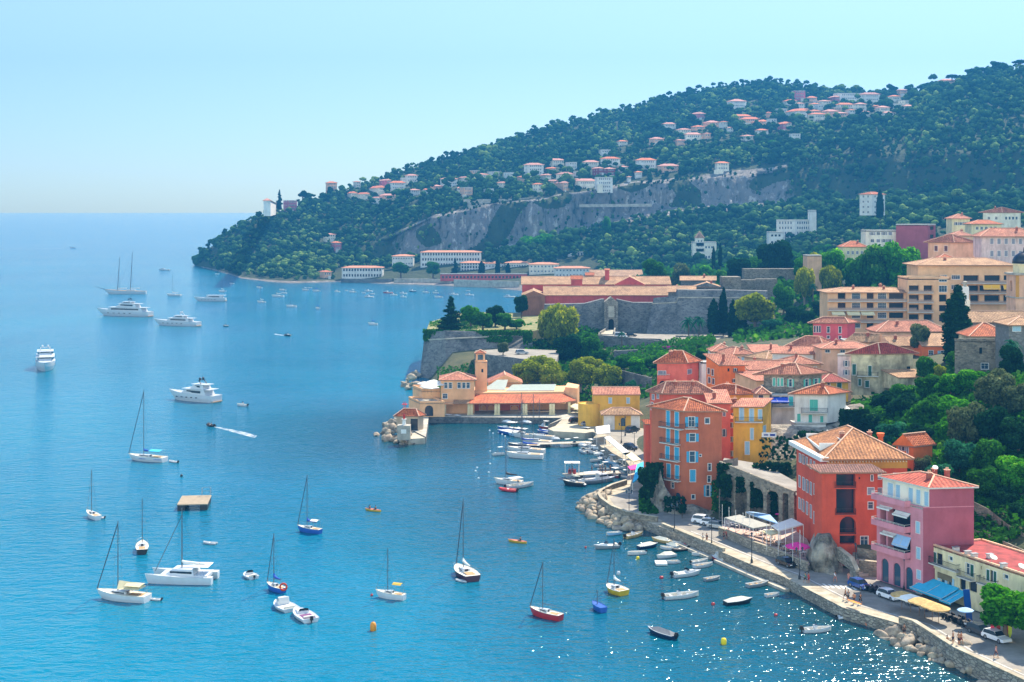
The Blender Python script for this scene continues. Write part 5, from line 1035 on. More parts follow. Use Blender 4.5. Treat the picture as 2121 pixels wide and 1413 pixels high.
TZ = 2.75; tp = px([(1493, 1098), (1560, 1128), (1605, 1143), (1672, 1172), (1690, 1160), (1665, 1100), (1640, 1070), (1560, 1058), (1500, 1078)], TZ)
slab('terrace', tp, ZQ-.2, TZ, [S_ASH, mat('terrace_paving', 'c4a89a', .9, .1, .6)])
wall_line('long low stone wall in front of the restaurant terrace', px([(1490, 1099), (1560, 1129), (1605, 1144), (1672, 1173)], TZ), TZ, (.9, .6), .4, S_ASH, 'terrace_wall', M_QUAY)
A_, B_ = Vector(Q(1489, 0, 283).xy), Vector(Q(1645, 0, 270).xy); zA, zB = 12.3, 9.6
mb = MB(); holes = []
for x0, x1, yt, yb in ((812, 910, 980, 1330), (945, 1048, 1008, 1330), (1073, 1193, 1038, 1330), (1222, 1328, 1070, 1330), (1362, 1412, 1130, 1330)):
 (u0, v0), (u1, v1) = c3(x0, yt), c3(x1, yb); s0 = fcoord(A_, B_, u0, v0)[0]; s1 = fcoord(A_, B_, u1, v0)[0]; zt_ = fcoord(A_, B_, (u0+u1)/2, v0)[1]; holes.append((s0, s1, 2.2, zt_, True, 2.4))
wallface(mb, A_, B_, 2.0, 9.45, [(a, b, c, min(e, 9.3), f, g) for a, b, c, e, f, g in holes])
d = (B_-A_).normalized(); n = Vector((d.y, -d.x)); q = [A_, B_, B_-n*.5, A_-n*.5]
mb.add([(q[0].x, q[0].y, 9.45), (q[1].x, q[1].y, 9.45), (q[1].x, q[1].y, zB+.2), (q[0].x, q[0].y, zA+.9)], [(0, 1, 2, 3)]); mb.add([(q[2].x, q[2].y, 9.0), (q[3].x, q[3].y, 9.0), (q[3].x, q[3].y, zA+.9), (q[2].x, q[2].y, zB+.2)], [(0, 1, 2, 3)])
mb.add([(q[0].x, q[0].y, zA+.9), (q[1].x, q[1].y, zB+.2), (q[2].x, q[2].y, zB+.2), (q[3].x, q[3].y, zA+.9)], [(0, 1, 2, 3)]); mb.add([(A_.x, A_.y, 2), (A_.x, A_.y, zA+.9), (A_.x-n.x*6, A_.y-n.y*6, zA+.9), (A_.x-n.x*6, A_.y-n.y*6, 2)], [(0, 1, 2, 3)])
aw = mb.build('arched_wall', S_WALL); tag(aw, 'stone retaining wall of tall overgrown arches under the upper lane', 'wall')
mb = MB(); p0, p1 = A_-n*2.4, B_-n*2.4; mb.face([(p0.x, p0.y, 2), (p1.x, p1.y, 2), (p1.x, p1.y, 9.4), (p0.x, p0.y, 9.4)]); mb.build('recess_rock', S_ROCK, aw)
up = [A_-n*.5, B_-n*.5, B_-n*6, Vector((X_(1585, 293), 293)), Vector((X_(1500, 292), 292))]
mb = MB(); mb.add([(p.x, p.y, z) for p, z in zip(up, (zA, zB-.6, zB-.6, 10.8, zA))], [(0, 1, 2, 3, 4)]); mb.add([(p.x, p.y, z) for p, z in zip(up, (zA, zB-.6, zB-.6, 10.8, zA))]+[(p.x, p.y, 2) for p in up], [(4, 3, 8, 9)]); tag(mb.build('upper_lane', M_ASPH), kind='structure')
# rock faces
def crag(name, cols, kind='structure', rough=1.2, m=None, nv=14, depth=4, **kw):
 """cols: (u, v_top, v_bottom, Y_top, Y_bottom)"""
 us = np.linspace(cols[0][0], cols[-1][0], max(10, int((cols[-1][0]-cols[0][0])/2.2))); V = [];
 for u in us:
  vt, vb, Yt, Yb = interp(cols, u); zt, zb = Z_(vt, Yt), Z_(vb, Yb)-1.5; V.append((X_(u, Yt), Yt+depth, zt))
  for j in range(nv+1):
   a = j/nv; Y = Yt+(Yb-Yt)*a; z = zt+(zb-zt)*a; x = X_(u, Y); k = noise.fractal(Vector((x*.22, Y*.1, z*.16)), 1., 2., 4)*rough; V.append((x+k*.3, Y-abs(k)*1.1+.3, z+k*.25*(1 if 0 < j < nv else .3)))
 r = nv+2; nc = len(us); I = np.arange(nc*r).reshape(nc, r); Fq = np.stack([I[:-1, :-1], I[:-1, 1:], I[1:, 1:], I[1:, :-1]], -1).reshape(-1, 4)
 o = link(name, npmesh(name, V, Fq, m or S_ROCK)); tag(o, kind=kind, **kw); return o
crag('rock_cliff', [(1570, 960, 972, 306, 300), (1582, 900, 985, 312, 297), (1600, 885, 990, 312, 294), (1645, 884, 1000, 309, 290), (1700, 888, 1010, 309, 286), (1730, 880, 1010, 312, 284), (1760, 845, 1000, 318, 288), (1790, 840, 1000, 322, 290)])
crag('rock_cliff', [(1345, 990, 1032, 297, 296), (1352, 985, 1045, 296, 292), (1366, 965, 1052, 294, 290), (1380, 1012, 1060, 291, 288.5), (1398, 1040, 1068, 290, 286), (1418, 1052, 1080, 289, 284), (1440, 1050, 1083, 289, 284), (1470, 1062, 1084, 289, 285), (1490, 1070, 1084, 289, 286)], rough=1.5)
crag('rock_cliff', [(1676, 1172, 1182, 244.5, 243), (1688, 1135, 1185, 244, 241), (1700, 1108, 1190, 244, 240.5), (1722, 1106, 1196, 244, 239), (1735, 1130, 1200, 244, 239), (1746, 1170, 1202, 243, 239)], rough=1.6)
wall_line('stone stair wall rising beside the palace rock', [tuple(Q(1737, 0, 243).xy), tuple(Q(1764, 0, 238.5).xy), tuple(Q(1776, 0, 236.5).xy)], 2, (1, 1), .6, S_ASH, 'stair_wall', M_QUAY, zs=[4.6, 4.0, 2.4])
wall_line('patchwork stone wall at the foot of the stairs beside the pink house', [tuple(Q(1780, 0, 240).xy), tuple(Q(1822, 0, 238.5).xy)], 2, (.5, 2.2), .6, S_WALL, 'stair_wall', M_QUAY)
mb = MB()
for k in range(14): p = Q(1771+k*.6, 0, 239+k*.62); mb.box((p.x+.6, p.y, 2+k*.21), (3., .62, .42+k*.42*0), .2)
tag(mb.build('stone_stairs', M_CONC), 'flight of stone steps climbing between the palace and the pink house', 'stairs')
slab('garden_terrace', [tuple(Q(1776, 0, 243).xy), tuple(Q(1822, 0, 240).xy), tuple(Q(1826, 0, 250).xy), tuple(Q(1770, 0, 252).xy)], 1, 5.6, [S_WALL, mats_ := mat('ground_soil', '5c5a3c')])
def retain(label, cols, m=S_ASH, th=1.2, name='retaining_wall'):
 mb = MB()
 for (u0, t0, b0, Y0), (u1, t1, b1, Y1) in zip(cols[:-1], cols[1:]):
  a, b = Q(u0, 0, Y0), Q(u1, 0, Y1); za, zb = Z_(t0, Y0), Z_(t1, Y1); ya, yb = Z_(b0, Y0)-1, Z_(b1, Y1)-1
  mb.face([(a.x, a.y, ya), (b.x, b.y, yb), (b.x, b.y, zb), (a.x, a.y, za)]); mb.face([(a.x, a.y, za), (b.x, b.y, zb), (b.x, b.y+th, zb), (a.x, a.y+th, za)]); mb.face([(b.x, b.y+th, yb), (a.x, a.y+th, ya), (a.x, a.y+th, za), (b.x, b.y+th, zb)])
 for (u, t, b, Y) in (cols[0], cols[-1]): a = Q(u, 0, Y); mb.face([(a.x, a.y, Z_(b, Y)-1), (a.x, a.y, Z_(t, Y)), (a.x, a.y+th, Z_(t, Y)), (a.x, a.y+th, Z_(b, Y)-1)])
 o = mb.build(name, m); tag(o, label, 'wall'); return o
retain('tall stone retaining wall climbing behind the flat red roof', [(2012, 1098, 1150, 240), (2035, 1102, 1150, 238), (2121, 1140, 1190, 226), (2230, 1190, 1250, 214)])
retain('pale rock retaining wall under the trees above the red roof', [(2018, 1040, 1130, 244), (2050, 1056, 1150, 242), (2090, 1088, 1170, 236), (2121, 1105, 1185, 232), (2240, 1150, 1230, 222)], S_WALL)
# boulders
ROCKM = [mat('boulder_a', 'a89a86', .95, hex2='74685a', sc=1.1, bump=.05, bsc=3), mat('boulder_b', 'b6a890', .95, hex2='847662', sc=.9, bump=.05, bsc=3)]; BM = []
for k in range(7):
 bv, bf = ICO2; g = np.random.default_rng(k+40); v = bv.copy();
 for _ in range(8): nrm_ = g.normal(size=3); nrm_ /= np.linalg.norm(nrm_); dd_ = v@nrm_; cut = g.uniform(.3, .62); v -= np.outer(np.maximum(0, dd_-cut), nrm_)
 v *= np.array([1, g.uniform(.65, .9), g.uniform(.55, .75)]); BM.append(npmesh('boulder', v, bf, ROCKM[k % 2]))
def boulders(path, n, label, group, w=3.5, h0=.0, h1=1.6, smin=.6, smax=1.35, seed=1):
 """path: world polyline on the water's edge; rocks heap landward"""
 g = random.Random(seed); segs = [Vector(p) for p in path]; Ls = [(b-a).length for a, b in zip(segs[:-1], segs[1:])]
 for i in range(n):
  s = g.uniform(0, sum(Ls)); j = 0
  while s > Ls[j] and j < len(Ls)-1: s -= Ls[j]; j += 1
  a, b = segs[j], segs[j+1]; d = (b-a).normalized(); nn_ = Vector((d.y, -d.x)); q = g.uniform(0, 1); p = a+d*s+nn_*(w*q); sc = g.uniform(smin, smax)
  o = link('boulder', g.choice(BM), None, (p.x, p.y, h0+(h1-h0)*q+g.uniform(-.2, .15)), (g.uniform(-.4, .4), g.uniform(-.4, .4), g.uniform(0, 6.28)), (sc, sc, sc)); tag(o, label, 'boulder', group)
w0 = lambda pts: [tuple(P(u, v, 0).xy) for u, v in pts]
boulders(w0([(2100, 1462), (2036, 1416), (1963, 1380), (1904, 1358), (1845, 1337), (1815, 1312)]), 112, 'pale boulder heaped below the parapet at the right end of the road', 'boulders below the right parapet', 5.0, -.2, 1.5, .8, 1.8, 3)
boulders(w0([(1345, 1100), (1300, 1100), (1258, 1090), (1222, 1075), (1197, 1058), (1195, 1040), (1222, 1028)]), 110, 'tan boulder piled around the point below the curved parapet', 'boulders around the point', 6.0, -.2, 1.7, .9, 2.1, 4)
boulders(w0([(860, 922), (820, 921), (785, 914), (775, 900), (795, 880), (820, 868), (840, 855)])[::-1], 60, 'brown boulder piled outside the harbour mole', 'boulders outside the mole', -7, -.2, 2.2, 1., 2.2, 5)
boulders(w0([(875, 772), (850, 785), (832, 800), (850, 808), (876, 800)]), 17, 'dark shore rock at the foot of the bastion', 'rocks below the bastion', -3, -.2, 3.0, 1., 2.6, 6)
for i, (a, b) in enumerate((((1390, 1123), (1470, 1158)), ((1484, 1164), (1584, 1208)), ((1592, 1210), (1630, 1226)))):
 p, q = P(a[0], a[1], 0), P(b[0], b[1], 0); mb = MB(); mb.bar((p.x, p.y, .15), (q.x, q.y, .15), 1.1, .6); o = mb.build('landing_step', M_CONC); tag(o, ['stone landing strip at the water below the parked white cars', 'stone landing strip at the water below the flagpoles', 'short stone landing strip at the water nearest the black car'][i], 'landing')
def pontoon(label, pts, w, z=.75, name='pontoon'):
 t = MB(); Pp = [P(u, v, z) for u, v in pts]
 for a, b in zip(Pp[:-1], Pp[1:]): t.bar((a.x, a.y, z), (b.x, b.y, z), w, .22)
 o = t.build(name, M_CONC); tag(o, label, 'pontoon'); t = MB()
 for a, b in zip(Pp[:-1], Pp[1:]):
  n_ = max(2, int((b-a).length/6))
  for k in range(n_): p = a+(b-a)*(k+.5)/n_; t.box((p.x, p.y, z/2-.15), (1.2, w*.8, z-.02), atan2((b-a).y, (b-a).x))
 t.build('float', M_HD, o); return o
pontoon('long pontoon in the middle of the harbour where yachts tie up', [(1098, 920), (1230, 916)], 3.0); pontoon('short pontoon nearest the slipway in the harbour', [(1140, 897), (1215, 895)], 2.6); pontoon('pontoon carrying the white kiosk and people', [(1168, 984), (1290, 978)], 3.2); pontoon('slanting walkway along the harbour edge', [(1233, 914), (1262, 932), (1302, 966)], 2.2)
mb = MB(); a = px([(1135, 888), (1182, 871), (1240, 874), (1236, 893), (1212, 897), (1146, 893)], ZQ); mb.prism(ccw(a), -2, ZQ+.01, 0); tag(mb.build('slipway', mat('pale_concrete', 'b4ab95', .9, .1, .4)), kind='structure')
slab('mole', w0([(886, 872), (881, 919), (846, 921), (846, 905), (852, 874)]), -3, 1.5, [M_CONC, mat('pale_concrete', 'd4ccb8')])
# harbour buildings
hut = house('small cream hut with an orange hipped roof on the mole', deepen(foot(838, 866, 877, 398, 60, 4), 6), 1.5, 5.6, stucco('plaster_beige', 'cdb89c', .3), ('hip', 1.9, T_OR, .5), conv=cA, Lw=[(425, 1135, 490, 1240, 'dk')], chim=0, name='hut', cat='hut')
t = thing('harbour_light', 'grey block with a small red and white harbour light at the end of the mole', 'harbour light', P(837, 910, 1.5)); mb = MB(); mb.box((0, 0, 1.9), (3.4, 3.2, 3.8)); mb.build('base_block', mat('grey_render', 'a8a294', .9, .15, .6), t); mb = MB(); mb.box((0, -1.63, 2.3), (1.4, .05, 1.1)); mb.build('notice', M_WHITE, t)
mb = MB(); mb.lathe([(.55, 3.8), (.4, 5.2), (.7, 5.3), (.7, 5.4)], 8); mb.build('lantern_tower', M_WHITE, t); mb = MB(); mb.lathe([(.3, 5.4), (.3, 6.4), (.05, 6.9)], 8); mb.build('lantern', mat('signal_red', 'b8241c', .5, 0), t)
t = thing('signal_mast', 'red latticed mast with a platform behind the mole hut', 'mast', P(838, 888, 1.5)); mb = MB()
for s in (-1, 1):
 for q in (-1, 1): mb.bar((s*.35, q*.35, 0), (s*.25, q*.25, 7.5), .09)
for k in range(8): mb.bar((-.35, -.35, k*.95), (.3, -.3, k*.95+.9), .06)
mb.box((0, 0, 6.8), (1.5, 1.5, .12)); mb.build('lattice', MATS['signal_red'], t)
W_GM = stucco('plaster_apricot', 'f6bc88', .15); W_GR = stucco('plaster_brick_red', 'd86c54', .2)
gA = Vector((X_(888, 430), 430)); gB = Vector((X_(1185, 436), 436)); off = Vector((gA.x, gA.y, ZQ)); gm = thing('harbour_station', 'long apricot harbour station with a tiled arcade and clock tower', 'harbour station', off)
def gp(u, Y): return Vector((X_(u, Y), Y))
mb = MB(off); A1, B1 = gp(920, 436), gp(1150, 440); hl = []
for x0, x1, y0, ar in ((735, 845, 1010, 0), (1030, 1090, 1015, 1), (1105, 1165, 1015, 1), (1305, 1372, 1020, 1)):
 (u0, v0), (u1, v1) = cA(x0, y0), cA(x1, 1100); s0 = fcoord(A1, B1, u0, v0)[0]; s1 = fcoord(A1, B1, u1, v0)[0]; hl.append((s0, s1, ZQ+.1, fcoord(A1, B1, u0, v0)[1], bool(ar), .4))
hs = wallface(mb, A1, B1, ZQ, 5.9, hl); mb.build('back_wall', W_GR, gm)
for h in hs: place_window(gm, off, A1, B1, h[0], h[1], h[2], h[3], 'gl', GREY, .4)
for x0, x1 in ((862, 930), (1215, 1292)):
 (u0, v0), (u1, v1) = cA(x0, 1025), cA(x1, 1062); s0 = fcoord(A1, B1, u0, v0)[0]; s1 = fcoord(A1, B1, u1, v0)[0]; p = A1+(B1-A1).normalized()*(s0+s1)/2; mb = MB(); mb.box((0, -.06, 0), (s1-s0, .06, 1.5)); mb.build('mural_panel', mat('mural', 'c89a90', .8, .25, 1.2), gm, (p.x-off.x, p.y-off.y, 3.6))
for x in (727, 938, 963, 1174, 1200, 1416, 1441, 1657, 1682, 1820):
 u, v = cA(x, 1100); p = gp(u, 428.5 if x < 1700 else 432); mb = MB(); mb.box((0, 0, 1.65), (.75, .75, 3.3)); mb.box((0, 0, .2), (.95, .95, .4)); mb.build('pillar', W_CRM, gm, (p.x-off.x, p.y-off.y, 0))
mb = MB(off); a, b, c, d = gp(917, 428), gp(1172, 430), gp(1165, 437), gp(917, 436.5); mb.prism([tuple(a), tuple(b), tuple(c), tuple(d)], 4.95, 5.25); mb.build('beam', W_GM, gm)
def slope(name, pts, mats, par, off, th=.2):
 mb = MB(off); P3 = [Vector(p) for p in pts]; e = P3[1]-P3[0]; ev = e.normalized(); n = e.cross(P3[-1]-P3[0]).normalized(); upv = n.cross(ev); mb.face(P3, 0, [((x-P3[0]).dot(ev), (x-P3[0]).dot(upv)) for x in P3]); Bt = [p-Vector((0, 0, th)) for p in P3]; mb.face(Bt[::-1], 1)
 for i in range(len(P3)): j = (i+1) % len(P3); mb.face([Bt[i], Bt[j], P3[j], P3[i]], 1)
 return mb.build(name, mats, par)
slope('arcade_roof', [(*gp(972, 427), 5.4), (*gp(1160, 428.5), 5.4), (*gp(1166, 439), 6.75), (*gp(975, 437), 6.75)], [T_OR, M_EAVE], gm, off); slope('arcade_roof', [(*gp(938, 427), 5.4), (*gp(971.5, 427), 5.4), (*gp(974, 437), 6.75), (*gp(944, 436.5), 6.75)], [T_BG, M_EAVE], gm, off)
slope('arcade_roof', [(*gp(1160.5, 428.5), 5.4), (*gp(1194, 434), 5.4), (*gp(1170, 440), 6.7), (*gp(1166.5, 439), 6.75)], [T_OR, M_EAVE], gm, off)
mb = MB(off); mb.prism([tuple(gp(972, 437.3)), tuple(gp(1170, 440)), tuple(gp(1175, 455)), tuple(gp(975, 452))], ZQ, 7.25, 0); mb.prism([tuple(gp(1170.5, 440)), tuple(gp(1196, 437)), tuple(gp(1200, 446)), tuple(gp(1176, 452))], ZQ, 8.6, 0); mb.build('parapet_block', W_GM, gm)
slope('metal_roof', [(*gp(1047, 440.5), 7.5), (*gp(1148, 441.5), 7.5), (*gp(1152, 452), 8.1), (*gp(1062, 451), 8.1)], [mat('green_grey_metal', '98a498', .5, .06, .8), M_WHITE2], gm, off)
slope('metal_roof', [(*gp(1000, 443), 7.5), (*gp(1046, 443), 7.5), (*gp(1052, 451), 9.6), (*gp(1030, 451), 9.6)], [MATS['green_grey_metal'], M_WHITE2], gm, off)
house('two storey apricot pavilion with a hipped roof at the left of the harbour station', deepen(foot(911, 913, 983, 431, 2, 86), 10), ZQ, 11.7, W_GM, ('hip', 1.9, T_PK, .6), conv=cA, Rw=[(722, 817, 750, 868, 'gl'), (762, 817, 790, 868, 'gl'), (838, 817, 868, 868, 'gl'), (880, 817, 908, 868, 'gl'), (918, 817, 947, 868, 'gl'), (708, 915, 750, 958, 'gl')], chim=0, name='pavilion', cat='pavilion')
tw = house('square apricot clock tower with a small belvedere behind the harbour station', deepen(foot(982, 985, 1009, 440, 4, 84), 3.6), ZQ, 16.2, W_GM, ('flat', .25, M_WHITE2, 0), conv=cA, Rw=[(1048, 697, 1066, 728, 'dk')], chim=0, name='clock_tower', cat='tower', gable=W_GM)
c_ = Vector((X_(995, 442), 442)); mb = MB((*tw.location.xy, ZQ))
for s in (-1, 1):
 for q in (-1, 1): mb.box((c_.x+s*1.1, c_.y+q*1.1, 17.4), (.5, .5, 2.2))
mb.box((c_.x, c_.y, 18.6), (2.9, 2.9, .3)); mb.build('belvedere', W_GM, tw); rb = MB((*tw.location.xy, ZQ)); roofmesh(rb, [c_+Vector(p) for p in ((-1.4, -1.4), (1.4, -1.4), (1.4, 1.4), (-1.4, 1.4))], 18.9, 'hip', .9, .35); rb.build('roof', [T_OR, M_EAVE, M_RIDGE], tw)
house('apricot gabled hall behind the harbour station', deepen(foot(1009, 1012, 1081, 452, 2, 86), 10), ZQ, 8.4, W_GM, ('gable', 2.4, T_PK, .3, 1), chim=0, name='hall')
house('apricot terrace block with a round headed arch at the left end of the harbour station', deepen(foot(866, 870, 921, 424, 2, 70), 12), ZQ, 5.9, W_GM, ('flat', .5, M_CONC, 0), conv=cA, Rw=[(552, 1018, 625, 1112, 'ac')], chim=0, name='terrace_block', cat='building', gable=W_GM)
house('apricot upper terrace with tables and parasols behind the arch block', deepen(foot(870, 874, 912, 434, 2, 70), 10), ZQ, 8.2, W_GM, ('flat', .7, M_CONC, 0), chim=0, name='terrace_block', cat='building', gable=W_GM)
def parasol(u, v, z, r, m, label, h=2.4, group=None, n=8, square=False):
 p = P(u, v, z+h); t = thing('parasol', label, 'parasol', (p.x, p.y, z), random.uniform(0, 1), group); key = ('parasol', m.name, square)
 if key not in TRUNK:
  mb = MB(); k = 4 if square else n; mb.lathe([(1, 0), (.5, .17), (.02, .3)], k, (0, 0, 0)); mb.lathe([(1.0, -.09), (1.0, 0)], k); TRUNK[key] = mb.mesh('canopy', m); mb = MB(); mb.tube([(0, 0, 0), (0, 0, 1)], .04, 6); TRUNK['pp'] = mb.mesh('pole', M_WOOD)
 link('canopy', TRUNK[key], t, (0, 0, h-.25), (0, 0, pi/4 if square else 0), (r*(1.3 if square else 1), r*(1.3 if square else 1), r*1.1)); link('pole', TRUNK['pp'], t, scale=(1, 1, h)); return t
def tableset(u, v, z, label, group, m=None):
 p = P(u, v, z); t = thing('cafe_table', label, 'table', p, random.uniform(0, 1.5), group)
 if 'tb' not in TRUNK:
  mb = MB(); mb.box((0, 0, .73), (.8, .8, .05)); TRUNK['tb'] = mb.mesh('table_top', M_WHITE2); mb = MB(); mb.tube([(0, 0, 0), (0, 0, .71)], .05, 6); mb.box((0, 0, .03), (.5, .5, .05)); TRUNK['tl'] = mb.mesh('leg', M_IRON)
 link('table_top', TRUNK['tb'], t); link('leg', TRUNK['tl'], t)
def chair(x, y, z, rz, label, group, m):
 k = ('ch', m.name)
 if k not in TRUNK:
  mb = MB(); mb.box((0, 0, .45), (.42, .42, .05)); s = mb.mesh('seat', m); mb = MB(); mb.box((-.2, 0, .7), (.04, .42, .45)); b = mb.mesh('backrest', m); mb = MB(); mb.bar((0, 0, 0), (0, 0, .43), .035); TRUNK[k] = (s, b, mb.mesh('leg', M_IRON))
 t = thing('cafe_chair', label, 'chair', (x, y, z), rz, group); s, b, l = TRUNK[k]; link('seat', s, t); link('backrest', b, t)
 for i in (-1, 1):
  for j in (-1, 1): link('leg', l, t, (i*.18, j*.18, 0))
for i, (u, v) in enumerate([(880, 793), (899, 789), (886, 798), (905, 795), (893, 801), (915, 790)]): parasol(u, v, 8.3, 1.9, M_AWW, 'white square parasol on the upper terrace left of the pavilion', group='white parasols on the harbour station terrace', square=True)
for i, (u, v) in enumerate([(1192, 839), (1200, 842), (1210, 839), (1206, 845), (1215, 846)]): parasol(u, v, ZQ, 2.0, M_AWC, 'cream square parasol beside the right end of the harbour station', group='cream parasols beside the station', square=True)
house('mustard yellow harbour house with a long pink tile roof', deepen(foot(1228, 1230, 1325, 407, 0, 86), 9), ZQ, 10.4, W_YEL, ('gable', 1.6, T_PK, .3, 0), conv=c7, Rw=[(45, 1120, 73, 1170, 'sh'), (203, 1120, 230, 1170, 'sh')], sh=PALE, chim=0, name='yellow_house')
mb = MB(); cx = P(1221, 880, ZQ); mb.lathe([(3.2, 0), (3.2, 6.2), (3.0, 6.2), (3.0, 6.0), (.01, 6.0)], 24, tuple(cx)); tag(mb.build('rounded_tower', W_YEL), 'round yellow drum at the left end of the harbour house', 'building')
fv = deepen(foot(1248, 1250, 1326, 399, 0, 86), 5); pv = house('low pavilion with a pyramid roof and an arched door in front of the yellow house', fv, ZQ, 5.9, W_YEL, ('hip', 1.6, T_BG, .7), conv=c7, Rw=[(38, 1280, 72, 1345, 'gl'), (152, 1295, 192, 1370, 'ar'), (275, 1290, 300, 1345, 'gl')], chim=0, name='pavilion', cat='pavilion')
mb = MB((*pv.location.xy, ZQ));
for a0, a1 in ((1250.5, 1273), (1307, 1325.5)): p, q = gp(a0, 398.9), gp(a1, 398.9); mb.box(((p.x+q.x)/2, 398.93, 3.8), (q.x-p.x, .08, 3.9))
mb.build('white_panel', W_WHI, pv)
# citadel
W_C = S_CIT
def battered(label, cols, m=W_C, name='fortress_wall', th=5, cord=True, merlon=None):
 """cols: (u_top, v_top, u_bot, v_bot, Y_top, Y_bot) along the face"""
 mb = MB(); cb = MB(); tops = []
 for (a, b) in zip(cols[:-1], cols[1:]):
  n = 1
  ta, tb = Q(a[0], a[1], a[4]), Q(b[0], b[1], b[4]); ba, bb = Q(a[2], a[3], a[5]), Q(b[2], b[3], b[5]); d = (tb-ta).xy.normalized(); k = Vector((-d.y, d.x, 0))*th
  mb.face([ba, bb, tb, ta]); mb.face([ta, tb, tb+k, ta+k]); mb.face([tb+k, Vector((*(tb+k).xy, bb.z)), Vector((*(ta+k).xy, ba.z)), ta+k])
  if cord: h = Vector((0, 0, (ta.z-ba.z)*.16)); f = .16; cb.bar(ta+(ba-ta)*f-k*.03, tb+(bb-tb)*f-k*.03, .45)
 for c, s in ((cols[0], 1), (cols[-1], -1)):
  t, b = Q(c[0], c[1], c[4]), Q(c[2], c[3], c[5]); o = cols[1] if s == 1 else cols[-2]; d = (Q(o[0], 0, o[4])-Q(c[0], 0, c[4])).xy.normalized()*s; k = Vector((-d.y, d.x, 0))*th; q = [b, t, t+k, Vector((*(t+k).xy, b.z))]; mb.face(q[::s])
 o = mb.build(name, m); tag(o, label, 'fortress wall')
 if cord: cb.build('string_course', M_CONC, o)
 return o
battered('tall grey bastion with a sloping face rising from the sea', [(880, 688, 868, 792, 548, 540), (922, 686, 924, 787, 540, 532), (1101, 687, 1104, 725, 550, 541)], name='bastion')
mb = MB(); pl = [tuple(Q(u, 0, Y).xy) for u, Y in ((882, 551), (922, 544), (1100, 553), (1180, 590), (1180, 650), (960, 660), (890, 600))]; mb.prism(ccw(pl), 2, 16.2); tag(mb.build('bastion_garden', mat('dry_grass', '8f8458', .95, hex2='5a6a34', sc=.3)), kind='structure')
battered('long shaded curtain wall of the citadel left of the gate', [(1128, 631, 1124, 712, 604, 602), (1180, 630, 1180, 712, 604, 602), (1212, 629, 1212, 712, 604, 602), (1246, 620, 1246, 710, 604, 602), (1252, 620, 1252, 710, 604, 602)], name='curtain_wall', cord=False)
battered('shaded curtain wall of the citadel right of the gate', [(1278, 620, 1278, 706, 604, 602), (1312, 627, 1312, 706, 604, 602), (1355, 627, 1352, 706, 604, 600)], name='curtain_wall', cord=False)
battered('great sloping bastion wall of the citadel right of the gate', [(1354, 617, 1338, 694, 597, 588), (1402, 613, 1402, 697, 590, 580), (1404, 601, 1404, 697, 590, 580), (1500, 601, 1500, 700, 588, 580), (1590, 603, 1590, 690, 586, 580)], name='bastion')
for lab, u0, u1, vt, vb, Y, dp in (('square stone keep with a grassy top above the great bastion', 1497, 1535, 574, 604, 620, 9), ('broken stone wall right of the square keep', 1535, 1566, 580, 606, 628, 4), ('low ruined wall under the upper rampart', 1566, 1610, 578, 600, 640, 4), ('long upper rampart of rubble left of the yellow green trees', 1541, 1650, 557, 585, 665, 6), ('small stone guardroom with a dark opening on the great bastion', 1404, 1428, 600, 626, 592, 5)):
 a, b = Q(u0, 0, Y).xy, Q(u1, 0, Y).xy; mb = MB(); mb.prism([tuple(a), tuple(b), (b.x, b.y+dp), (a.x, a.y+dp)], min(Z_(vb, Y), gz(a.x, Y)), Z_(vt, Y)); tag(mb.build('rampart', S_WALL), lab, 'fortress wall')
t = thing('citadel_gate', 'pedimented stone gatehouse with drawbridge arms at the head of a ramp', 'gate', Q(1264, 700, 601)); o = t.location; mb = MB(o); a, b = X_(1252, 600), X_(1280, 600); zb = 8
A_, B_ = Vector((a, 600)), Vector((b, 600)); ztop = Z_(626, 600); wallface(mb, A_, B_, zb, ztop, [((b-a)*.3, (b-a)*.7, 12, 17.4, True, .8), ((b-a)*.14, (b-a)*.2, 17.9, 23, False, .5), ((b-a)*.8, (b-a)*.86, 17.9, 23, False, .5)]); mb.prism([(a, 600.9), (b, 600.9), (b, 606), (a, 606)], zb, ztop); mb.add([(a, 600, ztop), (b, 600, ztop), ((a+b)/2, 600, ztop+2.2), (a, 606, ztop), (b, 606, ztop), ((a+b)/2, 606, ztop+2.2)], [(0, 1, 2), (1, 4, 5, 2), (3, 0, 2, 5), (4, 3, 5)]); mb.build('wall', W_SALG := S_ASH, t)
mb = MB(o); mb.box(((a+b)/2, 599.9, 20.4), ((b-a)*.42, .12, 4.6)); mb.build('raised_panel', M_CONC, t); mb = MB(o); mb.box(((a+b)/2, 600.85, 14.6), ((b-a)*.5, .05, 5.4)); mb.build('door', M_DARKIN, t)
p = [P(1243, 693, 13), P(1272, 693, 13), Q(1274, 676, 599), Q(1258, 676, 599)]; mb = MB(); q = [(x.x, x.y) for x in p]; mb.prism(ccw(q), 6, 13.2); tag(mb.build('gate_ramp', mat('pale_concrete', 'd4ccb8')), kind='structure')
for s, (u0, u1) in enumerate(((1243, 1258), (1272, 1274))): a_, b_ = P(u0, 693, 13), Q(u1, 676, 599); wall_line(['left parapet of the pale ramp leading to the gate', 'right parapet of the pale ramp leading to the gate'][s], [a_.xy, b_.xy], 13.2, (.5, .9), .5, S_ASH, 'ramp_wall')
mb = MB(); pl = [P(u, v, 12.9).xy for u, v in ((1240, 697), (1300, 700), (1368, 702), (1382, 712), (1480, 716), (1600, 716), (1600, 700), (1420, 690), (1360, 693), (1240, 688))]; mb.prism(ccw([tuple(x) for x in pl]), 4, 12.9, 0, 1); tag(mb.build('gate_terrace', [S_CIT, mat('pale_asphalt', 'b4ac9c')]), kind='structure')
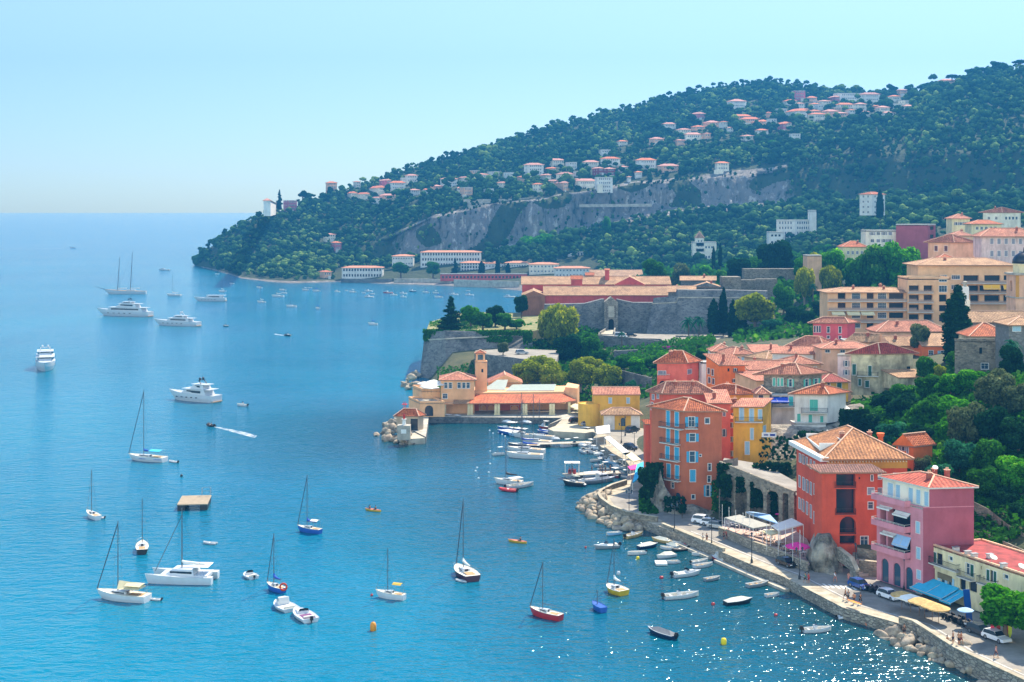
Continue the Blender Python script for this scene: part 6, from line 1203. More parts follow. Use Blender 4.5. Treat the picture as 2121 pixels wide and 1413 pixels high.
for lab, c in (('upper retaining wall with dark letters of ivy below the gate', [(1238, 694, 726, 558), (1305, 699, 730, 552), (1366, 706, 735, 545)]), ('lower retaining wall of the citadel garden', [(1272, 727, 750, 528), (1350, 723, 752, 530), (1410, 716, 742, 534)]), ('garden wall beside the white parking square', [(1400, 695, 713, 566), (1450, 697, 716, 564), (1500, 699, 718, 562)]), ('garden wall with a doorway below the cypresses', [(1502, 701, 718, 560), (1560, 702, 719, 560), (1620, 704, 718, 562)]), ('long wall along the garden path left of the tall coral house', [(1242, 758, 782, 470), (1290, 768, 792, 462), (1350, 783, 800, 450)]), ('wall of the parking terrace behind the clock tower', [(983, 731, 790, 515), (1040, 738, 790, 500), (1092, 745, 790, 488), (1150, 752, 800, 480)])): retain(lab, c, S_CIT)
mb = MB(); pl = [P(u, v, 11.2).xy for u, v in ((983, 732), (1040, 739), (1092, 746), (1150, 753), (1160, 726), (1060, 722), (985, 726))]; mb.prism(ccw([tuple(x) for x in pl]), 4, 11.2); tag(mb.build('parking_terrace', mat('pale_asphalt', 'b4ac9c')), kind='structure')
def gable_block(label, u0, u1, Y, dp, ze, zr, z0, wall, tm, name='barracks', wins=0, w=.9):
 ft = [Vector((X_(u0, Y), Y)), Vector((X_(u1, Y), Y)), Vector((X_(u1, Y), Y+dp)), Vector((X_(u0, Y), Y+dp))]; return house(label, ft, z0, ze, wall, ('gable', zr-ze, tm, .6, 0), autoR=(wins, 1, w, 1.3, 'gl', .06) if wins else None, chim=0, name=name, cat='barracks')
gable_block('long red citadel barracks with a sand coloured tile roof', 1128, 1383, 640, 16, 24.8, 28.4, 8, W_BAR, T_BG, wins=8); gable_block('second long barracks roof behind the first one', 1082, 1388, 660, 16, 28.6, 31.9, 8, W_BAR, T_BG)
ft = [Q(u, 0, Y).xy for u, Y in ((1082, 634), (1129, 638), (1129, 658), (1082, 656))]; house('brown gabled end of the citadel barracks beside the dark tree', ft, 8, 24.8, stucco('plaster_brown', 'a06a4a', .4), ('gable', 2.2, T_BG, .4, 1), chim=0, name='barracks', cat='barracks')
for lab, u0, u1, Y, zb, zt, rs, wl in (('square red tower with a tile cap in the middle of the barracks roofs', 1183, 1206, 650, 24, 31.4, 1.6, W_BAR), ('small red dormer block on the barracks roof', 1213, 1230, 668, 28, 32.4, 1.2, T_OR), ('slim red bell turret on the barracks roof', 1253, 1262, 664, 28, 35, .5, W_BAR)):
 f_ = [Q(u0, 0, Y).xy, Q(u1, 0, Y).xy, Q(u1, 0, Y+5).xy, Q(u0, 0, Y+5).xy]; house(lab, [Vector(x) for x in f_], zb, zt, wl, ('gable', rs, T_OR, .3, 0), chim=0, name='roof_tower', cat='tower')
f_ = [Vector(Q(u, 0, Y).xy) for u, Y in ((1274, 652), (1335, 652), (1335, 668), (1274, 668))]; house('red gabled pediment facing the sea on the barracks roofs', f_, 24, 28.8, W_BAR, ('gable', 3.6, T_BG, .5, 1), chim=0, name='barracks_wing', cat='barracks')
for lab, a in (('low grey roofed fort building with a long sloping roof', (1384, 1440, 606, 12, 18, 28.2, 2.2, T_BG, 0)), ('second grey fort building behind the great bastion', (1438, 1490, 612, 10, 18, 30, 1.8, T_BG, 1)), ('flat sand roofed fort building above the bastion terrace', (1410, 1482, 640, 12, 22, 31.4, 1.6, T_BG, 0))): u0, u1, Y, dp, z0, z1, rs, tm, ax = a; f_ = [Vector(Q(u0, 0, Y).xy), Vector(Q(u1, 0, Y).xy), Vector(Q(u1, 0, Y+dp).xy), Vector(Q(u0, 0, Y+dp).xy)]; house(lab, f_, z0, z1, S_CIT, ('gable', rs, tm, .5, ax), chim=1, name='fort_building')
# apartment blocks, church, upper town
def slabs(par, ft, zs, dep, m=M_WHITE2, rail=True, z0=0.):
 C, Rr = ft[0], ft[1]; off = par.location; d = (Rr-C).normalized(); Ln = (Rr-C).length; th = atan2(d.y, d.x); p = (C+Rr)/2
 for z in zs:
  mb = MB(); mb.box((0, -dep/2, 0), (Ln, dep, .22)); b = mb.build('balcony', m, par, (p.x-off.x, p.y-off.y, z-off.z), (0, 0, th));
  if rail:
   mb = MB(); mb.bar((-Ln/2+.05, -dep+.05, 1.05), (Ln/2-.05, -dep+.05, 1.05), .06); mb.box((0, -dep+.05, .5), (Ln-.1, .03, .62))
   for k in range(int(Ln/2.5)+2): x = -Ln/2+.06+k*(Ln-.12)/(int(Ln/2.5)+1); mb.bar((x, -dep+.05, .1), (x, -dep+.05, 1.05), .05)
   mb.build('railing', mat('rail_grey', 'a48c7c', .5, 0), b)
J1 = foot(1712, 1714, 1896, 470, 0, 86); J1 = deepen(J1, 12); cJ = Zc(1900, 520, .1274)
a1 = house('wide four storey apricot apartment block with long white balconies', J1, 22, 35.6, W_APT, ('hip', 1.3, T_BG, .9), conv=c6, Rw=[(x0, y0, x1, y1, k) for y0, y1 in ((880, 940), (965, 1020), (1050, 1100), (1145, 1185)) for x0, x1, k in ((485, 555, 'lg'), (610, 682, 'gl'), (740, 802, 'lg'), (838, 912, 'gl'), (935, 1065, 'lg'), (1110, 1155, 'lg'))], chim=3, name='apartment_block', cat='apartment block')
slabs(a1, J1, [Z_(v, 470) for v in (624, 643, 667)], 1.6)
J2 = deepen(foot(1878, 1880, 1968, 468, 0, 86), 12); a2 = house('middle wing of the apricot apartments with a square window column', J2, 22, 40.2, W_APT, ('flat', .5, M_CONC, 0), conv=c6, Rw=[(1110, 812, 1200, 860, 'lg'), (1240, 812, 1318, 860, 'lg'), (1375, 722, 1445, 780, 'gl'), (1375, 815, 1445, 870, 'gl'), (1375, 892, 1445, 955, 'lg'), (1375, 985, 1445, 1040, 'lg'), (1375, 1070, 1445, 1130, 'lg'), (1110, 895, 1200, 950, 'lg'), (1240, 895, 1318, 950, 'lg'), (1110, 980, 1200, 1035, 'lg'), (1240, 980, 1318, 1035, 'lg'), (1110, 1065, 1200, 1120, 'lg'), (1240, 1065, 1318, 1120, 'lg')], chim=0, name='apartment_block', cat='apartment block', gable=W_APT)
slabs(a2, [J2[0], J2[0]*.42+J2[1]*.58], [Z_(v, 468) for v in (607, 627, 647, 668)], 1.4)
J3 = deepen(foot(1900, 1902, 2098, 482, 0, 86), 14); a3 = house('upper wing of the apricot apartments with yellow awnings and a broad roof', J3, 26, 44.0, W_APT, ('hip', 2.2, T_BG, 1.2), conv=cJ, Rw=[(110, 400, 245, 460, 'lg'), (370, 395, 480, 470, 'gl'), (560, 395, 695, 460, 'gl'), (750, 395, 1000, 520, 'lg'), (1090, 395, 1350, 520, 'lg'), (1405, 395, 1510, 475, 'lg'), (555, 555, 690, 625, 'gl'), (820, 560, 1000, 680, 'lg'), (1010, 560, 1340, 690, 'lg'), (1360, 560, 1510, 690, 'lg'), (860, 720, 1000, 850, 'lg'), (1090, 720, 1340, 850, 'lg'), (1400, 720, 1510, 850, 'lg')], chim=4, name='apartment_block', cat='apartment block')
slabs(a3, [J3[0]*.55+J3[1]*.45, J3[1]], [Z_(v, 482) for v in (587, 608, 629)], 1.6)
for (x, y, w_, m_) in ((1170, 545, 5.6, M_AWY), (1430, 545, 2.9, M_AWY), (415, 705, 2.2, M_AWY)): u, v = cJ(x, y); awning((X_(u, 480)-a3.location.x, 479.6-1.7*(x > 500)-a3.location.y), Z_(v, 480)-a3.location.z, w_, 1.3, .8, 0, m_, par=a3)
for x in (490, 625, 750): u, v = c6(x, 1040); awning((X_(u, 468)-a1.location.x, 469-a1.location.y), Z_(v, 468)-.1-a1.location.z, 4.2, .9, 2.0, 0, M_AWC, par=a1)
t = thing('church_tower', 'ochre church bell tower with a black dome at the right edge', 'church tower', (X_(2122, 440), 440, 26)); mb = MB(); r = 4.1
A_, B_ = Vector((-r, -r)), Vector((r, -r)); zz = lambda v: Z_(v, 436)-26
wallface(mb, A_, B_, 0, zz(570), [(3.1, 5.1, zz(604), zz(582), True, .8)])
for a_, b_ in ((Vector((r, -r)), Vector((r, r))), (Vector((r, r)), Vector((-r, r)))): wallface(mb, a_, b_, 0, zz(570), [])
wallface(mb, Vector((-r, r)), Vector((-r, -r)), 0, zz(570), [(3.1, 5.1, zz(604), zz(582), True, .8)]); mb.build('belfry', W_PEACH, t); mb = MB(); mb.box((0, 0, zz(603)-2), (r*1.7, r*1.7, 12)); mb.build('core', M_DARKIN, t)
mb = MB(); mb.box((0, 0, zz(570)+.3), (2*r+1, 2*r+1, .6)); mb.box((0, 0, zz(617)), (2*r+.5, 2*r+.5, .4)); mb.build('cornice', M_CONC, t)
mb = MB(); mb.lathe([(3.5, zz(570)+.6), (3.5, zz(549)), (3.9, zz(549)), (3.9, zz(549)+.3)], 8); mb.build('drum', W_CRM, t); mb = MB(); h = zz(549)+.3; mb.lathe([(3.6, h), (3.5, h+1.2), (2.8, h+2.4), (1.5, h+3.3), (.4, h+3.7), (.3, h+4.8), (.02, h+5)], 16); mb.build('dome', mat('slate_dome', '1e2024', .35, .1, 2), t, smooth=True)
for s in (-1, 1):
 for y in (0,): mb = MB(); mb.box((s*(r-.5), -r-.06, zz(595)), (1., .14, 7)); mb.build('pilaster', W_ORC := stucco('plaster_ochre_band', 'd49a3e'), t)
house('long church nave with a weathered pantile roof right of the cypress', deepen(foot(2006, 2008, 2180, 408, 0, 86), 9), 22, 30.6, stucco('plaster_mauve', '9c8078', .3), ('gable', 3.0, T_BG, .4, 0), chim=0, name='church_nave', cat='church')
t = thing('bell_cote', 'narrow white bell cote behind the cypress tip', 'bell tower', (X_(1999, 425), 425, 24)); mb = MB(); mb.box((0, 0, 6), (2.3, 2.3, 12)); mb.build('shaft', W_CRM2, t); mb = MB(); mb.box((-.2, 0, 14), (2., 1.8, 3.8), .1); mb.build('white_gable', M_WHITE, t); mb = MB(); mb.lathe([(.55, 15.9), (.55, 17.2), (.75, 17.3), (.1, 17.6)], 8); mb.build('chimney', M_CONC, t)
for a in (
 ('tall flat dusky pink apartment tower with small side balconies', (1856, 1922, 1938, 650, 45, 0), 22, 55.9, W_ROSE, ('flat', .5, M_CONC, 0), dict(autoR=(1, 9, 3.2, 1.6, 'lg', .05))), ('beige flat roofed block joined to the left of the pink tower', (1791, 1793, 1858, 652, 0, 86), 24, 53.2, W_CRM2, ('flat', .5, M_CONC, 0), dict(autoR=(4, 9, 1.6, 1.4, 'mix'))),
 ('peach house with an iron balcony and red roof right of the pink tower', (1938, 1976, 2017, 520, 12, 22), 30, 50.7, W_PEACH, ('hip', 2.9, T_PK, .5), dict(autoL=(2, 4, 1.1, 1.9, 'sh'), sh=BRN)), ('low orange roofed wing with a row of narrow windows below the peach house', (1936, 1938, 1990, 505, 0, 86), 30, 45.6-1, W_PEACH, ('hip', 2.4, T_OR, .4), dict(autoR=(7, 3, .8, 1.9, 'gl'))),
 ('big pale pink mansion with three rows of grey shutters', (2031, 2033, 2150, 500, 0, 86), 32, 53.2, stucco('plaster_pale_pink', 'd8bcb0', .2), ('hip', 2.9, T_PK, .8), dict(autoR=(6, 5, 1.1, 1.9, 'sh'))),
 ('cream villa with a wide flat hip roof above the pink mansion', (2010, 2012, 2074, 640, 0, 86), 44, 56.3, W_CRM, ('hip', 1.8, T_OR, .8), dict(autoR=(5, 3, 1.2, 1.3, 'gl'))), ('small cream villa with an orange roof among trees above the peach house', (1970, 1972, 2009, 660, 0, 86), 44, 58.6, W_CRM, ('hip', 2.2, T_PK, .7), dict(autoR=(3, 3, 1.1, 1.3, 'mix'))),
 ('white villa with pink roofs at the top right of the town', (2055, 2076, 2114, 700, 10, 8), 50, 61.3, W_CRM2, ('hip', 2.6, T_PK, .6), dict(autoR=(4, 2, 1.2, 1.4, 'gl'), autoL=(2, 2, 1.2, 1.4, 'gl'))), ('little house with an orange roof tucked behind the peach house', (1970, 1972, 2015, 600, 0, 86), 40, 51.8, W_PEACH, ('hip', 2., T_PK, .5), dict(autoR=(3, 3, 1, 1.3, 'sh'))),
 ('cream house with a pink hipped roof left of the beige block', (1744, 1746, 1796, 640, 0, 86), 30, 46.2, W_CRM, ('hip', 2.6, T_OR, .6), dict(autoR=(4, 3, 1, 1.4, 'sh'))), ('low house with a brown roof by the yellow green trees', (1670, 1672, 1702, 620, 0, 86), 28, 43, W_TAN, ('flat', .3, M_CONC, 0), dict()),
 ('grey stone house with a bright orange hipped roof below the nave', (2008, 2010, 2094, 345, 0, 86), 24, 32.1, W_STAIN, ('hip', 2.9, T_OR, .5), dict(autoR=(4, 3, 1, 1.2, 'sq'))), ('square ruined grey stone house with a parapet under the orange roof', (2019, 2062, 2095, 328, 22, 6), 17, 32.6, S_WALL, ('flat', .5, S_WALL, 0), dict(gable=S_WALL, conv=c4, Lw=[(1728, 425, 1755, 480, 'dk'), (1745, 562, 1810, 615, 'gl')])),
 ('grey house with pale shutters and a sand roof at the right edge', (2088, 2090, 2160, 318, 0, 86), 20, 36.9, stone('stone_grey_block', '8c8a84', '77756f', 1.2, mortar='7c7a74', gr=.2), ('hip', 1.6, T_BG, .5), dict(conv=c4, Rw=[(2022, 218, 2093, 282, 'sh')], sh=PALE))):
 f_ = foot(*a[1]); f_ = deepen(f_, 9); house(a[0], f_, a[2], a[3], a[4], a[5], chim=random.choice([0, 1]), **a[6])
# far beach hotels
W_HOT = stucco('plaster_hotel_white', 'e4e2d8', .1); T_FAR = mat('far_roof', 'd08a68', .9, .12, .3)
for lab, u0, u1, vt, vb, Y, nc, nr, k in (('white two storey beach hotel nearest the headland', 707, 792, 555, 578, 1285, 14, 2, 'lg'), ('small white hotel block behind the round trees', 811, 856, 531, 552, 1330, 8, 2, 'sq'), ('largest white beach hotel with four rows of windows', 870, 996, 523, 566, 1318, 22, 4, 'lg'), ('low white wing in front of the largest beach hotel', 953, 1002, 545, 566, 1290, 8, 3, 'lg'),
 ('pale block with a plain end wall behind three cypresses', 1003, 1045, 546, 570, 1285, 6, 2, 'sq'), ('cream hotel wing between the cypresses', 1046, 1096, 545, 570, 1275, 9, 2, 'sq'), ('cream hotel with a plain bright end wall', 1095, 1157, 548, 578, 1240, 8, 3, 'sq'), ('white seaside building with small windows left of the grey roof', 1148, 1222, 556, 576, 1200, 10, 2, 'sq')):
 f_ = deepen(foot(u0, u0+1, u1, Y, 0, 88), 14); house(lab, f_, Z_(vb, Y), Z_(vt, Y), W_HOT if 'cream' not in lab else W_CRM2, ('hip', 1.5, T_FAR, .8), autoR=(nc, nr, 2.4 if k == 'lg' else 1.2, 2.2 if k == 'lg' else 1.4, k, .02), chim=0, name='hotel', cat='hotel', small=True)
house('modern white hall with a row of tall dark window bays', deepen(foot(1174, 1176, 1288, 1290, 0, 88), 18), Z_(550, 1290), Z_(523, 1290), W_HOT, ('flat', .8, M_WHITE2, 0), autoR=(14, 1, 1.5, 8, 'lg', .12), chim=0, name='hall')
house('grey walled shed with a broad sand roof beyond the barracks', deepen(foot(1222, 1224, 1330, 1000, 0, 88), 20), 10, Z_(572, 1000), stucco('plaster_grey_blue', '9aa4a8', .2), ('gable', 3.8, T_BG, .8, 0), chim=1, name='shed', cat='shed')
house('long dark red arcaded building along the far beach road', deepen(foot(910, 912, 1092, 1225, 0, 88), 6), 3, Z_(568, 1225), W_BAR, ('flat', .5, M_CONC, 0), autoR=(24, 1, 1.8, 1.8, 'lg', .01), chim=0, name='arcade_building')
for lab, c, m in (('pale sea wall along the far beach below the red arcades', [(940, 579, 594, 1195), (1010, 581, 596, 1180), (1076, 583, 600, 1160)], M_CONC), ('grey sea wall under the two storey beach hotel', [(706, 577, 586, 1262), (760, 578, 587, 1255), (812, 578, 588, 1250)], S_CIT), ('sunlit sea wall by the far parking place', [(816, 577, 586, 1245), (880, 577, 586, 1240), (935, 580, 588, 1225)], M_CONC), ('pale cliff road wall under the hillside villas', [(960, 413, 428, 1425), (1060, 412, 426, 1425), (1150, 405, 420, 1425)], M_CONC), ('long white road wall crossing the cliff', [(970, 426, 429.5, 1412), (1150, 424, 428, 1408), (1350, 422, 426, 1395)], M_CONC)): retain(lab, c, m, 1.5, 'sea_wall' if 'sea' in lab else 'road_wall')
for lab, ft, z0, z1, wl, rf, kw in (('white castle like villa with a corner tower on the wooded slope', (1608, 1646, 1682, 1150, 14, 14), 38, Z_(458, 1150), W_HOT, ('flat', 1.2, M_WHITE2, 0), dict(autoR=(6, 4, 1.4, 2, 'sq'), autoL=(5, 4, 1.4, 2, 'sq'))), ('tower of the white castle villa', (1676, 1678, 1691, 1148, 0, 80), 36, Z_(438, 1148), W_HOT, ('flat', 1.2, M_WHITE2, 0), {}), ('stepped white annex below the white castle villa', (1590, 1592, 1622, 1120, 0, 80), 30, Z_(482, 1120), W_HOT, ('flat', .8, M_WHITE2, 0), dict(autoR=(3, 3, 1.6, 1.6, 'lg'))),
 ('cream villa with a pointed turret among the trees', (1433, 1435, 1484, 1150, 0, 84), 14, Z_(503, 1150), W_CRM2, ('flat', .8, M_WHITE2, 0), dict(autoR=(6, 3, 1.5, 1.8, 'sq'))), ('pointed turret of the cream villa', (1440, 1442, 1458, 1150, 0, 84), 30, Z_(493, 1150), W_CRM2, ('hip', 5, T_BG, .4), dict(autoR=(2, 2, 1, 1.4, 'sq'))),
 ('white three storey house with a red roof beside tall cypresses', (1791, 1806, 1833, 1080, 30, 20), 59, Z_(403, 1080), W_HOT, ('hip', 2, T_OR, .6), dict(autoR=(3, 4, 1.3, 1.6, 'sq'), autoL=(2, 4, 1.3, 1.6, 'sq')))):
 house(lab, deepen(foot(*ft), 9), z0, z1, wl, rf, chim=0, name='villa', cat='villa', small=True, **kw)
# hillside villas: (u, v_base, width px, wall height px, wall, roof, label)
VW = dict(w=W_HOT, c=W_CRM2, p=W_PEACH, r=stucco('plaster_villa_pink', 'c8707c', .1), d=stucco('plaster_villa_maroon', '963a48', .1)); VR = dict(o=mat('villa_roof_orange', 'dc7a50', .9, .1, .3), p=mat('villa_roof_pink', 'd49484', .9, .1, .3), f=None)
VIL = [(559, 434, 26, 12, 'w', 'p', 'pale villa on the tip of the headland left of the layered pine'), (601, 434, 28, 18, 'r', 'f', 'pink villa on the headland right of the layered pine'), (687, 391, 22, 12, 'p', 'o', 'small square villa on the skyline of the headland'), (726, 409, 26, 9, 'c', 'o', 'leftmost orange roofed villa on the headland ridge'), (753, 411, 26, 9, 'c', 'o', 'second orange roofed villa from the headland tip'), (781, 401, 36, 12, 'c', 'o', 'wide orange roofed villa above the two small ones'), (798, 386, 24, 12, 'r', 'p', 'dull pink villa among the headland houses'), (824, 392, 32, 13, 'w', 'o', 'white villa with a row of small windows beside a cypress'), (828, 378, 22, 9, 'w', 'f', 'low white house below the skyline trees'), (853, 377, 24, 13, 'w', 'p', 'tall white villa at the right end of the headland group'), (779, 420, 16, 10, 'w', 'p', 'little white house below the orange roofed villas'), (806, 410, 28, 5, 'p', 'p', 'house showing only a pink roof under the headland villas'),
 (934, 383, 28, 12, 'w', 'p', 'white villa with a scalloped roofline on the middle slope'), (966, 403, 26, 14, 'p', 'f', 'apricot villa with tall arches above a white parasol'), (1001, 370, 22, 8, 'c', 'p', 'peach roofed house at the left of the terraced villas'), (1022, 362, 24, 6, 'w', 'f', 'low white roof between pines on the slope'), (1054, 366, 22, 8, 'w', 'f', 'white boxy house beside two dark pines'), (1011, 400, 24, 8, 'w', 'f', 'white garage like house over the cliff wall'), (1109, 362, 34, 20, 'w', 'p', 'tall white villa with balconies above the cliff'), (1113, 395, 20, 13, 'c', 'o', 'round fronted cream villa with a pink pyramid roof'), (1156, 343, 28, 11, 'c', 'p', 'cream house high on the slope behind a round tree'), (1183, 348, 24, 11, 'w', 'f', 'pale flat house right of the round tree'), (1170, 370, 36, 9, 'c', 'p', 'wide low villa with a broad pink roof'), (1164, 392, 26, 13, 'p', 'p', 'peach villa near the cliff edge above the road'),
 (1216, 385, 38, 10, 'c', 'p', 'broad cream villa left of the white cliff mansion'), (1252, 390, 34, 22, 'w', 'f', 'white cliff edge mansion with a rounded tower'), (1225, 346, 30, 10, 'c', 'p', 'cream villa with wide arches on the upper slope'), (1268, 342, 32, 13, 'w', 'o', 'white gabled villa with a bright roof on the upper slope'), (1238, 362, 22, 13, 'd', 'p', 'maroon villa left one of the pair'), (1262, 361, 24, 11, 'd', 'p', 'maroon villa right one of the pair'), (1341, 348, 36, 16, 'w', 'o', 'large white square villa with a red pyramid roof'), (1388, 352, 36, 8, 'p', 'p', 'long villa with a chimney and terrace rail above the cliff'), (1497, 352, 26, 14, 'c', 'o', 'villa with a wide red roof at the cliff edge'), (1360, 296, 30, 8, 'p', 'p', 'pink roofed house on the long green spur'), (1436, 288, 34, 9, 'c', 'p', 'gabled pink roofed house in the middle of the slope'), (1387, 266, 26, 9, 'w', 'p', 'grey white villa half hidden left of the pink one'),
 (1446, 245, 30, 9, 'r', 'p', 'rosy villa with an irregular roof on the upper slope'), (1447, 268, 26, 5, 'p', 'o', 'low orange roofed house under the rosy villa'), (1474, 262, 34, 8, 'p', 'p', 'long peach house with a terrace on the upper slope'), (1540, 246, 34, 5, 'p', 'o', 'leftmost of the stepped orange roofs'), (1556, 252, 36, 5, 'p', 'o', 'middle one of the stepped orange roofs'), (1574, 257, 34, 5, 'p', 'o', 'rightmost of the stepped orange roofs'), (1526, 222, 40, 12, 'w', 'p', 'wide pale villa in front of a bright pine near the ridge'), (1620, 267, 18, 10, 'r', 'o', 'little pink house alone below the ridge village'), (1648, 290, 20, 12, 'w', 'f', 'white boxy house alone among the ridge pines'),
 (1656, 205, 24, 16, 'r', 'f', 'salmon tower house on the ridge'), (1678, 208, 28, 5, 'p', 'o', 'orange roofed wing right of the salmon tower house'), (1636, 217, 28, 8, 'c', 'o', 'orange roofed villa beside the big dark cypress'), (1657, 221, 18, 6, 'w', 'p', 'cream house under the salmon tower house'), (1687, 221, 22, 5, 'c', 'o', 'low tiled house in the middle of the ridge village'), (1650, 241, 44, 11, 'w', 'o', 'white villa with a bright orange roof below the ridge village'), (1727, 208, 24, 7, 'r', 'p', 'pink house at the left end of the long white ridge block'), (1768, 207, 66, 13, 'w', 'f', 'long white flat roofed block on the ridge'), (1806, 210, 34, 14, 'w', 'p', 'white block with a pink roof at the right end of the ridge row'), (1753, 224, 32, 7, 'c', 'o', 'wide orange roofed villa below the long white block'), (1782, 226, 26, 10, 'c', 'p', 'cream villa with a raised roof below the white ridge block'), (1720, 238, 34, 7, 'p', 'p', 'peach villa with a long pink roof in the ridge village'), (1698, 248, 26, 11, 'c', 'o', 'cream gabled villa at the lower edge of the ridge village'), (1828, 232, 30, 9, 'c', 'p', 'cream villa at the right edge of the ridge village'), (1853, 209, 24, 9, 'c', 'o', 'orange roofed villa against the right hand wood'), (1868, 197, 22, 10, 'p', 'p', 'pink villa under the saddle of the ridge'), (1965, 173, 28, 6, 'p', 'p', 'lonely pink roofed house on the right skyline'), (1858, 220, 20, 4, 'w', 'f', 'thin white terrace house by the right hand wood'),
 (686, 497, 18, 11, 'c', 'p', 'pale ruinous house in the headland wood'), (697, 517, 20, 14, 'r', 'o', 'brick red house above a white tent on the headland'), (678, 577, 18, 14, 'p', 'o', 'small orange chapel by the headland shore'), (2010, 0, 0, 0, '', '', '')]
for _p in '1130,372 1145,381 1080,374 1040,386 960,374 945,396 905,392 880,399 1200,362 1300,374 1320,366 1410,300 1420,275 1465,286 1500,262 1512,271 1590,241 1602,256 1665,233 1700,226 1712,216 1735,229 1745,241 1765,237 1795,239 1812,226 1840,241 1872,216 1882,227 1690,236 1620,233 860,401 740,386 1290,353 1195,381 1140,356 985,360 1255,318 1290,300 1550,288 1580,276 1630,262'.split():
 _u, _v = map(int, _p.split(',')); VIL.insert(-1, (_u, _v, random.choice([14, 17, 20, 23]), random.choice([6, 7, 9]), random.choice('wwcp'), random.choice('oppf'), 'small villa half hidden among the trees of the hillside'))
VPX = []
for u, v, w, h, wl, rf, lab in VIL[:-1]:
 t_, p = fhit(u, v+4);
 if u == 678: t_, p = .5, Vector((X_(u, 1300), 1300, 2.))
 VPX.append((u, v, w, h)); Y = p.y; z1 = Z_(v-h, Y); zb = max(p.z-3, z1-h*Y/F*1.5-4); f_ = deepen(foot(u-w/2, u-w/2+random.choice([1, 1, w*.3, w*.6]), u+w/2, Y-2, random.uniform(0, 10), random.uniform(50, 86)), 8)
 nw = max(2, int(w/5)); vo = vo = house(lab, f_, min(zb, z1-2), max(z1, zb+2), VW[wl], ('hip', w*Y/F*.13, VR[rf], .8) if rf != 'f' else ('flat', .6, M_WHITE2, 0), autoR=(nw, max(1, int((z1-zb)/3.4)), 1.5, 1.7, 'sq'), autoL=(2, max(1, int((z1-zb)/3.4)), 1.2, 1.5, 'sq'), chim=0, name='villa', cat='villa', small=True)
 if 'half hidden' in lab: vo['group'] = 'small villas half hidden on the hillside'; continue
 C_, R__ = f_[0], f_[1]; zt_ = max(z1, zb+2)-(z1-zb)*random.uniform(.4, .7); mb = MB(vo.location); c_ = C_+(R__-C_)*random.uniform(0, 1); mb.box((c_.x, c_.y-1.5, (zb+zt_)/2), ((R__-C_).length*random.uniform(.3, .8), random.uniform(4, 7), max(1, zt_-zb)), random.uniform(-.1, .1)); mb.build('terrace', random.choice([W_HOT, W_CRM2, M_CONC]), vo)
def VILLAS_CLEAR(u, t):
 p = fpoint(u, t); v = CV+(H-p.z)*F/p.y
 return any(abs(u-a) < w/2+2 and -3 < v-b < 11 for a, b, w, h in VPX)
forest()
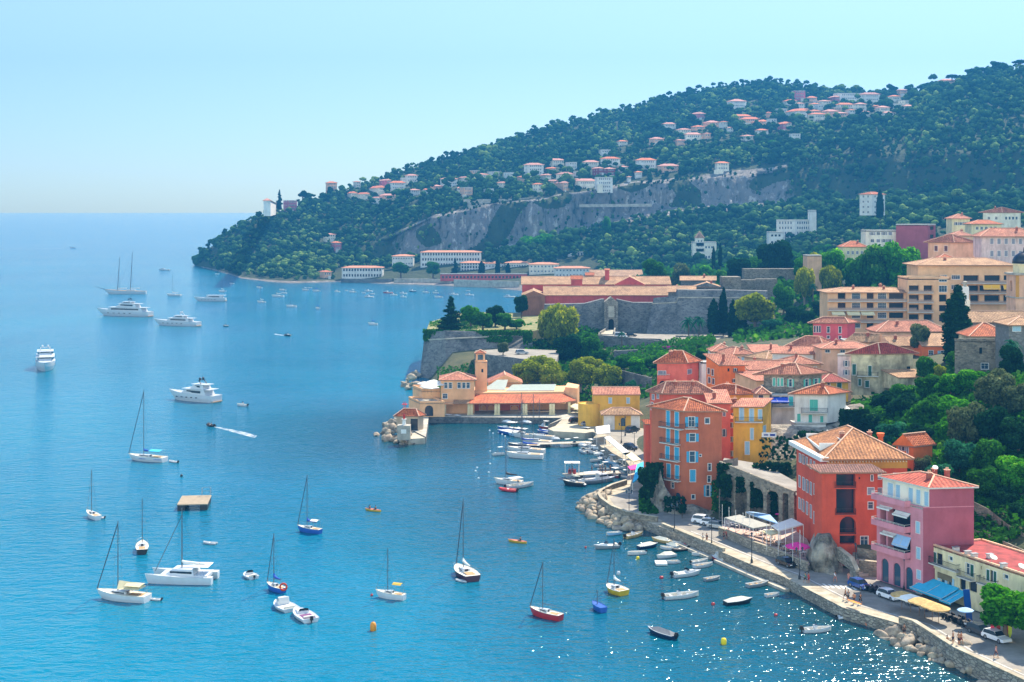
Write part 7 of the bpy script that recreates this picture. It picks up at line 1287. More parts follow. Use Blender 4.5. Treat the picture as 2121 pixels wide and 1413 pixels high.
# trees one can tell apart: kind, u, v, Y, half width px, leaf, height factor, label
for k_, u, v, Y, r, lf, hk, lab in [
 ('cedar', 935, 652, 548, 31, 'dark', 1.25, 'tall dark layered cedar on the sea corner of the bastion'), ('bushy', 975, 648, 570, 22, 'bright', .8, 'bright green tree right of the bastion cedar'), ('bushy', 1000, 664, 556, 24, 'mid', .8, 'rounded green tree in the middle of the bastion top'), ('broad', 1026, 650, 575, 20, 'dark', .9, 'dark tree behind the bastion bushes'), ('bushy', 1046, 665, 560, 22, 'mid', .75, 'green tree near the right end of the bastion'), ('bushy', 1070, 672, 565, 16, 'bright', .7, 'small light green tree at the right end of the bastion'), ('broad', 1080, 640, 624, 15, 'dark', 1.9, 'dark tree pressed against the left end of the barracks'),
 ('willow', 1156, 676, 552, 50, 'yellow', .95, 'big drooping yellow green tree in front of the curtain wall'), ('broad', 1178, 722, 520, 30, 'dark', 1., 'dark blue green tree under the big yellow one'), ('broad', 1216, 715, 522, 28, 'mid', .95, 'green tree right of the dark one below the citadel'), ('bushy', 1243, 738, 510, 18, 'mid', .9, 'smaller green tree left of the garden walls'),
 ('plane', 1092, 770, 466, 29, 'yellow', 1., 'leftmost pruned plane tree behind the harbour station'), ('plane', 1122, 756, 480, 27, 'yellow', .9, 'plane tree rising behind the two left ones'), ('plane', 1144, 773, 463, 28, 'yellow', 1., 'second pruned plane tree in the front row'), ('plane', 1203, 772, 463, 30, 'yellow', 1.05, 'third pruned plane tree in the front row'), ('plane', 1222, 758, 480, 26, 'yellow', .9, 'plane tree rising behind the two right ones'), ('plane', 1256, 778, 460, 27, 'yellow', 1., 'rightmost pruned plane tree in the front row'),
 ('olive', 1042, 717, 512, 12, 'olive', .8, 'single olive tree on the parking terrace'), ('bushy', 1306, 800, 425, 14, 'teal', 1., 'round grey green bush tree above the yellow house'), ('bushy', 1292, 748, 486, 18, 'mid', .8, 'leftmost green shrub tree of the citadel garden'), ('bushy', 1322, 757, 478, 22, 'bright', .8, 'light green shrub tree in the middle of the garden'), ('bushy', 1352, 752, 480, 22, 'mid', .8, 'dense green garden tree left of the purple flowers'), ('bushy', 1378, 742, 492, 20, 'bright', .8, 'light green garden tree under the purple flowers'), ('bushy', 1455, 742, 430, 16, 'dark', 1., 'dark tree between the tall coral house and the orange house'), ('bushy', 1428, 730, 500, 14, 'mid', .8, 'small tree above the tall coral house'),
 ('cypress', 1498, 643, 572, 10, 'dark', 4.2, 'tallest of the cypresses on the garden slope'), ('cypress', 1478, 655, 570, 14, 'dark', 2.3, 'stout cypress left of the tallest one'), ('cypress', 1519, 660, 566, 12, 'dark', 2.9, 'cypress right of the little path'), ('bushy', 1536, 668, 560, 16, 'dark', 1., 'dark bush tree beside the right cypress'), ('broad', 1564, 640, 556, 42, 'yellow', .95, 'large light green tree with a pale trunk below the rampart'), ('broad', 1623, 612, 585, 22, 'mid', 1.2, 'blue green tree right of the large light green one'), ('willow', 1666, 588, 598, 24, 'yellow', 1.5, 'tall yellow green tree left of the pair'), ('willow', 1719, 585, 596, 28, 'yellow', 1.3, 'tall yellow green tree right of the pair'),
 ('bushy', 1642, 655, 560, 20, 'dark', 1., 'dark bush below the tall pair of trees'), ('bushy', 1600, 676, 540, 22, 'teal', .7, 'low bushes left of the raspberry villa'), ('bushy', 1672, 660, 540, 22, 'dark', .9, 'dark clump beside the raspberry villa'), ('bushy', 1700, 640, 560, 22, 'dark', .8, 'dark clump behind the raspberry villa'), ('bushy', 1560, 690, 530, 22, 'dark', .6, 'low dark bushes at the foot of the light green tree'), ('bushy', 1605, 702, 500, 12, 'mid', .8, 'round shrub above the old town roofs'),
 ('broad', 1608, 524, 700, 38, 'dark', .75, 'broad dark tree above the upper rampart'), ('bushy', 1660, 540, 660, 18, 'bright', .7, 'bright shrub tree right of the broad dark one'), ('broad', 1690, 538, 640, 26, 'yellow', .7, 'pale yellow green tree above the rampart end'), ('broad', 1724, 540, 630, 30, 'bright', .9, 'bright green tree above the tall yellow pair'), ('broad', 1778, 560, 600, 30, 'mid', 1.2, 'leftmost of the big green trees below the beige block'), ('broad', 1822, 548, 596, 38, 'mid', 1.15, 'middle one of the big green trees below the beige block'), ('broad', 1866, 545, 590, 42, 'bright', 1.1, 'rightmost big round green tree in front of the pink tower'),
 ('plane', 1356, 556, 720, 24, 'mid', .9, 'round dark green tree standing behind the barracks'), ('olive', 1408, 560, 740, 24, 'olive', .75, 'olive brown tree right of the round one'), ('bushy', 1530, 556, 700, 34, 'dark', .7, 'dark tree behind the square keep'), ('bushy', 1560, 548, 720, 30, 'mid', .6, 'green tree behind the upper rampart'), ('bushy', 1496, 570, 690, 16, 'mid', .8, 'small tree left of the square keep'), ('cypress', 1478, 530, 860, 4, 'dark', 4.4, 'left one of two thin cypresses on the slope'), ('cypress', 1492, 527, 870, 4.5, 'dark', 4.6, 'right one of two thin cypresses on the slope'), ('cypress', 1823, 422, 1050, 8, 'dark', 3.2, 'tall cypress beside the white three storey house'), ('cypress', 1612, 208, 1880, 8, 'dark', 2.2, 'broad cypress on the ridge village edge'),
 ('cypress', 1981, 674, 368, 30, 'dark', 2.45, 'huge dark cypress in front of the church nave'), ('bushy', 1921, 757, 346, 23, 'mid', .9, 'clipped round bush below the orange house'), ('bushy', 1948, 766, 340, 14, 'yellow', .9, 'yellow green shrub right of the clipped bush'), ('bushy', 1986, 735, 350, 26, 'mid', .35, 'low hedge at the foot of the huge cypress'), ('broad', 1906, 686, 395, 22, 'olive', .8, 'sparse tree over the roof left of the huge cypress'),
 ('broad', 2012, 790, 305, 32, 'bright', .8, 'bright green tree under the grey stone ruin'), ('broad', 1970, 798, 308, 30, 'bright', .85, 'bright green tree at the top of the overgrown slope'), ('broad', 1925, 800, 315, 30, 'mid', .8, 'green tree at the left top of the overgrown slope'), ('bushy', 1872, 812, 325, 30, 'mid', .6, 'clipped green hedge over the dark ivy'), ('broad', 1830, 835, 318, 28, 'dark', .9, 'dark foliage right of the white awning'), ('broad', 1868, 850, 308, 36, 'dark', 1., 'deep green mass of the slope behind the white house'), ('broad', 1922, 855, 298, 36, 'mid', 1., 'green mass in the middle of the slope'), ('broad', 1975, 850, 292, 34, 'bright', .9, 'bright foliage above the olive tree'), ('broad', 1800, 880, 300, 30, 'dark', .9, 'dark shrub clump below the ivy'), ('teal', 0, 0, 0, 0, '', 0, ''),
 ('broad', 1850, 905, 292, 34, 'teal', .9, 'blue green fig with pale leaves below the ivy'), ('broad', 1905, 905, 285, 30, 'dark', .9, 'dark tree just behind the orange cottage'), ('broad', 1960, 885, 280, 24, 'bright', .9, 'small bright tree above the orange cottage'), ('broad', 1800, 925, 284, 28, 'dark', .7, 'dark tree right behind the palace roof'), ('broad', 1848, 945, 276, 28, 'dark', .9, 'dark tree between the palace and the orange cottage'),
 ('olive', 2002, 868, 270, 40, 'olive', 1., 'grey olive tree right of the bright slope'), ('olive', 2060, 800, 285, 42, 'olive', .9, 'wide olive tree below the grey house'), ('olive', 2110, 830, 280, 40, 'olive', 1., 'olive tree at the right edge of the slope'), ('broad', 2055, 880, 268, 42, 'dark', 1., 'dark tree between the olives'), ('broad', 2110, 905, 258, 42, 'dark', 1., 'dark tree at the right edge below the olives'), ('olive', 1990, 945, 262, 38, 'teal', .95, 'blue grey tree above the pink house'), ('olive', 1948, 985, 258, 30, 'teal', .9, 'blue grey shrub tree left of the pink roof'), ('broad', 2050, 945, 255, 38, 'mid', 1., 'green tree in the middle of the right hand slope'), ('broad', 2100, 985, 250, 40, 'bright', 1., 'light green tree at the right edge above the rock wall'), ('broad', 2040, 1000, 250, 34, 'mid', 1., 'green tree leaning over the rock wall'), ('broad', 2085, 1040, 246, 34, 'dark', .8, 'dark tree overhanging the pale rock wall'), ('broad', 2125, 1065, 240, 34, 'dark', .9, 'dark foliage above the retaining wall at the right edge'), ('olive', 1912, 955, 266, 18, 'olive', .8, 'dusty grey green oleander by the orange cottage'), ('broad', 2095, 740, 305, 26, 'dark', 1., 'dark tree beside the palm at the right edge'),
 ('broad', 2082, 1256, 203, 58, 'pine', .82, 'bright green pine beside the quay at the right edge'), ('broad', 2150, 1275, 198, 50, 'pine', .85, 'second pine crown cut by the right edge'),
 ('broad', 1338, 985, 303, 18, 'dark', 1.3, 'dark ivy covered tree left of the terracotta tower'), ('broad', 1340, 1020, 297, 16, 'dark', 1.2, 'dark shrub at the foot of the terracotta tower'), ('bushy', 1354, 985, 299, 10, 'purple', 1.3, 'purple bougainvillea on the left wall of the terracotta tower'), ('bushy', 1392, 724, 516, 20, 'purple', .45, 'magenta bougainvillea along the citadel garden wall'), ('bushy', 1413, 1055, 284, 8, 'dark', 1.3, 'climber round the blue arched door of the tower'),
 ('broad', 1116, 508, 1340, 38, 'bright', .75, 'biggest light green tree below the cliff'), ('broad', 1070, 522, 1350, 22, 'mid', .8, 'green tree left of the biggest light green one'), ('willow', 1258, 470, 1330, 12, 'bright', 1.8, 'tall slender light tree in front of the cliff'), ('broad', 830, 555, 1270, 18, 'mid', .8, 'round tree by the small white hotel'), ('broad', 897, 556, 1265, 15, 'mid', 1.1, 'round tree in front of the largest beach hotel'), ('cypress', 998, 556, 1250, 7, 'dark', 2., 'first cypress by the beach hotels'), ('cypress', 1031, 552, 1255, 5.5, 'dark', 2.6, 'second cypress by the beach hotels'), ('cypress', 1052, 558, 1250, 5.5, 'dark', 2.2, 'third cypress by the beach hotels'), ('cedar', 943, 552, 1262, 10, 'dark', 1.8, 'layered conifer before the largest beach hotel'), ('cedar', 579, 412, 1690, 9, 'dark', 2.2, 'layered pine between the two headland villas'), ('plane', 627, 402, 1730, 9, 'dark', .9, 'round pine on the headland skyline'), ('pine', 1137, 262, 1930, 10, 'dark', .8, 'single umbrella pine above the ridge line'), ('pine', 1972, 160, 1700, 12, 'dark', .9, 'umbrella pine beside the lonely skyline house'), ('pine', 2030, 146, 1640, 14, 'dark', .8, 'spreading pine on the right skyline'), ('pine', 2068, 134, 1620, 12, 'dark', .9, 'highest pine on the right skyline'), ('pine', 2112, 130, 1590, 14, 'dark', .8, 'pine on the skyline at the right edge'), ('broad', 1550, 198, 1900, 14, 'bright', .6, 'bright green pine behind the wide pale villa'), ('pine', 1600, 300, 1500, 26, 'mid', .7, 'broad umbrella pine under the ridge village')]:
 if k_ == 'teal': continue
 b_ = 16.2 if v < 690 and u < 1072 and Y < 600 else (11.2 if u == 1042 else (ZQ if lf == 'pine' or 'harbour' in lab or 'plane tree' in lab else None))
 if Y > 1200 and v < 545: b_ = fhit(u, v+r*hk*.9)[1].z-2
 elif Y > 1200: b_ = 4
 tree(k_, u, v, Y, r, lab, lf, hk, base=b_, name=('bush' if ('bush' in lab or 'shrub' in lab or 'hedge' in lab or 'bougain' in lab) and r < 24 and 'tree' not in lab else ('cypress' if k_ == 'cypress' else 'tree')))
for a in ((1426, 664, 572, 20, 'left palm of the pair in front of the great bastion'), (1448, 662, 576, 20, 'right palm of the pair in front of the great bastion'), (2095, 712, 312, 26, 'palm beside the ruined stone house at the right edge'), (1288, 690, 548, 9, 'small palm on the gate terrace'), (1684, 592, 594, 12, 'palm between the two tall yellow green trees')): palm(*a)
g = random.Random(21); n_ = 0
while n_ < 130:
 u = g.uniform(1330, 2230); Y = g.uniform(640, 1010); x = X_(u, Y); z = gz(x, Y); r = g.uniform(3.5, 6); v = CV-(z+r-H)*F/Y
 if any(abs(u-a) < 42 and abs(Y-b) < 45 for a, b in ((1825, 566), (1895, 560), (1975, 600), (2042, 640), (2085, 700), (1990, 660), (1795, 560), (1600, 665), (1445, 625), (2090, 640))): continue
 if Y < 700 and u < 1640: continue
 tree(g.choice(['broad', 'bushy', 'olive', 'plane']), u, v, Y, r*F/Y, 'rounded tree in the wooded valley behind the citadel and town', g.choice(['mid', 'dark', 'teal', 'mid', 'bright']), g.uniform(.8, 1.1), group='trees of the valley behind the town', base=z-1); n_ += 1
def undergrowth():
 P_ = []; S_ = []; g = np.random.default_rng(5)
 for (u0, u1, Y0, Y1, n, s) in ((1765, 2330, 245, 345, 26000, .5), (1990, 2300, 232, 262, 5000, .45), (1520, 2300, 495, 640, 9000, .8), (1240, 1480, 440, 545, 6000, .6), (1085, 1250, 500, 600, 5000, .7), (1475, 1500, 284, 300, 700, .35), (1150, 1230, 450, 500, 1500, .5), (905, 985, 470, 520, 1500, .4), (1300, 2330, 640, 1050, 26000, 1.7), (1960, 2300, 345, 420, 5000, .6), (890, 1110, 546, 640, 9000, .32), (1325, 1362, 288, 305, 1500, .35)):
  u = g.uniform(u0, u1, n); Y = g.uniform(Y0, Y1, n); x = (u-CU)*Y/F; z = gzv(x, Y)
  if Y0 == 545: z = np.full(n, 16.4)
  if Y0 == 245:
   road_ = (x < 62+(Y-245)*.12) | ((Y < 262) & (x < 78)); keep = ~road_; x, Y, z = x[keep], Y[keep], z[keep]
  h = g.uniform(0, 1, len(x))**1.5*s*3.2*(.4+.9*np.clip(np.sin(x*.35)*np.cos(Y*.28)+.5, 0, 1)); P_.append(np.stack([x, Y, z+h+.1], 1)); S_.append(np.full(len(x), s))
 c = np.concatenate(P_); s = np.concatenate(S_); n = len(c); nn = g.normal(size=(n, 3))+np.array([0, -.3, 1.]); nn /= np.linalg.norm(nn, axis=1)[:, None]; a = np.cross(nn, g.normal(size=(n, 3))); a /= np.linalg.norm(a, axis=1)[:, None]; b = np.cross(nn, a); sz = (s*g.uniform(.5, 1.3, n))[:, None]
 V = np.stack([c-a*sz-b*sz*.6, c+a*sz*.2-b*sz, c+a*sz+b*sz*.5, c-a*sz*.3+b*sz], 1).reshape(-1, 3); tone = .4+.25*np.sin(c[:, 0]*.13)*np.sin(c[:, 1]*.11)+g.normal(size=n)*.17
 tag(link('undergrowth', npmesh('undergrowth', V, np.arange(n*4).reshape(n, 4), LF['mid'], tone=np.clip(np.repeat(tone, 4), 0, 1))), kind='stuff')
undergrowth()
def ivy(name, boxes, leaf, s=.3, seed=1, **kw):
 g = np.random.default_rng(seed); C_ = []
 for (u0, v0, u1, v1, Y, n) in boxes:
  u = g.uniform(u0, u1, n); q = g.uniform(0, 1, n)**1.3; v = v0+(v1-v0)*q; Yy = Y+g.uniform(-.5, .3, n); C_.append(np.stack([(u-CU)*Yy/F, Yy, H+(CV-v)*Yy/F], 1))
 c = np.concatenate(C_); n = len(c); nn = g.normal(size=(n, 3))*.6+np.array([0, -1, .3]); nn /= np.linalg.norm(nn, axis=1)[:, None]; a = np.cross(nn, g.normal(size=(n, 3))); a /= np.linalg.norm(a, axis=1)[:, None]; b = np.cross(nn, a); sz = s*g.uniform(.6, 1.3, n)[:, None]
 V = np.stack([c-a*sz-b*sz*.6, c+a*sz*.2-b*sz, c+a*sz+b*sz*.5, c-a*sz*.3+b*sz], 1).reshape(-1, 3); o = link(name, npmesh(name, V, np.arange(n*4).reshape(n, 4), LF[leaf], tone=np.clip(np.repeat(.4+g.normal(size=n)*.2, 4), 0, 1))); tag(o, kind='stuff', **kw); return o
ivy('ivy', [(1494, 985, 1514, 1030, 280.2, 220), (1494, 1040, 1512, 1068, 280, 240), (1526, 990, 1546, 1020, 278.8, 150), (1556, 1000, 1580, 1050, 277.3, 420), (1590, 1020, 1611, 1068, 275.8, 330), (1592, 1008, 1612, 1022, 275, 80), (1486, 968, 1500, 1010, 281.8, 160), (1488, 962, 1516, 972, 281.7, 120)], 'dark', .35)
ivy('ivy', [(878, 684, 900, 706, 545, 300), (900, 686, 1101, 693, 544, 1300), (940, 698, 1060, 708, 543.5, 500), (1085, 690, 1100, 718, 545, 260)], 'mid', .6, 2)
ivy('ivy', [(1572, 905, 1650, 975, 300, 160), (1650, 895, 1760, 985, 297, 700), (1740, 850, 1800, 960, 300, 1500), (1376, 1030, 1420, 1060, 287, 120), (1560, 960, 1640, 985, 288, 260)], 'dark', .4, 3)
ivy('ivy', [(1340, 960, 1372, 1030, 294, 700), (1345, 965, 1362, 1000, 293, 200)], 'dark', .35, 4)
# boats in the bay
sb, mbt, dg = sailboat, motorboat, dinghy
TANC = mat('cloth_sand', 'd8c79c', .8, .06, 2); MOR = mat('cloth_orange_red', 'c8401c', .8, .05, 2)
zt = lambda v, vb: Z_(v, P(0, vb).y)
M = lambda vtop, vbase: Z_(vtop, P(0, vbase).y)
t = sb('white sailboat with a sand coloured boom tent, lowest on the left', (200, 1238), (306, 1247), M(1080, 1243), cover=None, bimini=TANC, B=3.2); mb = MB(); L = 9; mb.add([(.2, -1.2, 2.0), (.2, 1.2, 2.0), (-3.6, 1.3, 2.1), (-3.6, -1.3, 2.1), (.5, 0, 3.1), (-3.8, 0, 2.8)], [(0, 4, 5, 3), (1, 2, 5, 4), (0, 1, 4), (3, 5, 2)]); mb.build('boom_tent', TANC, t)
dg('small grey dinghy tied behind the sailboat with the sand tent', (308, 1243), (332, 1244))
sb('small sailboat seen from its stern with a dark blue hull, left of the catamaran', (295, 1132), (294, 1149), M(1040, 1148), hull=M_HD, B=2.3, cover=None, boom=False, jib=False)
sb('small white sailboat with a dinghy at its right, far left below the ketch', (180, 1068), (203, 1078), M(975, 1075), hull=M_HW, cover=None, boom=False, jib=False)
dg('white dinghy beside the small sailboat on the far left', (196, 1074), (213, 1074))
sb('white sailboat with a blue sail cover and turquoise bimini above the swimming platform', (266, 952), (342, 957), M(808, 955), bimini=M_AWT, B=3.6, stripe=M_SAILB)
dg('tiny grey dinghy behind the sailboat with the turquoise bimini', (350, 957), (368, 959))
sb('blue hulled sailboat with a white canopy in the middle of the bay', (616, 1100), (664, 1106), M(985, 1104), hull=M_HB, bottom=M_HN, cover=M_SAILB, bimini=M_AWW)
sb('white sailboat with an orange red ring and blue boom cover left of the two motorboats', (553, 1219), (587, 1229), M(1105, 1224), hull=M_HB, cover=M_SAILB, bottom=M_HN)
t = thing('life_ring', 'orange red life ring hung on the stern of the blue and white sailboat', 'life ring', P(587, 1216, 1.1)); mb = MB(); mb.tube([(cos(a*pi/5)*.55, 0, sin(a*pi/5)*.55) for a in range(11)], .16, 6); mb.build('ring', MOR, t)
sb('dark maroon sailboat seen from its stern with a small round dinghy', (945, 1183), (980, 1205), M(1037, 1198), hull=M_HM, bottom=M_HD, cover=M_AWW2, B=3.4)
dg('round pale dinghy under the stern of the maroon sailboat', (948, 1204), (964, 1206), engine=False)
sb('red hulled sailboat near the moored boats of the quay', (1097, 1272), (1162, 1286), M(1164, 1279), hull=M_HR, bottom=M_HM, cover=None)
sb('white sailboat with a yellow wheelhouse and no boom', (778, 1236), (838, 1243), M(1135, 1239), cover=None, boom=False, jib=False, bimini=mat('cloth_mustard', 'c8a23c', .8, .05, 2))
sb('yellow and dark sailboat with a life ring among the small boats by the quay', (1257, 1222), (1293, 1234), M(1118, 1230), hull=M_HY, bottom=M_HM, cover=M_AWW2, B=2.8)
sb('small blue covered sailing dinghy right of the red hulled sailboat', (1228, 1258), (1250, 1269), M(1221, 1262), hull=M_HB, cover=None, boom=False, jib=False, cabin=False, deck=M_HB, small=True)
mbt('white cabin boat with a blue stripe below the blue sailboat', (571, 1252), (604, 1268), style='cabin', engine=0, hull=M_HW, bottom=M_HB, B=3.1); mbt('white motorboat with a purple cover, lowest of the three in a row', (612, 1268), (644, 1290), style='cuddy', engine=1, interior=mat('cloth_purple', '6a3a6a', .8, .1, 2), B=3.0)
mbt('small open boat with an outboard between the catamaran and the blue sailboat', (508, 1192), (526, 1200), style='cuddy', engine=1, B=2.2)
dg('white and blue inflatable ring boat above the catamaran stern', (421, 1126), (448, 1128), engine=False); mbt('dark boat with a white deck at the bottom right of the bay', (1342, 1308), (1398, 1324), hull=M_HN, style='cover', engine=1, canopy=mat('cover_grey', '6c7076', .8, .1, 2))
c, L, th = placed(308, 1202, 446, 1204); t = thing('catamaran', 'large cream catamaran with one mast and a long cabin window', 'catamaran', c, th); hm, dm = hull_mesh(L, 1.5, 1.6, 1.2, [M_HW, M_HN, M_HW], 'cat', rake=.06, stern=.95)
for s in (-1, 1): link('hull', hm, t, (0, s*2.1, 0)); link('deck', dm, t, (0, s*2.1, 0))
mb = MB(); mb.box((-.8, 0, 1.15), (L*.72, 4.3, .5)); mb.build('bridge_deck', M_HW, t); mb = MB(); mb.add([(-2.6, -2.2, 1.3), (2.6, -1.6, 1.3), (2.6, 1.6, 1.3), (-2.6, 2.2, 1.3), (-2.3, -1.9, 2.35), (1.2, -1.3, 2.25), (1.2, 1.3, 2.25), (-2.3, 1.9, 2.35)], [(0, 1, 5, 4), (1, 2, 6, 5), (2, 3, 7, 6), (3, 0, 4, 7), (4, 5, 6, 7)]); cb = mb.build('cabin', M_HW, t); mb = MB()
for s in (-1, 1): mb.bar((-2.2, s*2.1, 1.85), (1.6, s*1.56, 1.8), .06, .34)
mb.build('window', M_DARK, cb); mb = MB(); h = M(1052, 1203); mb.tube([(0, 0, 1.5), (0, 0, h)], .12, 6, r2=.08); mb.build('mast', M_ALU, t); mb = MB(); mb.tube([(L*.4, 0, 1.6), (0, 0, h*.9)], .06, 4); mb.tube([(-L*.4, 2.6, 1.3), (0, 0, h*.9)], .015, 3); mb.build('forestay', M_ALU, t)
mb = MB(); mb.tube([(0, 0, 3.4), (-.4, 0, 3.1), (-4, 0, 2.9)], [.15, .3, .15], 7); mb.build('sail_cover', M_AWW2, t); mb = MB(); mb.box((-3.6, 0, 2.7), (2.6, 3.6, .08)); mb.build('awning', M_AWW2, t)
p = P(403, 1048); t = thing('swimming_platform', 'square wooden swimming platform with ladders and rails in the middle of the bay', 'platform', p, .12); mb = MB(); mb.box((0, 0, 1.2), (6.2, 9.5, .2)); mb.build('deck', mat('deck_sand', '9c8c74', .9, .1, 1), t)
for x in (-2.3, 2.3): mb = MB(); mb.box((x, 0, .4), (1.5, 9.4, 1.4)); mb.build('pontoon_hull', M_HD, t)
mb = MB()
for x in (1.2, 3.0):
 for y in (3.2, 4.6): mb.bar((x, y, 1.5), (x, y, 3.0), .07)
for z in (2.2, 3.0): mb.bar((1.2, 4.6, z), (3, 4.6, z), .06); mb.bar((3, 3.2, z), (3, 4.6, z), .06); mb.bar((1.2, 3.2, z), (1.2, 4.6, z), .06)
mb.build('railing', M_STEEL, t)
# motor yachts
def yacht(label, bow, stern, B, decks, hull=M_HW, name='motor_yacht', arch=True, fb=3.2, fs=2.0, dark=False):
 c, L, th = placed(*bow, *stern); t = thing(name, label, 'yacht', c, th); hm, dm = hull_mesh(L, B, fb, fs, [hull, M_HN, M_HW], ('y', round(L), B, fb), rake=.16, stern=.9); h = link('hull', hm, t); link('deck', dm, t)
 mb = MB()
 for i in range(5): x = L*(.22-.1*i); mb.box((x, -B*.49, fs*.62), (L*.035, .12, .3)); mb.box((x, B*.49, fs*.62), (L*.035, .12, .3))
 mb.build('porthole', M_DARK, h); z = fs-.1
 for k, (x0, x1, w, hh) in enumerate(decks):
  x0, x1, w = L*x0, L*x1, B*w; rk = hh*1.6; mb = MB(); mb.add([(x0, -w/2, z), (x1, -w*.36, z), (x1, w*.36, z), (x0, w/2, z), (x0+hh*.5, -w*.46, z+hh), (x1-rk, -w*.32, z+hh), (x1-rk, w*.32, z+hh), (x0+hh*.5, w*.46, z+hh)], [(0, 1, 5, 4), (1, 2, 6, 5), (2, 3, 7, 6), (3, 0, 4, 7), (4, 5, 6, 7)]); s_ = mb.build('superstructure', M_HW, t); mb = MB()
  for s in (-1, 1): mb.bar((x0+hh*1.2, s*w*.487, z+hh*.55), (x1-rk*1.1, s*w*.365, z+hh*.55), .06, hh*.38)
  mb.add([(x1-rk*.45+.05, -w*.3, z+hh*.35), (x1-rk*.45+.05, w*.3, z+hh*.35), (x1-rk*.85+.05, w*.29, z+hh*.85), (x1-rk*.85+.05, -w*.29, z+hh*.85)], [(0, 1, 2, 3)]); mb.build('window', M_DARK, s_)
  mb = MB(); mb.box(((x0+x1)/2-hh*.9, 0, z+hh+.05), ((x1-x0)*.98, w*1.02, .14)); mb.build('deck_roof', M_HW, s_); z += hh+.12
 if arch:
  x = L*(decks[-1][0]*.5+decks[-1][1]*.5)-L*.04; mb = MB()
  for s in (-1, 1): mb.bar((x-1, s*B*.25, z), (x, s*B*.22, z+1.2), .3, .15)
  mb.box((x, 0, z+1.25), (1., B*.5, .14)); ar = mb.build('radar_arch', M_HW if not dark else M_HD, t)
  for s in (-1, 1): mb = MB(); mb.ball((x, s*B*.14, z+1.75), .42, n=10, m=6); mb.build('dome', M_HD if dark else M_HW, ar, smooth=True)
  mb = MB(); mb.tube([(x-.3, 0, z+1.3), (x-.3, 0, z+3)], .05, 4); mb.build('antenna', M_HD, ar)
 mb = MB(); mb.box((-L*.49, 0, .35), (L*.06, B*.8, .2)); mb.build('swim_platform', M_TEAK, t)
 mb = MB()
 for s in (-1, 1):
  pts = [(-L*.1, s*B*.48, fs+.9), (L*.2, s*B*.42, fs+1.15), (L*.48, s*.1, fb+.8)]
  for a, b in zip(pts[:-1], pts[1:]): mb.tube([a, b], .03, 3)
 mb.build('guard_rail', M_STEEL, t); return t
yacht('largest white motor yacht with dark domes, upper left of the bay', (200, 653), (312, 656), 7.2, [(-.4, .3, .86, 2.3), (-.28, .12, .74, 2.1), (-.18, .02, .55, .9)], dark=True, fb=4.4, fs=3); yacht('white flybridge yacht right of and below the largest one', (318, 673), (412, 676), 6.0, [(-.34, .2, .84, 1.9), (-.22, .06, .6, 1.2)], fb=3.4, fs=2.4)
yacht('low sleek white yacht without domes right of the schooner', (401, 624), (468, 624), 5.6, [(-.42, .18, .8, 2.0)], arch=False, fb=3, fs=2.2); yacht('white flybridge yacht with black domes left of centre', (350, 826), (450, 834), 5.6, [(-.36, .22, .86, 1.9), (-.3, .02, .7, 1.4)], dark=True, fb=3.3, fs=2.3); yacht('white yacht seen bow on at the far left', (93, 772), (94.5, 757), 7.6, [(-.3, .28, .9, 2.2), (-.2, .16, .8, 1.8)], fb=3.8, fs=3)
c, L, th = placed(215, 609, 303, 609); t = thing('schooner', 'two masted schooner with a long bowsprit at the upper left', 'schooner', c, th); hm, dm = hull_mesh(L, 6.5, 3.6, 2.2, [M_HW, M_HD, M_TEAK], 'schooner', rake=.14, stern=.6); link('hull', hm, t); link('deck', dm, t)
for x, v, nm in ((L*.18, 532, 'mast'), (-L*.12, 522, 'mast')):
 h = M(v, 609); mb = MB(); mb.tube([(x, 0, 1.5), (x-1.8, 0, h)], .3, 6, r2=.14)
 for z in (.62, .9): mb.bar((x-1.8*z, -1.6, h*z), (x-1.8*z, 1.6, h*z), .12)
 ms = mb.build('mast', M_ALU, t); mb = MB(); mb.tube([(x, 0, 4.2), (x-L*.22, 0, 4.4)], [.25, .3], 6); mb.build('boom', M_AWW2, ms); mb = MB()
 for s in (-1, 1): mb.tube([(x+1, s*3, 2.4), (x-1.3, 0, h*.75)], .05, 3); mb.tube([(x-1, s*3, 2.4), (x-1.3, 0, h*.75)], .05, 3)
 mb.tube([(x+L*.3, 0, 3.4), (x-1.7, 0, h*.95)], .05, 3); mb.build('rigging', M_ALU, ms)
mb = MB(); mb.tube([(L*.44, 0, 3.2), (L*.72, 0, 5.6)], .22, 6, r2=.12); mb.build('bowsprit', M_HD, t); mb = MB(); mb.box((-L*.14, 0, 2.6), (L*.2, 2.6, 1.2)); mb.build('deck_house', M_HW, t)
# far moorings (bay end)
for a in (('sailboat between the schooner and the sleek yacht', 360, 613, 568, 30), ('tiny sailboat above the stern of the sleek yacht', 460, 605, 578, 15), ('white ketch with two masts in front of the far moorings', 541, 627, 592, 18), ('small sailboat moored above the ketch', 537, 597, 588, 12), ('sailboat with a red cover nearest the rocky spit', 575, 615, 585, 26), ('sailboat behind the one with a red cover', 585, 602, 588, 14), ('low sailboat alone left of the beach moorings', 603, 636, 608, 22), ('sailboat seen end on right of the low one', 658, 640, 602, 9), ('small sailboat first in the beach row', 632, 602, 588, 14), ('sailboat second in the beach row', 655, 604, 592, 16), ('sailboat in the middle of the beach row', 730, 606, 588, 14), ('sailboat with a tall mast right in the beach row', 882, 607, 592, 14), ('sailboat alone off the bastion', 772, 673, 656, 20), ('sailboat at the end of the beach row', 902, 608, 585, 12), ('white sailboat left of the bastion cedar', 908, 617, 598, 18)): far_sail(*a)
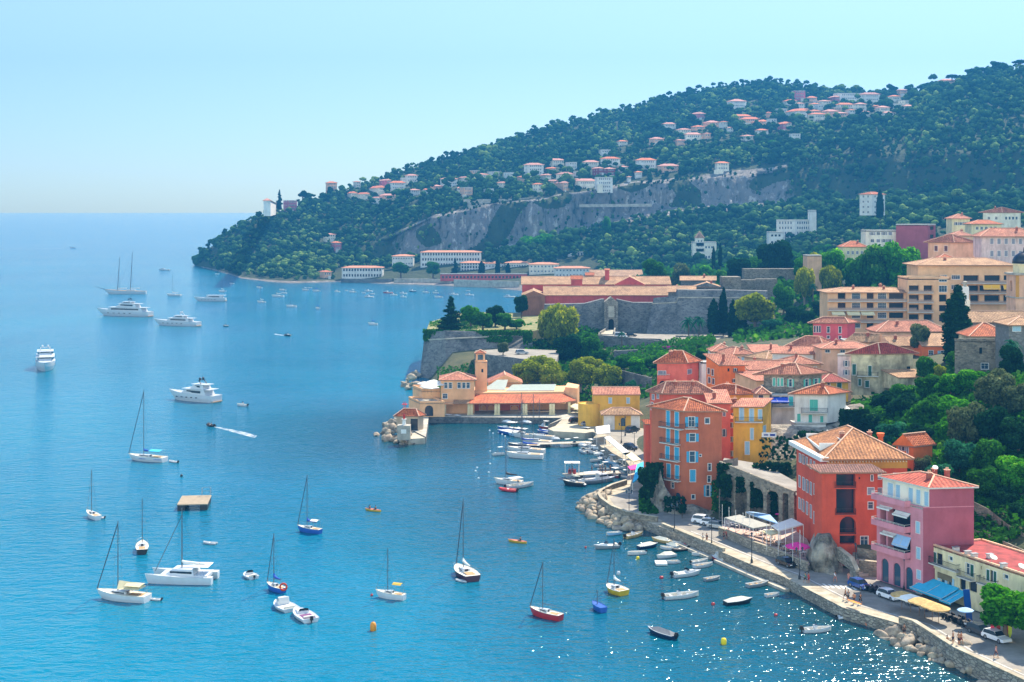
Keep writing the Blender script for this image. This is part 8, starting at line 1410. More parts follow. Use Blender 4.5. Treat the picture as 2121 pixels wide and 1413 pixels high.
for a in (('small launch with a white hull behind the ketch', 588, 608, 12), ('first of the small launches in the beach row', 641, 597, 9), ('launch with a red rail in the beach row', 698, 605, 13), ('tiny tender in the middle of the beach row', 717, 603, 7), ('white launch below the two storey beach hotel', 763, 604, 17), ('little white launch left of the broad one', 753, 608, 9), ('launch right of the broad white one', 770, 610, 12), ('broad white launch in front of the beach hotel', 764, 616, 20), ('biggest launch of the beach row with a red and white hull', 803, 607, 20), ('launch below the biggest beach launch', 815, 612, 15), ('white launch by the sunlit sea wall', 835, 609, 16), ('lower white launch by the sunlit sea wall', 835, 616, 13), ('dark blue launch below the largest hotel', 854, 604, 15), ('white launch hidden half behind the cedar', 940, 611, 18), ('tiny white launch above that by the cedar', 969, 603, 9), ('white launch off the red arcades', 972, 612, 18), ('white and turquoise motorboat left of the barracks', 1054, 616, 25), ('small launch near the rocky spit', 480, 588, 9), ('small launch close under the headland', 449, 568, 8), ('grey launch between schooner and headland', 340, 560, 24), ('far launch near the horizon with a white wake', 150, 514, 10), ('black tender right of the flybridge yacht', 467, 676, 11)):
 lab, u, v, w_ = a; mbt(lab, (u-w_/2, v), (u+w_/2, v+.4), hull=M_HD if 'black' in lab else (M_HN if 'dark blue' in lab else (M_HR if 'red and' in lab else M_HW)), style='cabin' if w_ > 12 else 'cuddy', engine=0, group='small boats moored off the far beach')
def wake(pts, name='wake'):
 mb = MB(); L_, R_ = [], []
 for (u, v, w) in pts: p = P(u, v, .03); L_.append((p.x, p.y-w/2, .03)); R_.append((p.x, p.y+w/2, .03))
 for i in range(len(pts)-1): mb.face([L_[i], L_[i+1], R_[i+1], R_[i]])
 if 'foam' not in MATS:
  m = mat('foam', 'eef4f6', .6, 0); nt = m.node_tree; N, Lk = nt.nodes, nt.links; b = [x for x in N if x.type == 'BSDF_PRINCIPLED'][0]; g = N.new('ShaderNodeTexCoord'); n = N.new('ShaderNodeTexNoise'); n.inputs['Scale'].default_value = .5; n.inputs['Detail'].default_value = 9; r = N.new('ShaderNodeValToRGB'); r.color_ramp.elements[0].position = .3; r.color_ramp.elements[1].position = .95; Lk.new(g.outputs['Object'], n.inputs[0]); Lk.new(n.outputs[0], r.inputs[0]); Lk.new(r.outputs[0], b.inputs['Alpha'])
 tag(mb.build('wake_foam', MATS['foam']), kind='stuff')
wake([(443, 884, .8), (458, 887, 2), (480, 892, 3.5), (505, 898, 4.5), (530, 905, 4)]); wake([(148, 514.5, 3), (100, 515, 12), (50, 515.5, 10), (0, 516, 8)]); wake([(594, 696, 1), (580, 694, 4), (568, 692, 3)])
dg('speeding inflatable with two people and a long white wake', (429, 881), (443, 884), tube=M_RUBD); mbt('dark motorboat with a short wake off the bastion', (603, 697), (592, 695), hull=M_HD, style='open'); mbt('white speedboat tender right of the yacht with black domes', (491, 840), (512, 842), style='open')
# boats moored in front of the quay
WT = mat('cover_cream', 'd6d0bc', .8, .06, 2)
for a in ((1256, 1110, 1286, 1106, M_HP, 'open', 'pale grey rowing boat just below the point boulders'), (1332, 1108, 1296, 1116, M_HT, 'open', 'dark and tan open boat with an outboard below the boulders'), (1350, 1120, 1388, 1126, M_HT, 'cover', 'boat with a yellow green cover close to the quay'), (1380, 1132, 1404, 1136, M_HW, 'cover', 'white covered boat touching the quay wall'), (1230, 1137, 1281, 1134, M_HG, 'cuddy', 'grey motorboat left of the tall masted yellow sailboat'), (1362, 1132, 1322, 1137, M_HN, 'cover', 'dark boat with a pale cover left of the inflatables'), (1300, 1150, 1337, 1147, M_HW, 'open', 'white and dark open boat above the yellow float'), (1394, 1128, 1424, 1130, M_HW, 'row', 'white rowing boat in the upper row near the quay'), (1370, 1137, 1391, 1139, M_HW, 'row', 'tiny white rowing boat left of the black inflatable'), (1360, 1158, 1398, 1152, M_HW, 'cover', 'cream inflatable shaped boat with a cover'), (1433, 1151, 1460, 1150, M_HW, 'row', 'white rowing boat below the black inflatable'), (1382, 1168, 1406, 1166, M_HW, 'row', 'white dinghy right of the white raft'), (1466, 1164, 1432, 1169, M_HW, 'open', 'white launch in the middle row by the quay'), (1476, 1172, 1438, 1177, M_HW, 'row', 'long white rowing boat in the middle row'), (1452, 1189, 1394, 1196, M_HW, 'cuddy', 'sleek white speedboat with a windscreen'), (1491, 1200, 1460, 1204, M_HG, 'row', 'grey rowing boat right of the sleek speedboat'), (1447, 1235, 1376, 1241, M_HW, 'open', 'large open white motorboat with a rail and outboard'), (1592, 1211, 1548, 1217, M_HG, 'row', 'cream open rowing boat below the steps of the quay'), (1558, 1247, 1502, 1253, M_HD, 'cover', 'dark boat with a white deck and a black outboard'), (1614, 1234, 1586, 1237, M_HW, 'row', 'small white boat alone in the green water'), (1722, 1307, 1664, 1310, M_HW, 'open', 'white open boat with a small mast near the right boulders'), (1474, 1157, 1502, 1166, M_HR, 'cabin', 'red and white cabin boat against the quay'), (1518, 1172, 1530, 1178, M_HY, 'row', 'orange pedal boat by the landing steps')):
 u0, v0, u1, v1, hl, st, lab = a; mbt(lab, (u0, v0), (u1, v1), hull=hl, style=st, engine=1 if st in ('open', 'cuddy') else 0, canopy=WT if st == 'cover' else None, deck=M_HW if hl != M_HT else M_HT)
dg('black inflatable boat among the white ones by the quay', (1392, 1143), (1424, 1139), tube=M_RUBD); dg('red and white inflatable boat touching the quay', (1418, 1130), (1434, 1138), tube=M_RUBR, engine=False); dg('white inflatable with an outboard moored to the right quay wall', (1766, 1278), (1734, 1282), tube=M_HW)
t = thing('raft', 'flat white floating raft in the boat moorings', 'raft', P(1369, 1169), 0); mb = MB(); mb.box((0, 0, .25), (2., 2.4, .35)); mb.build('deck', M_WHITE, t)
o = mbt('coral pink kayak drifting below the right quay wall', (1784, 1288), (1798, 1297), hull=mat('kayak_coral', 'e08a68', .5, 0), deck=MATS['kayak_coral'], style='row', engine=0, name='kayak', B=.8, cat='kayak')
for u, v, m_, r, lab, h in ((773, 1306, M_ORA, .46, 'tall yellow orange buoy at the bottom middle of the bay', 1.3), (1499, 1334, mat('buoy_yellow', 'e8cc18', .5, .03, 2), .42, 'yellow buoy at the bottom right of the bay', .9), (1321, 1158, MATS['buoy_yellow'], .3, 'small yellow float below the white and dark open boat', .5), (1281, 1190, M_HW, .32, 'white mooring float above the yellow sailboat', .6), (1370, 1198, M_HR, .34, 'pink mooring float left of the sleek speedboat', .4), (1477, 1253, M_HR, .3, 'pink float left of the dark boat with the white deck', .4), (1607, 1275, M_HR, .28, 'pink float in the green water', .3), (1213, 1135, M_HR, .2, 'pink float left of the grey motorboat', .3), (376, 987, M_HD, .3, 'dark round float above the swimming platform', .5), (770, 1234, M_HR, .22, 'red float at the bow of the yellow topped sailboat', .3)):
 t = thing('buoy', lab, 'buoy', P(u, v)); mb = MB(); mb.lathe([(r*.6, -.2), (r, 0), (r, h*.6), (r*.7, h*.9), (r*.1, h)], 12); mb.build('float', m_, t, smooth=True); mb = MB(); mb.tube([(cos(a*pi/3)*.08, 0, h+.06+sin(a*pi/3)*.08) for a in range(7)], .02, 4); mb.build('ring', M_IRON, t)
for u, v in ((1014, 893), (1021, 899), (1033, 897), (1040, 901), (1046, 905), (1015, 936), (1026, 940), (988, 970), (985, 977), (991, 992), (1015, 962), (1012, 980)): p = P(u, v); o = link('mooring_float', ICO_ME if 'ICO_ME' in globals() else globals().setdefault('ICO_ME', npmesh('float', ICO2[0]*.28, ICO2[1], M_HW, smooth=True)), None, (p.x, p.y, .1)); tag(o, 'small white mooring float on the water at the harbour mouth', 'float', 'mooring floats at the harbour mouth')
# harbour boats
for a in (((1047, 947), (1125, 950), 836, M_HW, 'long white sailing yacht lowest of the berthed masts', None), ((1050, 936), (1128, 940), 826, M_HW, 'white sailing yacht with a blue boom behind the long one', M_SAILB), ((1052, 928), (1118, 930), 850, M_HN, 'sailing yacht with a blue tent cover on the long pontoon', M_SAILB), ((1078, 918), (1142, 922), 815, M_HW, 'sailing yacht with the tallest mast on the long pontoon', M_AWW2), ((1062, 905), (1105, 907), 812, M_HW, 'white sailing yacht between the two pontoons', None), ((1095, 908), (1148, 911), 824, M_HW, 'sailing yacht with a grey mast at the pontoon root', M_SAILB), ((1023, 1001), (1082, 1005), 905, M_HW, 'white sailboat with a dark boom bag at the harbour mouth', M_RUBD), ((1166, 1004), (1210, 1008), 955, M_HD, 'small dark sailing boat with a cream cover below the kiosk pontoon', WT)): sb(a[4], a[0], a[1], M(a[2], a[0][1]), hull=a[3], cover=a[5], deck=M_DK, jib=False)
for a in (((1032, 876), (1062, 878), M_HG, 'cover', 'first wrapped boat moored at the station quay'), ((1053, 874), (1082, 877), M_HG, 'cover', 'second wrapped boat moored at the station quay'), ((1074, 876), (1100, 879), M_HG, 'cover', 'third wrapped boat moored at the station quay'), ((1030, 889), (1078, 892), M_HB, 'cuddy', 'blue and white motorboat left of the slipway'), ((1030, 897), (1085, 902), M_HB, 'cover', 'blue boat with a long pale cover'), ((1052, 902), (1098, 906), M_HP, 'cuddy', 'pale turquoise motorboat left of the berthed masts'), ((1115, 886), (1140, 888), M_HR, 'cabin', 'white cabin boat with a red stripe at the slipway'), ((1112, 896), (1146, 900), M_HB, 'cover', 'blue covered boat under the short pontoon'), ((1190, 899), (1228, 903), M_HP, 'open', 'grey blue open boat with pink cushions inside the basin'), ((1105, 1006), (1048, 1013), M_HW, 'open', 'white rigid speedboat with a black engine at the harbour mouth'), ((1275, 996), (1202, 1002), M_HG, 'cabin', 'grey cabin cruiser under the kiosk pontoon'), ((1188, 1006), (1214, 1008), M_HN, 'cover', 'small dark covered boat beside the cabin cruiser'), ((1252, 957), (1280, 962), M_HP, 'cabin', 'turquoise and white boat at the harbour edge'), ((1268, 968), (1300, 972), M_HW, 'cuddy', 'white motorboat right of the turquoise one'), ((1260, 984), (1282, 990), M_HR, 'open', 'red and white open boat at the end of the kiosk pontoon'), ((1285, 990), (1300, 992), M_HG, 'row', 'little grey tender at the foot of the stone ramp'), ((1020, 944), (1045, 942), M_HW, 'row', 'tender behind the long white yacht'), ((910, 872), (938, 875), M_HP, 'open', 'small boat tied to the station quay on the left'), ((932, 873), (955, 876), M_HR, 'row', 'pink and white boat tied to the station quay')): mbt(a[4], a[0], a[1], hull=a[2], style=a[3], engine=1 if a[3] in ('open', 'cuddy') else 0, canopy=M_AWW2)
dg('red inflatable boat at the harbour mouth', (1034, 1016), (1070, 1019), tube=M_RUBR)
for i, (u, v, w_, dy) in enumerate([(1216, 935, 26, -3), (1226, 940, 24, -2), (1240, 944, 22, 0), (1222, 928, 26, -4), (1246, 950, 18, 2), (1232, 934, 26, -2), (1250, 974, 26, 2), (1208, 940, 16, -4), (1160, 903, 24, -2), (1172, 925, 24, 2), (1190, 922, 22, 2), (1150, 912, 20, 1), (1232, 955, 20, 2), (1240, 966, 20, 1), (1205, 926, 20, -2)]): mbt('small white boat packed side by side along the harbour walkway', (u-w_/2, v+dy), (u+w_/2, v), style=('open', 'cuddy', 'cover')[i % 3], engine=i % 2, canopy=M_AWW2, group='small boats packed along the harbour walkway')
# people: one continuous skin-modifier body per pose, clothes as parts
def skinned(name, joints, edges, mats, sub=1):
 me = bpy.data.meshes.new(name); me.from_pydata([j[0] for j in joints], edges, []); o = bpy.data.objects.new('tmp', me); COL.objects.link(o); o.modifiers.new('s', 'SKIN'); sm = o.modifiers.new('v', 'SUBSURF'); sm.levels = sm.render_levels = sub
 if not me.skin_vertices: me.skin_vertices
 try: sk = me.skin_vertices[0].data
 except Exception:
  bpy.context.view_layer.update(); me.attributes.new('x', 'FLOAT', 'POINT'); sk = me.skin_vertices[0].data
 for i, j in enumerate(joints): sk[i].radius = (j[1], j[1] if len(j) < 3 else j[2])
 sk[0].use_root = True; bpy.context.view_layer.update(); dg_ = bpy.context.evaluated_depsgraph_get(); r = bpy.data.meshes.new_from_object(o.evaluated_get(dg_)); COL.objects.unlink(o); bpy.data.objects.remove(o); r.name = name; r.materials.clear(); r.materials.append(mats); r.polygons.foreach_set('use_smooth', [True]*len(r.polygons)); return r
PZ = {}
def pose(k):
 if k in PZ: return PZ[k]
 sit = k == 'sit'; st = .22 if k == 'walk' else .04; hz = .92 if not sit else .25; z = lambda q: q-(.92-hz)
 J = [((0, 0, hz), .13, .10), ((0, 0, z(1.12)), .12, .09), ((.01, 0, z(1.36)), .15, .10), ((.01, 0, z(1.5)), .055), ((.03, 0, z(1.57)), .065), ((.03, 0, z(1.68)), .095)]; E = [(0, 1), (1, 2), (2, 3), (3, 4), (4, 5)]
 for s in (-1, 1):
  b = len(J); f = s*st
  J += [((0, s*.09, z(.86)), .09)] + ([((.42, s*.12, .32), .065), ((.75, s*.12, .1), .045), ((.86, s*.12, .1), .035)] if sit else [((f*.9+.02, s*.1, .5), .06), ((f*1.2-.03, s*.1, .09), .04), ((f*1.2+.13, s*.1, .04), .035)]); E += [(0, b), (b, b+1), (b+1, b+2), (b+2, b+3)]
  b = len(J); g = -s*st*.8; ar = .12 if k != 'sit' else .3; J += [((0, s*.19, z(1.4)), .05), ((g*.6, s*.24, z(1.14)), .038), ((g+ar, s*.23, z(.92) if k != 'sit' else z(1.12)), .028), ((g+ar+.05, s*.23, z(.84) if k != 'sit' else z(1.1)), .03)]; E += [(2, b), (b, b+1), (b+1, b+2), (b+2, b+3)]
 PZ[k] = (skinned('body', J, E, M_SKIN), J, E); return PZ[k]
CL = {}
def person(u, v, z, label, k='stand', top=None, low='2a3550', rz=0., hair=M_HAIR, loc=None, group=None):
 b, J, E = pose(k); p = Vector(loc) if loc else P(u, v, z); t = thing('person', label, 'person', p, rz, group); t.scale = (1, 1, 1.0); link('body', b, t)
 def cl(nm, idx, col, gr):
  key = (k, nm, col)
  if key not in CL:
   m = mat('cloth_'+col, col, .9, .06, 3); mp = {j: i for i, j in enumerate(idx)}; CL[key] = skinned(nm, [(J[j][0],)+tuple(r+gr for r in J[j][1:]) for j in idx], [(mp[a], mp[c]) for a, c in E if a in mp and c in mp], m)
  link(nm, CL[key], t)
 cl('shorts', [0, 6, 7, 14, 15] if True else [], low, .022)
 if top: cl('shirt', [1, 0, 2, 10, 11, 18, 19], top, .02)
 mb = MB(); hz = J[5][0]; mb.ball((hz[0]-.015, 0, hz[2]+.03), .105, n=8, m=6, sq=(1, .85, 1)); key = ('hair', k)
 if key not in CL: CL[key] = mb.mesh('hair', hair, True)
 link('hair', CL[key], t); return t
for a in ((1456, 1124, 'stand', 'e8e4da', 'c8b090', 'person in pale clothes walking on the sunlit quay'), (1464, 1124, 'walk', '1c1c20', '8a5a3a', 'person in a black top beside the one in pale clothes'), (1499, 1119, 'stand', '2a2c44', '2a2c44', 'person in dark clothes by the terrace wall'), (1505, 1117, 'walk', 'b04a4a', '6a3a3a', 'person in red by the terrace wall'), (1508, 1113, 'stand', 'd8a8a0', '444444', 'person in pink by the terrace wall'), (1668, 1208, 'walk', '3a8a78', '44403c', 'person in green beside the quay lamp'), (1675, 1208, 'stand', 'c83038', 'b0303a', 'person in red beside the quay lamp'),
 (1730, 1206, 'walk', 'e8e8e8', 'b87868', 'person with a white shirt on the zebra crossing'), (1758, 1207, 'stand', 'd88a78', 'd88a78', 'person in a pink dress by the crossing'), (1751, 1242, 'walk', None, '3a3030', 'bare chested person at the back of the board carriers'), (1757, 1245, 'walk', '6a7078', '303030', 'person in a grey top at the back of the board carriers'), (1769, 1251, 'walk', 'c07a50', '503028', 'person in an orange top in the middle of the board carriers'), (1782, 1252, 'walk', '1a1a1e', '1a1a1e', 'person in black at the front of the board carriers'), (1873, 1317, 'stand', '5a4a44', '2a2020', 'person standing on the boulders at the end of the wall'),
 (1986, 1335, 'stand', None, '2a2438', 'second of the three bathers seated or standing on the wall'), (1974, 1333, 'stand', None, '1e2440', 'left one of the three bathers on the parapet'), (1991, 1334, 'walk', None, '7a3028', 'right one of the three bathers on the parapet'), (1945, 1341, 'stand', '1c1c1e', '1c1c1e', 'person in black standing on the boulders under the parapet'), (1962, 1342, 'stand', None, '1c1c2a', 'bare backed person in dark shorts on the boulders'), (2063, 1363, 'walk', 'c89090', '584048', 'person walking alone in the tree shade on the road')):
 zz = ZQ+.02 if a[0] not in (1873, 1945, 1962) else 1.0; zz = ZQ+.95 if a[0] in (1986, 1974, 1991) else zz; person(a[0], a[1], zz, a[5], a[2], a[3], a[4], random.uniform(-3, 3))
sbd = thing('surfboard', 'red and yellow board carried by four people on the quay', 'board', P(1770, 1247, ZQ+.95), -1.1); mb = MB(); mb.lathe([(.02, -.04), (.35, -.02), (.36, .02), (.02, .05)], 16, sx=4.4); mb.build('deck', mat('board_yellow', 'e0b030', .4, 0, hex2='c83828', sc=.8), sbd)
for u, v, n, lab in ((772, 1057, 2, 'yellow kayak with two paddlers in the middle of the bay'), (1071, 1122, 1, 'yellow kayak with one paddler below the boulders point')):
 c, L, th = placed(u-11, v, u+12, v+3); L = 4.; t = thing('kayak', lab, 'kayak', c, th); hm, dm = hull_mesh(4., .85, .4, .35, [M_HY, M_HY, MATS['kayak_coral'], M_HY], 'kayak', rake=.06, stern=.3); link('hull', hm, t); link('deck', dm, t)
 for k in range(n): x = -.7+1.5*k*(n > 1); q = c+Vector((cos(th)*x, sin(th)*x, .12)); person(0, 0, 0, ('rear paddler' if k == 0 else 'front paddler')+' seated in the yellow kayak with two people' if n == 2 else 'lone paddler seated in the yellow kayak', 'sit', '2a2a30', '1c2430', th, loc=q); pd = thing('paddle', ('paddle of the rear' if k == 0 and n == 2 else 'paddle of the front' if n == 2 else 'paddle of the lone')+' kayaker', 'paddle', q+Vector((cos(th)*.45, sin(th)*.45, .62)), th); mb = MB(); mb.tube([(0, -1, -.25), (0, 1, .25)], .02, 4); mb.build('shaft', M_HD, pd)
for i, (u, v, c_) in enumerate([(1226, 978, '1c1c24'), (1243, 979, '20242c'), (1248, 979, '18202c'), (1254, 978, '242430'), (1264, 978, '3a3a40'), (1180, 982, 'b82a2a'), (1186, 982, 'a82a30')]): person(u, v, .87, ['person in black at the left of the pontoon group', 'person in dark grey in the pontoon group', 'person in navy in the pontoon group', 'person in dark violet in the pontoon group', 'person in grey at the right of the pontoon group', 'person in red under the white kiosk canopy', 'second person in red under the kiosk canopy'][i], 'stand', c_, '202024')
for i, (u, v) in enumerate([(433, 882), (438, 883)]): person(u, v, .35, ['person steering the speeding inflatable', 'passenger in the speeding inflatable'][i], 'sit', '20242c', '20242c', 2.8)
t = thing('kiosk', 'white canopied kiosk at the end of the pontoon', 'kiosk', P(1185, 981, .86)); mb = MB(); mb.box((0, 0, 2.6), (3.6, 2.6, .12)); mb.build('canopy', M_WHITE, t); mb = MB()
for sx in (-1.6, 1.6):
 for sy in (-1.1, 1.1): mb.bar((sx, sy, 0), (sx, sy, 2.55), .09)
mb.build('post', M_WHITE, t); mb = MB(); mb.box((0, 0, .5), (1.8, .8, 1)); mb.build('counter', M_HR, t)
# cars and scooters
CARM = {}
def car_meshes(kind, paint):
 key = (kind, paint.name)
 if key in CARM: return CARM[key]
 L, W, Ht = {'hatch': (4.1, 1.78, 1.48), 'suv': (4.6, 1.9, 1.7), 'van': (5.0, 2., 2.1)}[kind]; h = L/2; bl = .78 if kind != 'suv' else .92
 low = [(-h, .32), (-h, .7), (-h+.12, bl+.08), (-h*.2, bl+.1), (h*.42, bl+.04), (h*.93, bl-.1), (h, .55), (h, .3)]; cab = [(-h+.14, bl+.07), (-h+.38, Ht-.1), (-h*.3, Ht), (h*.12, Ht-.05), (h*.46, bl+.03)]
 if kind == 'van': cab = [(-h+.05, bl+.05), (-h+.1, Ht), (h*.5, Ht-.05), (h*.8, bl)]
 b = MB()
 def ex(mb, prof, w0, w1=None, mi=0, zc=None):
  n = len(prof); w1 = w1 or w0; tz = max(p[1] for p in prof); bz = min(p[1] for p in prof); W_ = [w0+(w1-w0)*(p[1]-bz)/(tz-bz) for p in prof]
  vs = [(p[0], -w/2, p[1]) for p, w in zip(prof, W_)]+[(p[0], w/2, p[1]) for p, w in zip(prof, W_)]; mb.add(vs, [tuple(range(n)), tuple(range(2*n-1, n-1, -1))]+[(i, i+n, (i+1) % n+n, (i+1) % n) for i in range(n)], mi)
 ex(b, low, W, W*.96); ex(b, cab, W*.95, W*.76); body = b.mesh('body', paint); g = MB(); s = .99
 gp = [(x*.955+(.0), bl+.14+(z-bl)*.74) if 0 < i < len(cab)-1 else (x*.93, bl+.14) for i, (x, z) in enumerate(cab)]; ex(g, gp, W*.955, W*.82); x0, z0 = cab[-1]; x1, z1 = cab[-2]; g.face([(x0-.08, -W*.42, z0+.07), (x0-.08, W*.42, z0+.07), (x1+.06, W*.37, z1-.03), (x1+.06, -W*.37, z1-.03)]); x0, z0 = cab[0]; x1, z1 = cab[1]; g.face([(x0-.0, -W*.4, z0+.1), (x1-.04, -W*.36, z1-.06), (x1-.04, W*.36, z1-.06), (x0-.0, W*.4, z0+.1)]); glass = g.mesh('window', M_DARK)
 wl = MB(); wl.lathe([(.1, -.11), (.32, -.11), (.34, -.06), (.34, .06), (.32, .11), (.1, .11)], 14); tyre = wl.mesh('tyre', M_RUBD); wl = MB(); wl.lathe([(.02, -.115), (.2, -.118), (.2, .118), (.02, .115)], 10); rim = wl.mesh('rim', M_STEEL); hb = MB(); hb.box((0, 0, 0), (.08, .36, .16)); CARM[key] = (body, glass, tyre, rim, hb.mesh('headlight', M_WHITE), hb.mesh('tail_light', M_HR), L, W, bl); return CARM[key]
def car(u, v, z, head, label, kind='hatch', paint=M_HW, group=None):
 b, g, ty, ri, hl, tl, L, W, bl = car_meshes(kind, paint); t = thing('parked_car', label, 'car', P(u, v, z), head, group); link('body', b, t); link('window', g, t)
 for sx in (-1, 1):
  for sy in (-1, 1): w_ = thing('wheel', None, None, (sx*L*.31, sy*(W/2-.1), .34)); w_.rotation_euler = (R(90), 0, 0); w_.parent = t; link('tyre', ty, w_); link('rim', ri, w_)
 for sy in (-1, 1): link('headlight', hl, t, (L/2-.02, sy*W*.36, bl-.2)); link('tail_light', tl, t, (-L/2, sy*W*.38, bl-.1))
CW = mat('car_white', 'e6e8ea', .2, 0); CB = mat('car_black', '14161a', .15, 0); CG = mat('car_grey', '3c4650', .2, 0, metal=.4); CBL = mat('car_blue', '1c4a8c', .18, 0); CS = mat('car_silver', 'a8b0b6', .25, 0, metal=.5)
qh = atan2(-.9, .44)
for a in ((1458, 1085, qh+.5, 'leftmost of the three white cars under the arches', 'suv', CW), (1474, 1089, qh+.5, 'middle one of the three white cars under the arches', 'hatch', CW), (1488, 1095, qh+.5, 'rightmost of the three white cars under the arches', 'hatch', CS), (1630, 1172, qh, 'black car parked along the terrace wall', 'hatch', CB), (1781, 1218, qh, 'blue car beside the zebra crossing', 'hatch', CBL), (1842, 1240, qh, 'white car in front of the pink house', 'hatch', CW), (2031, 1314, qh, 'dark grey car beside the scooters', 'hatch', CG), (2064, 1327, qh, 'white car in the shade of the pine', 'hatch', CW), (1310, 894, .9, 'grey off road car on the harbour square', 'suv', CG), (1306, 930, -.9, 'dark car at the corner of the harbour square', 'hatch', CB), (1195, 876, .3, 'dark pickup parked by the round yellow drum', 'suv', CB), (1218, 882, .2, 'grey car beside the round yellow drum', 'hatch', CS), (1270, 888, .1, 'silver car in front of the yellow pavilion', 'hatch', CS)): car(a[0], a[1], ZQ+.01, a[2], a[3], a[4], a[5])
car(1081, 734, 11.22, .25, 'silver car on the parking terrace of the citadel', 'suv', CS); car(1286, 699, 12.92, 0, 'white van turning on the gate terrace', 'van', CW); car(1308, 697, 12.92, .2, 'dark car on the gate terrace', 'hatch', CB); car(1512, 716, 12.92, 0, 'pale car on the lane above the old town', 'hatch', CW)
SC = {}
def scooter(x, y, z, rz, label, group, c):
 if c.name not in SC:
  mb = MB(); mb.add([(-.75, -.14, .5), (-.1, -.17, .45), (-.1, .17, .45), (-.75, .14, .5), (-.8, -.08, .78), (-.15, -.15, .72), (-.15, .15, .72), (-.8, .08, .78)], [(0, 1, 5, 4), (2, 3, 7, 6), (3, 0, 4, 7), (1, 2, 6, 5), (4, 5, 6, 7)]); mb.box((.12, 0, .3), (.55, .3, .08)); mb.bar((.42, 0, .3), (.3, 0, .95), .3, .08); bd = mb.mesh('body', c); mb = MB(); mb.box((-.42, 0, .82), (.62, .26, .1)); st = mb.mesh('seat', M_RUBD); mb = MB(); mb.bar((.3, -.32, 1.02), (.3, .32, 1.02), .05); mb.bar((.3, 0, .9), (.3, 0, 1.03), .05); hd = mb.mesh('handlebar', M_IRON); mb = MB(); mb.lathe([(.08, -.05), (.24, -.05), (.25, .05), (.08, .05)], 12); SC[c.name] = (bd, st, hd, mb.mesh('wheel', M_RUBD))
 t = thing('scooter', label, 'scooter', (x, y, z), rz, group); a, b, h, w_ = SC[c.name]; link('body', a, t); link('seat', b, t); link('handlebar', h, t)
 for sx in (-.6, .55): link('wheel', w_, t, (sx, 0, .25), (R(90), 0, 0))
for (u0, v0), (u1, v1), n, lab, gp_ in (((1800, 1222), (1822, 1231), 9, 'scooter parked between the blue car and the white car', 'scooters beside the blue car'), ((1962, 1280), (2022, 1306), 16, 'scooter in the long row before the dark grey car', 'scooters in the long row by the pine'), ((1674, 1172), (1700, 1184), 5, 'scooter parked under the palace rock', 'scooters under the palace rock')):
 for k in range(n): f = (k+.5)/n; p = P(u0+(u1-u0)*f, v0+(v1-v0)*f, ZQ+.01); scooter(p.x+random.uniform(-.3, .3), p.y, ZQ+.01, qh+1.3+random.uniform(-.15, .15), lab, gp_, random.choice([CB, CG, CW, CB, CBL]))
# lamps, poles, restaurant things
def lamp(u, v, z, label, heads=1, h=5.2, group=None):
 t = thing('street_lamp', label, 'street lamp', P(u, v, z), .3, group); mb = MB(); mb.lathe([(.22, 0), (.22, .5), (.12, .7), (.07, 1.4), (.055, h-.6)], 8); mb.build('pole', M_IRON, t)
 ps = [(0, 0)] if heads == 1 else [(-.55, 0), (.55, 0)]+([(0, 0)] if heads == 3 else [])
 if heads > 1: mb = MB(); mb.bar((-.55, 0, h-.7), (.55, 0, h-.7), .06); mb.build('arm', M_IRON, t)
 for i, (x, y) in enumerate(ps): z0 = h-.62+(.35 if i == 2 else 0); mb = MB(); mb.lathe([(.08, 0), (.2, .45), (.24, .46)], 6, (x, y, z0)); mb.lathe([(.26, .46), (.05, .7)], 6, (x, y, z0), mi=1); mb.build('lantern', [M_GLASS, M_IRON], t)
for a in ((1303, 1070, 3, 'three headed street lamp on the curved parapet'), (1397, 1100, 2, 'two headed street lamp on the quay below the terracotta tower'), (1474, 1131, 1, 'street lamp on the quay left of the flagpoles'), (1557, 1166, 1, 'street lamp on the quay beside the landing steps'), (1656, 1200, 2, 'two headed street lamp on the quay below the palace rock'), (1772, 1190, 1, 'street lamp beside the stone stair walls'), (1873, 1222, 1, 'street lamp in front of the pink arches'), (1255, 1045, 1, 'street lamp on the outer curve of the point'), (1247, 1021, 1, 'street lamp at the top of the point walkway'), (1287, 918, 2, 'two headed street lamp on the harbour square'), (1314, 935, 2, 'two headed street lamp by the dark car on the square'), (1295, 903, 1, 'tall street lamp beside the grey off road car')): lamp(a[0], a[1], ZQ, a[3], a[2])
for i, u in enumerate((1496, 1510, 1524, 1539, 1553, 1588, 1612, 1627, 1642, 1657)): v = 1102+(u-1496)*.43-(6 if u < 1560 else 2); p = P(u, v, TZ); t = thing('pole', 'slim white pole standing along the terrace wall', 'pole', p, 0, 'white poles along the restaurant terrace'); mb = MB(); mb.tube([(0, 0, 0), (0, 0, 4.6 if u < 1600 else 5.8)], .045, 6); mb.build('shaft', M_WHITE, t)
def canopy(label, pts, zs, m, posts=(), zf=TZ):
 c = Vector(P(*pts[0], zs[0])); t = thing('canopy', label, 'canopy', (c.x, c.y, zf)); mb = MB(t.location); q = [P(u, v, z) for (u, v), z in zip(pts, zs)]; mb.face(q); mb.face([x-Vector((0, 0, .08)) for x in q][::-1])
 for i in range(len(q)): a, b = q[i], q[(i+1) % len(q)]; d_ = Vector((0, 0, .2)); mb.face([a-d_, b-d_, b, a])
 mb.build('cloth', m, t); mb = MB(t.location)
 for x in q: mb.bar((x.x, x.y, zf), (x.x, x.y, x.z-.05), .1)
 mb.build('post', M_WHITE, t)
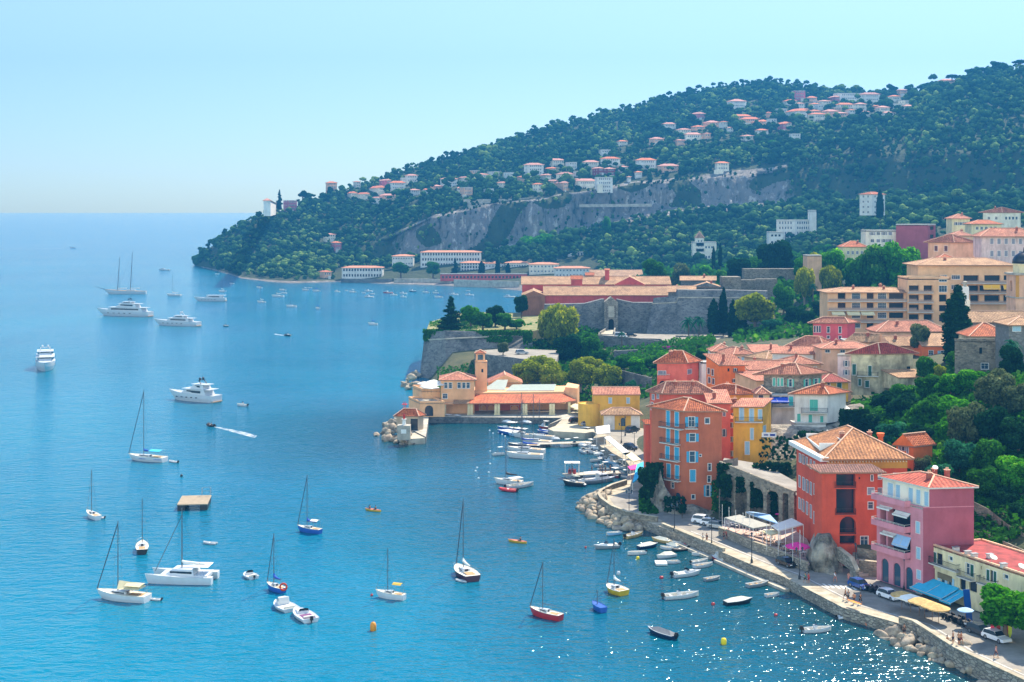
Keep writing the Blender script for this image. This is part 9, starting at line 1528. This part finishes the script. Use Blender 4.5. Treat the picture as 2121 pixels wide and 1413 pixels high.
canopy('grey slatted pergola roof of the restaurant terrace', [(1501, 1072), (1560, 1094), (1598, 1088), (1532, 1066)], [5.6]*4, mat('cloth_grey', '9a9a90', .8, .08, 1)); canopy('pale blue sail roof beside the pergola', [(1545, 1060), (1552, 1064), (1612, 1084), (1595, 1066), (1560, 1060)], [6.6, 6., 5.9, 6.4, 6.6], M_AWP); canopy('big white awning stretched from the palace to the terrace poles', [(1598, 1088), (1614, 1099), (1664, 1086), (1640, 1073)], [6., 5.7, 6.3, 6.6], M_AWW); canopy('small cream sunshade below the big white awning', [(1579, 1100), (1596, 1108), (1617, 1103), (1600, 1096)], [5.]*4, M_AWC)
parasol(1652, 1128, TZ, 2.1, mat('cloth_magenta', 'e0308c', .8, .05, 2), 'bright magenta parasol beside the palace', 2.6); parasol(1612, 1062, TZ, .6, MATS['cloth_magenta'], 'folded magenta parasol in front of the last arch', 2.4)
STR = mat('straw', 'c8a468', .95, .15, 3)
for i, (u, v) in enumerate([(1868, 1228), (1904, 1241), (1915, 1245), (1931, 1251), (1944, 1256)]): parasol(u, v, ZQ, 1.7, STR, ['first straw parasol from the left before the pink house', 'second straw parasol at the edge of the shade', 'third straw parasol under the turquoise awning', 'fourth straw parasol, brightly sunlit', 'last straw parasol, beside the scooters'][i], 2.5, n=14)
parasol(1886, 1235, ZQ, 1.8, M_AWW, 'white square parasol between the straw ones', 2.4, square=True); parasol(2000, 1252+8, ZQ, 1.2, M_AWP, 'blue and white beach parasol beside the blue boards', 2.8)
for lab, (u0, v0), (u1, v1), n, z, grp, cm in (('cafe', (1870, 1250), (1960, 1284), 12, ZQ, 'restaurant tables under the straw parasols', M_WHITE2), ('ter', (1590, 1132), (1668, 1158), 10, TZ, 'tables of the palace terrace', M_TEAK), ('per', (1512, 1092), (1590, 1118), 9, TZ, 'tables under the pergola', M_WHITE)):
 for k in range(n):
  f = (k+.5)/n; p = P(u0+(u1-u0)*f, v0+(v1-v0)*f-random.uniform(2, 12), z); wd = {'cafe': 'small white table set out under the straw parasols', 'ter': 'small table on the terrace beside the palace', 'per': 'small table in the shade of the pergola'}[lab]; uu = CU+p.x*F/p.y; vv = CV+(H-z)*F/p.y; tableset(uu, vv, z, wd, grp)
  for s in (-1, 1): chair(p.x+s*.75, p.y+random.uniform(-.2, .2), z, 0 if s < 0 else pi, wd.replace('table', 'chair').replace('set out', 'drawn up'), grp.replace('tables', 'chairs'), cm)
canopy('long cream market canopy along the harbour edge', [(1252, 906), (1262, 903), (1306, 938), (1296, 943)], [4.4]*4, M_AWW, zf=ZQ); canopy('second cream market canopy nearer the turquoise shade', [(1290, 938), (1308, 936), (1328, 952), (1312, 956)], [4.4]*4, M_AWC, zf=ZQ); canopy('pleated turquoise shade cloth at the end of the harbour edge', [(1319, 962), (1336, 955), (1331, 985), (1310, 1000)], [4.6, 5, 4.6, 4.2], M_AWT, zf=ZQ); canopy('pink shade cloth beside the turquoise one', [(1300, 966), (1322, 961), (1318, 972), (1306, 973)], [3.9]*4, MATS['cloth_magenta'], zf=ZQ); canopy('white market roof by the harbour square', [(1234, 884), (1262, 880), (1264, 896), (1236, 899)], [4.6]*4, M_AWW, zf=ZQ)
for i, (u, c_) in enumerate(((2056, 'e83858'), (2068, 'a83a28'), (2084, 'd02828'), (2092, 'c8d838'))): t = thing('surfboard', ['pink', 'brown red', 'red', 'yellow green'][i]+' board standing upright under the pine', 'board', P(u, 1322, ZQ)); mb = MB(); mb.lathe([(.02, -1.4), (.26, -.8), (.3, 0), (.24, .8), (.02, 1.4)], 12, (0, 0, 1.4), sy=.15); mb.build('deck', mat('board_'+c_, c_, .4, 0), t)
t = thing('slide', 'blue plastic slide boards stacked beside the beach parasol', 'slide', P(2008, 1290, ZQ)); mb = MB(); mb.add([(-.5, 0, 0), (.5, 0, 0), (.35, 1., 4.6), (-.6, 1., 4.6), (-.5, .15, 0), (.5, .15, 0), (.35, 1.15, 4.6), (-.6, 1.15, 4.6)], [(0, 1, 2, 3), (7, 6, 5, 4), (0, 3, 7, 4), (1, 5, 6, 2), (3, 2, 6, 7)]); mb.build('panel', CBL, t)
t = thing('banner', 'long white and blue banner hanging on the cliff below the gold house', 'banner', Q(1593, 901, 296)); mb = MB(); mb.box((0, 0, 0), (3.0, .06, .95)); mb.build('panel', M_WHITE, t); mb = MB()
for k in range(4): mb.box((-1.0+k*.24, -.05, .02), (.16, .03, .4))
mb.box((.7, -.05, 0), (1.1, .03, .45)); mb.build('print', CBL, t)
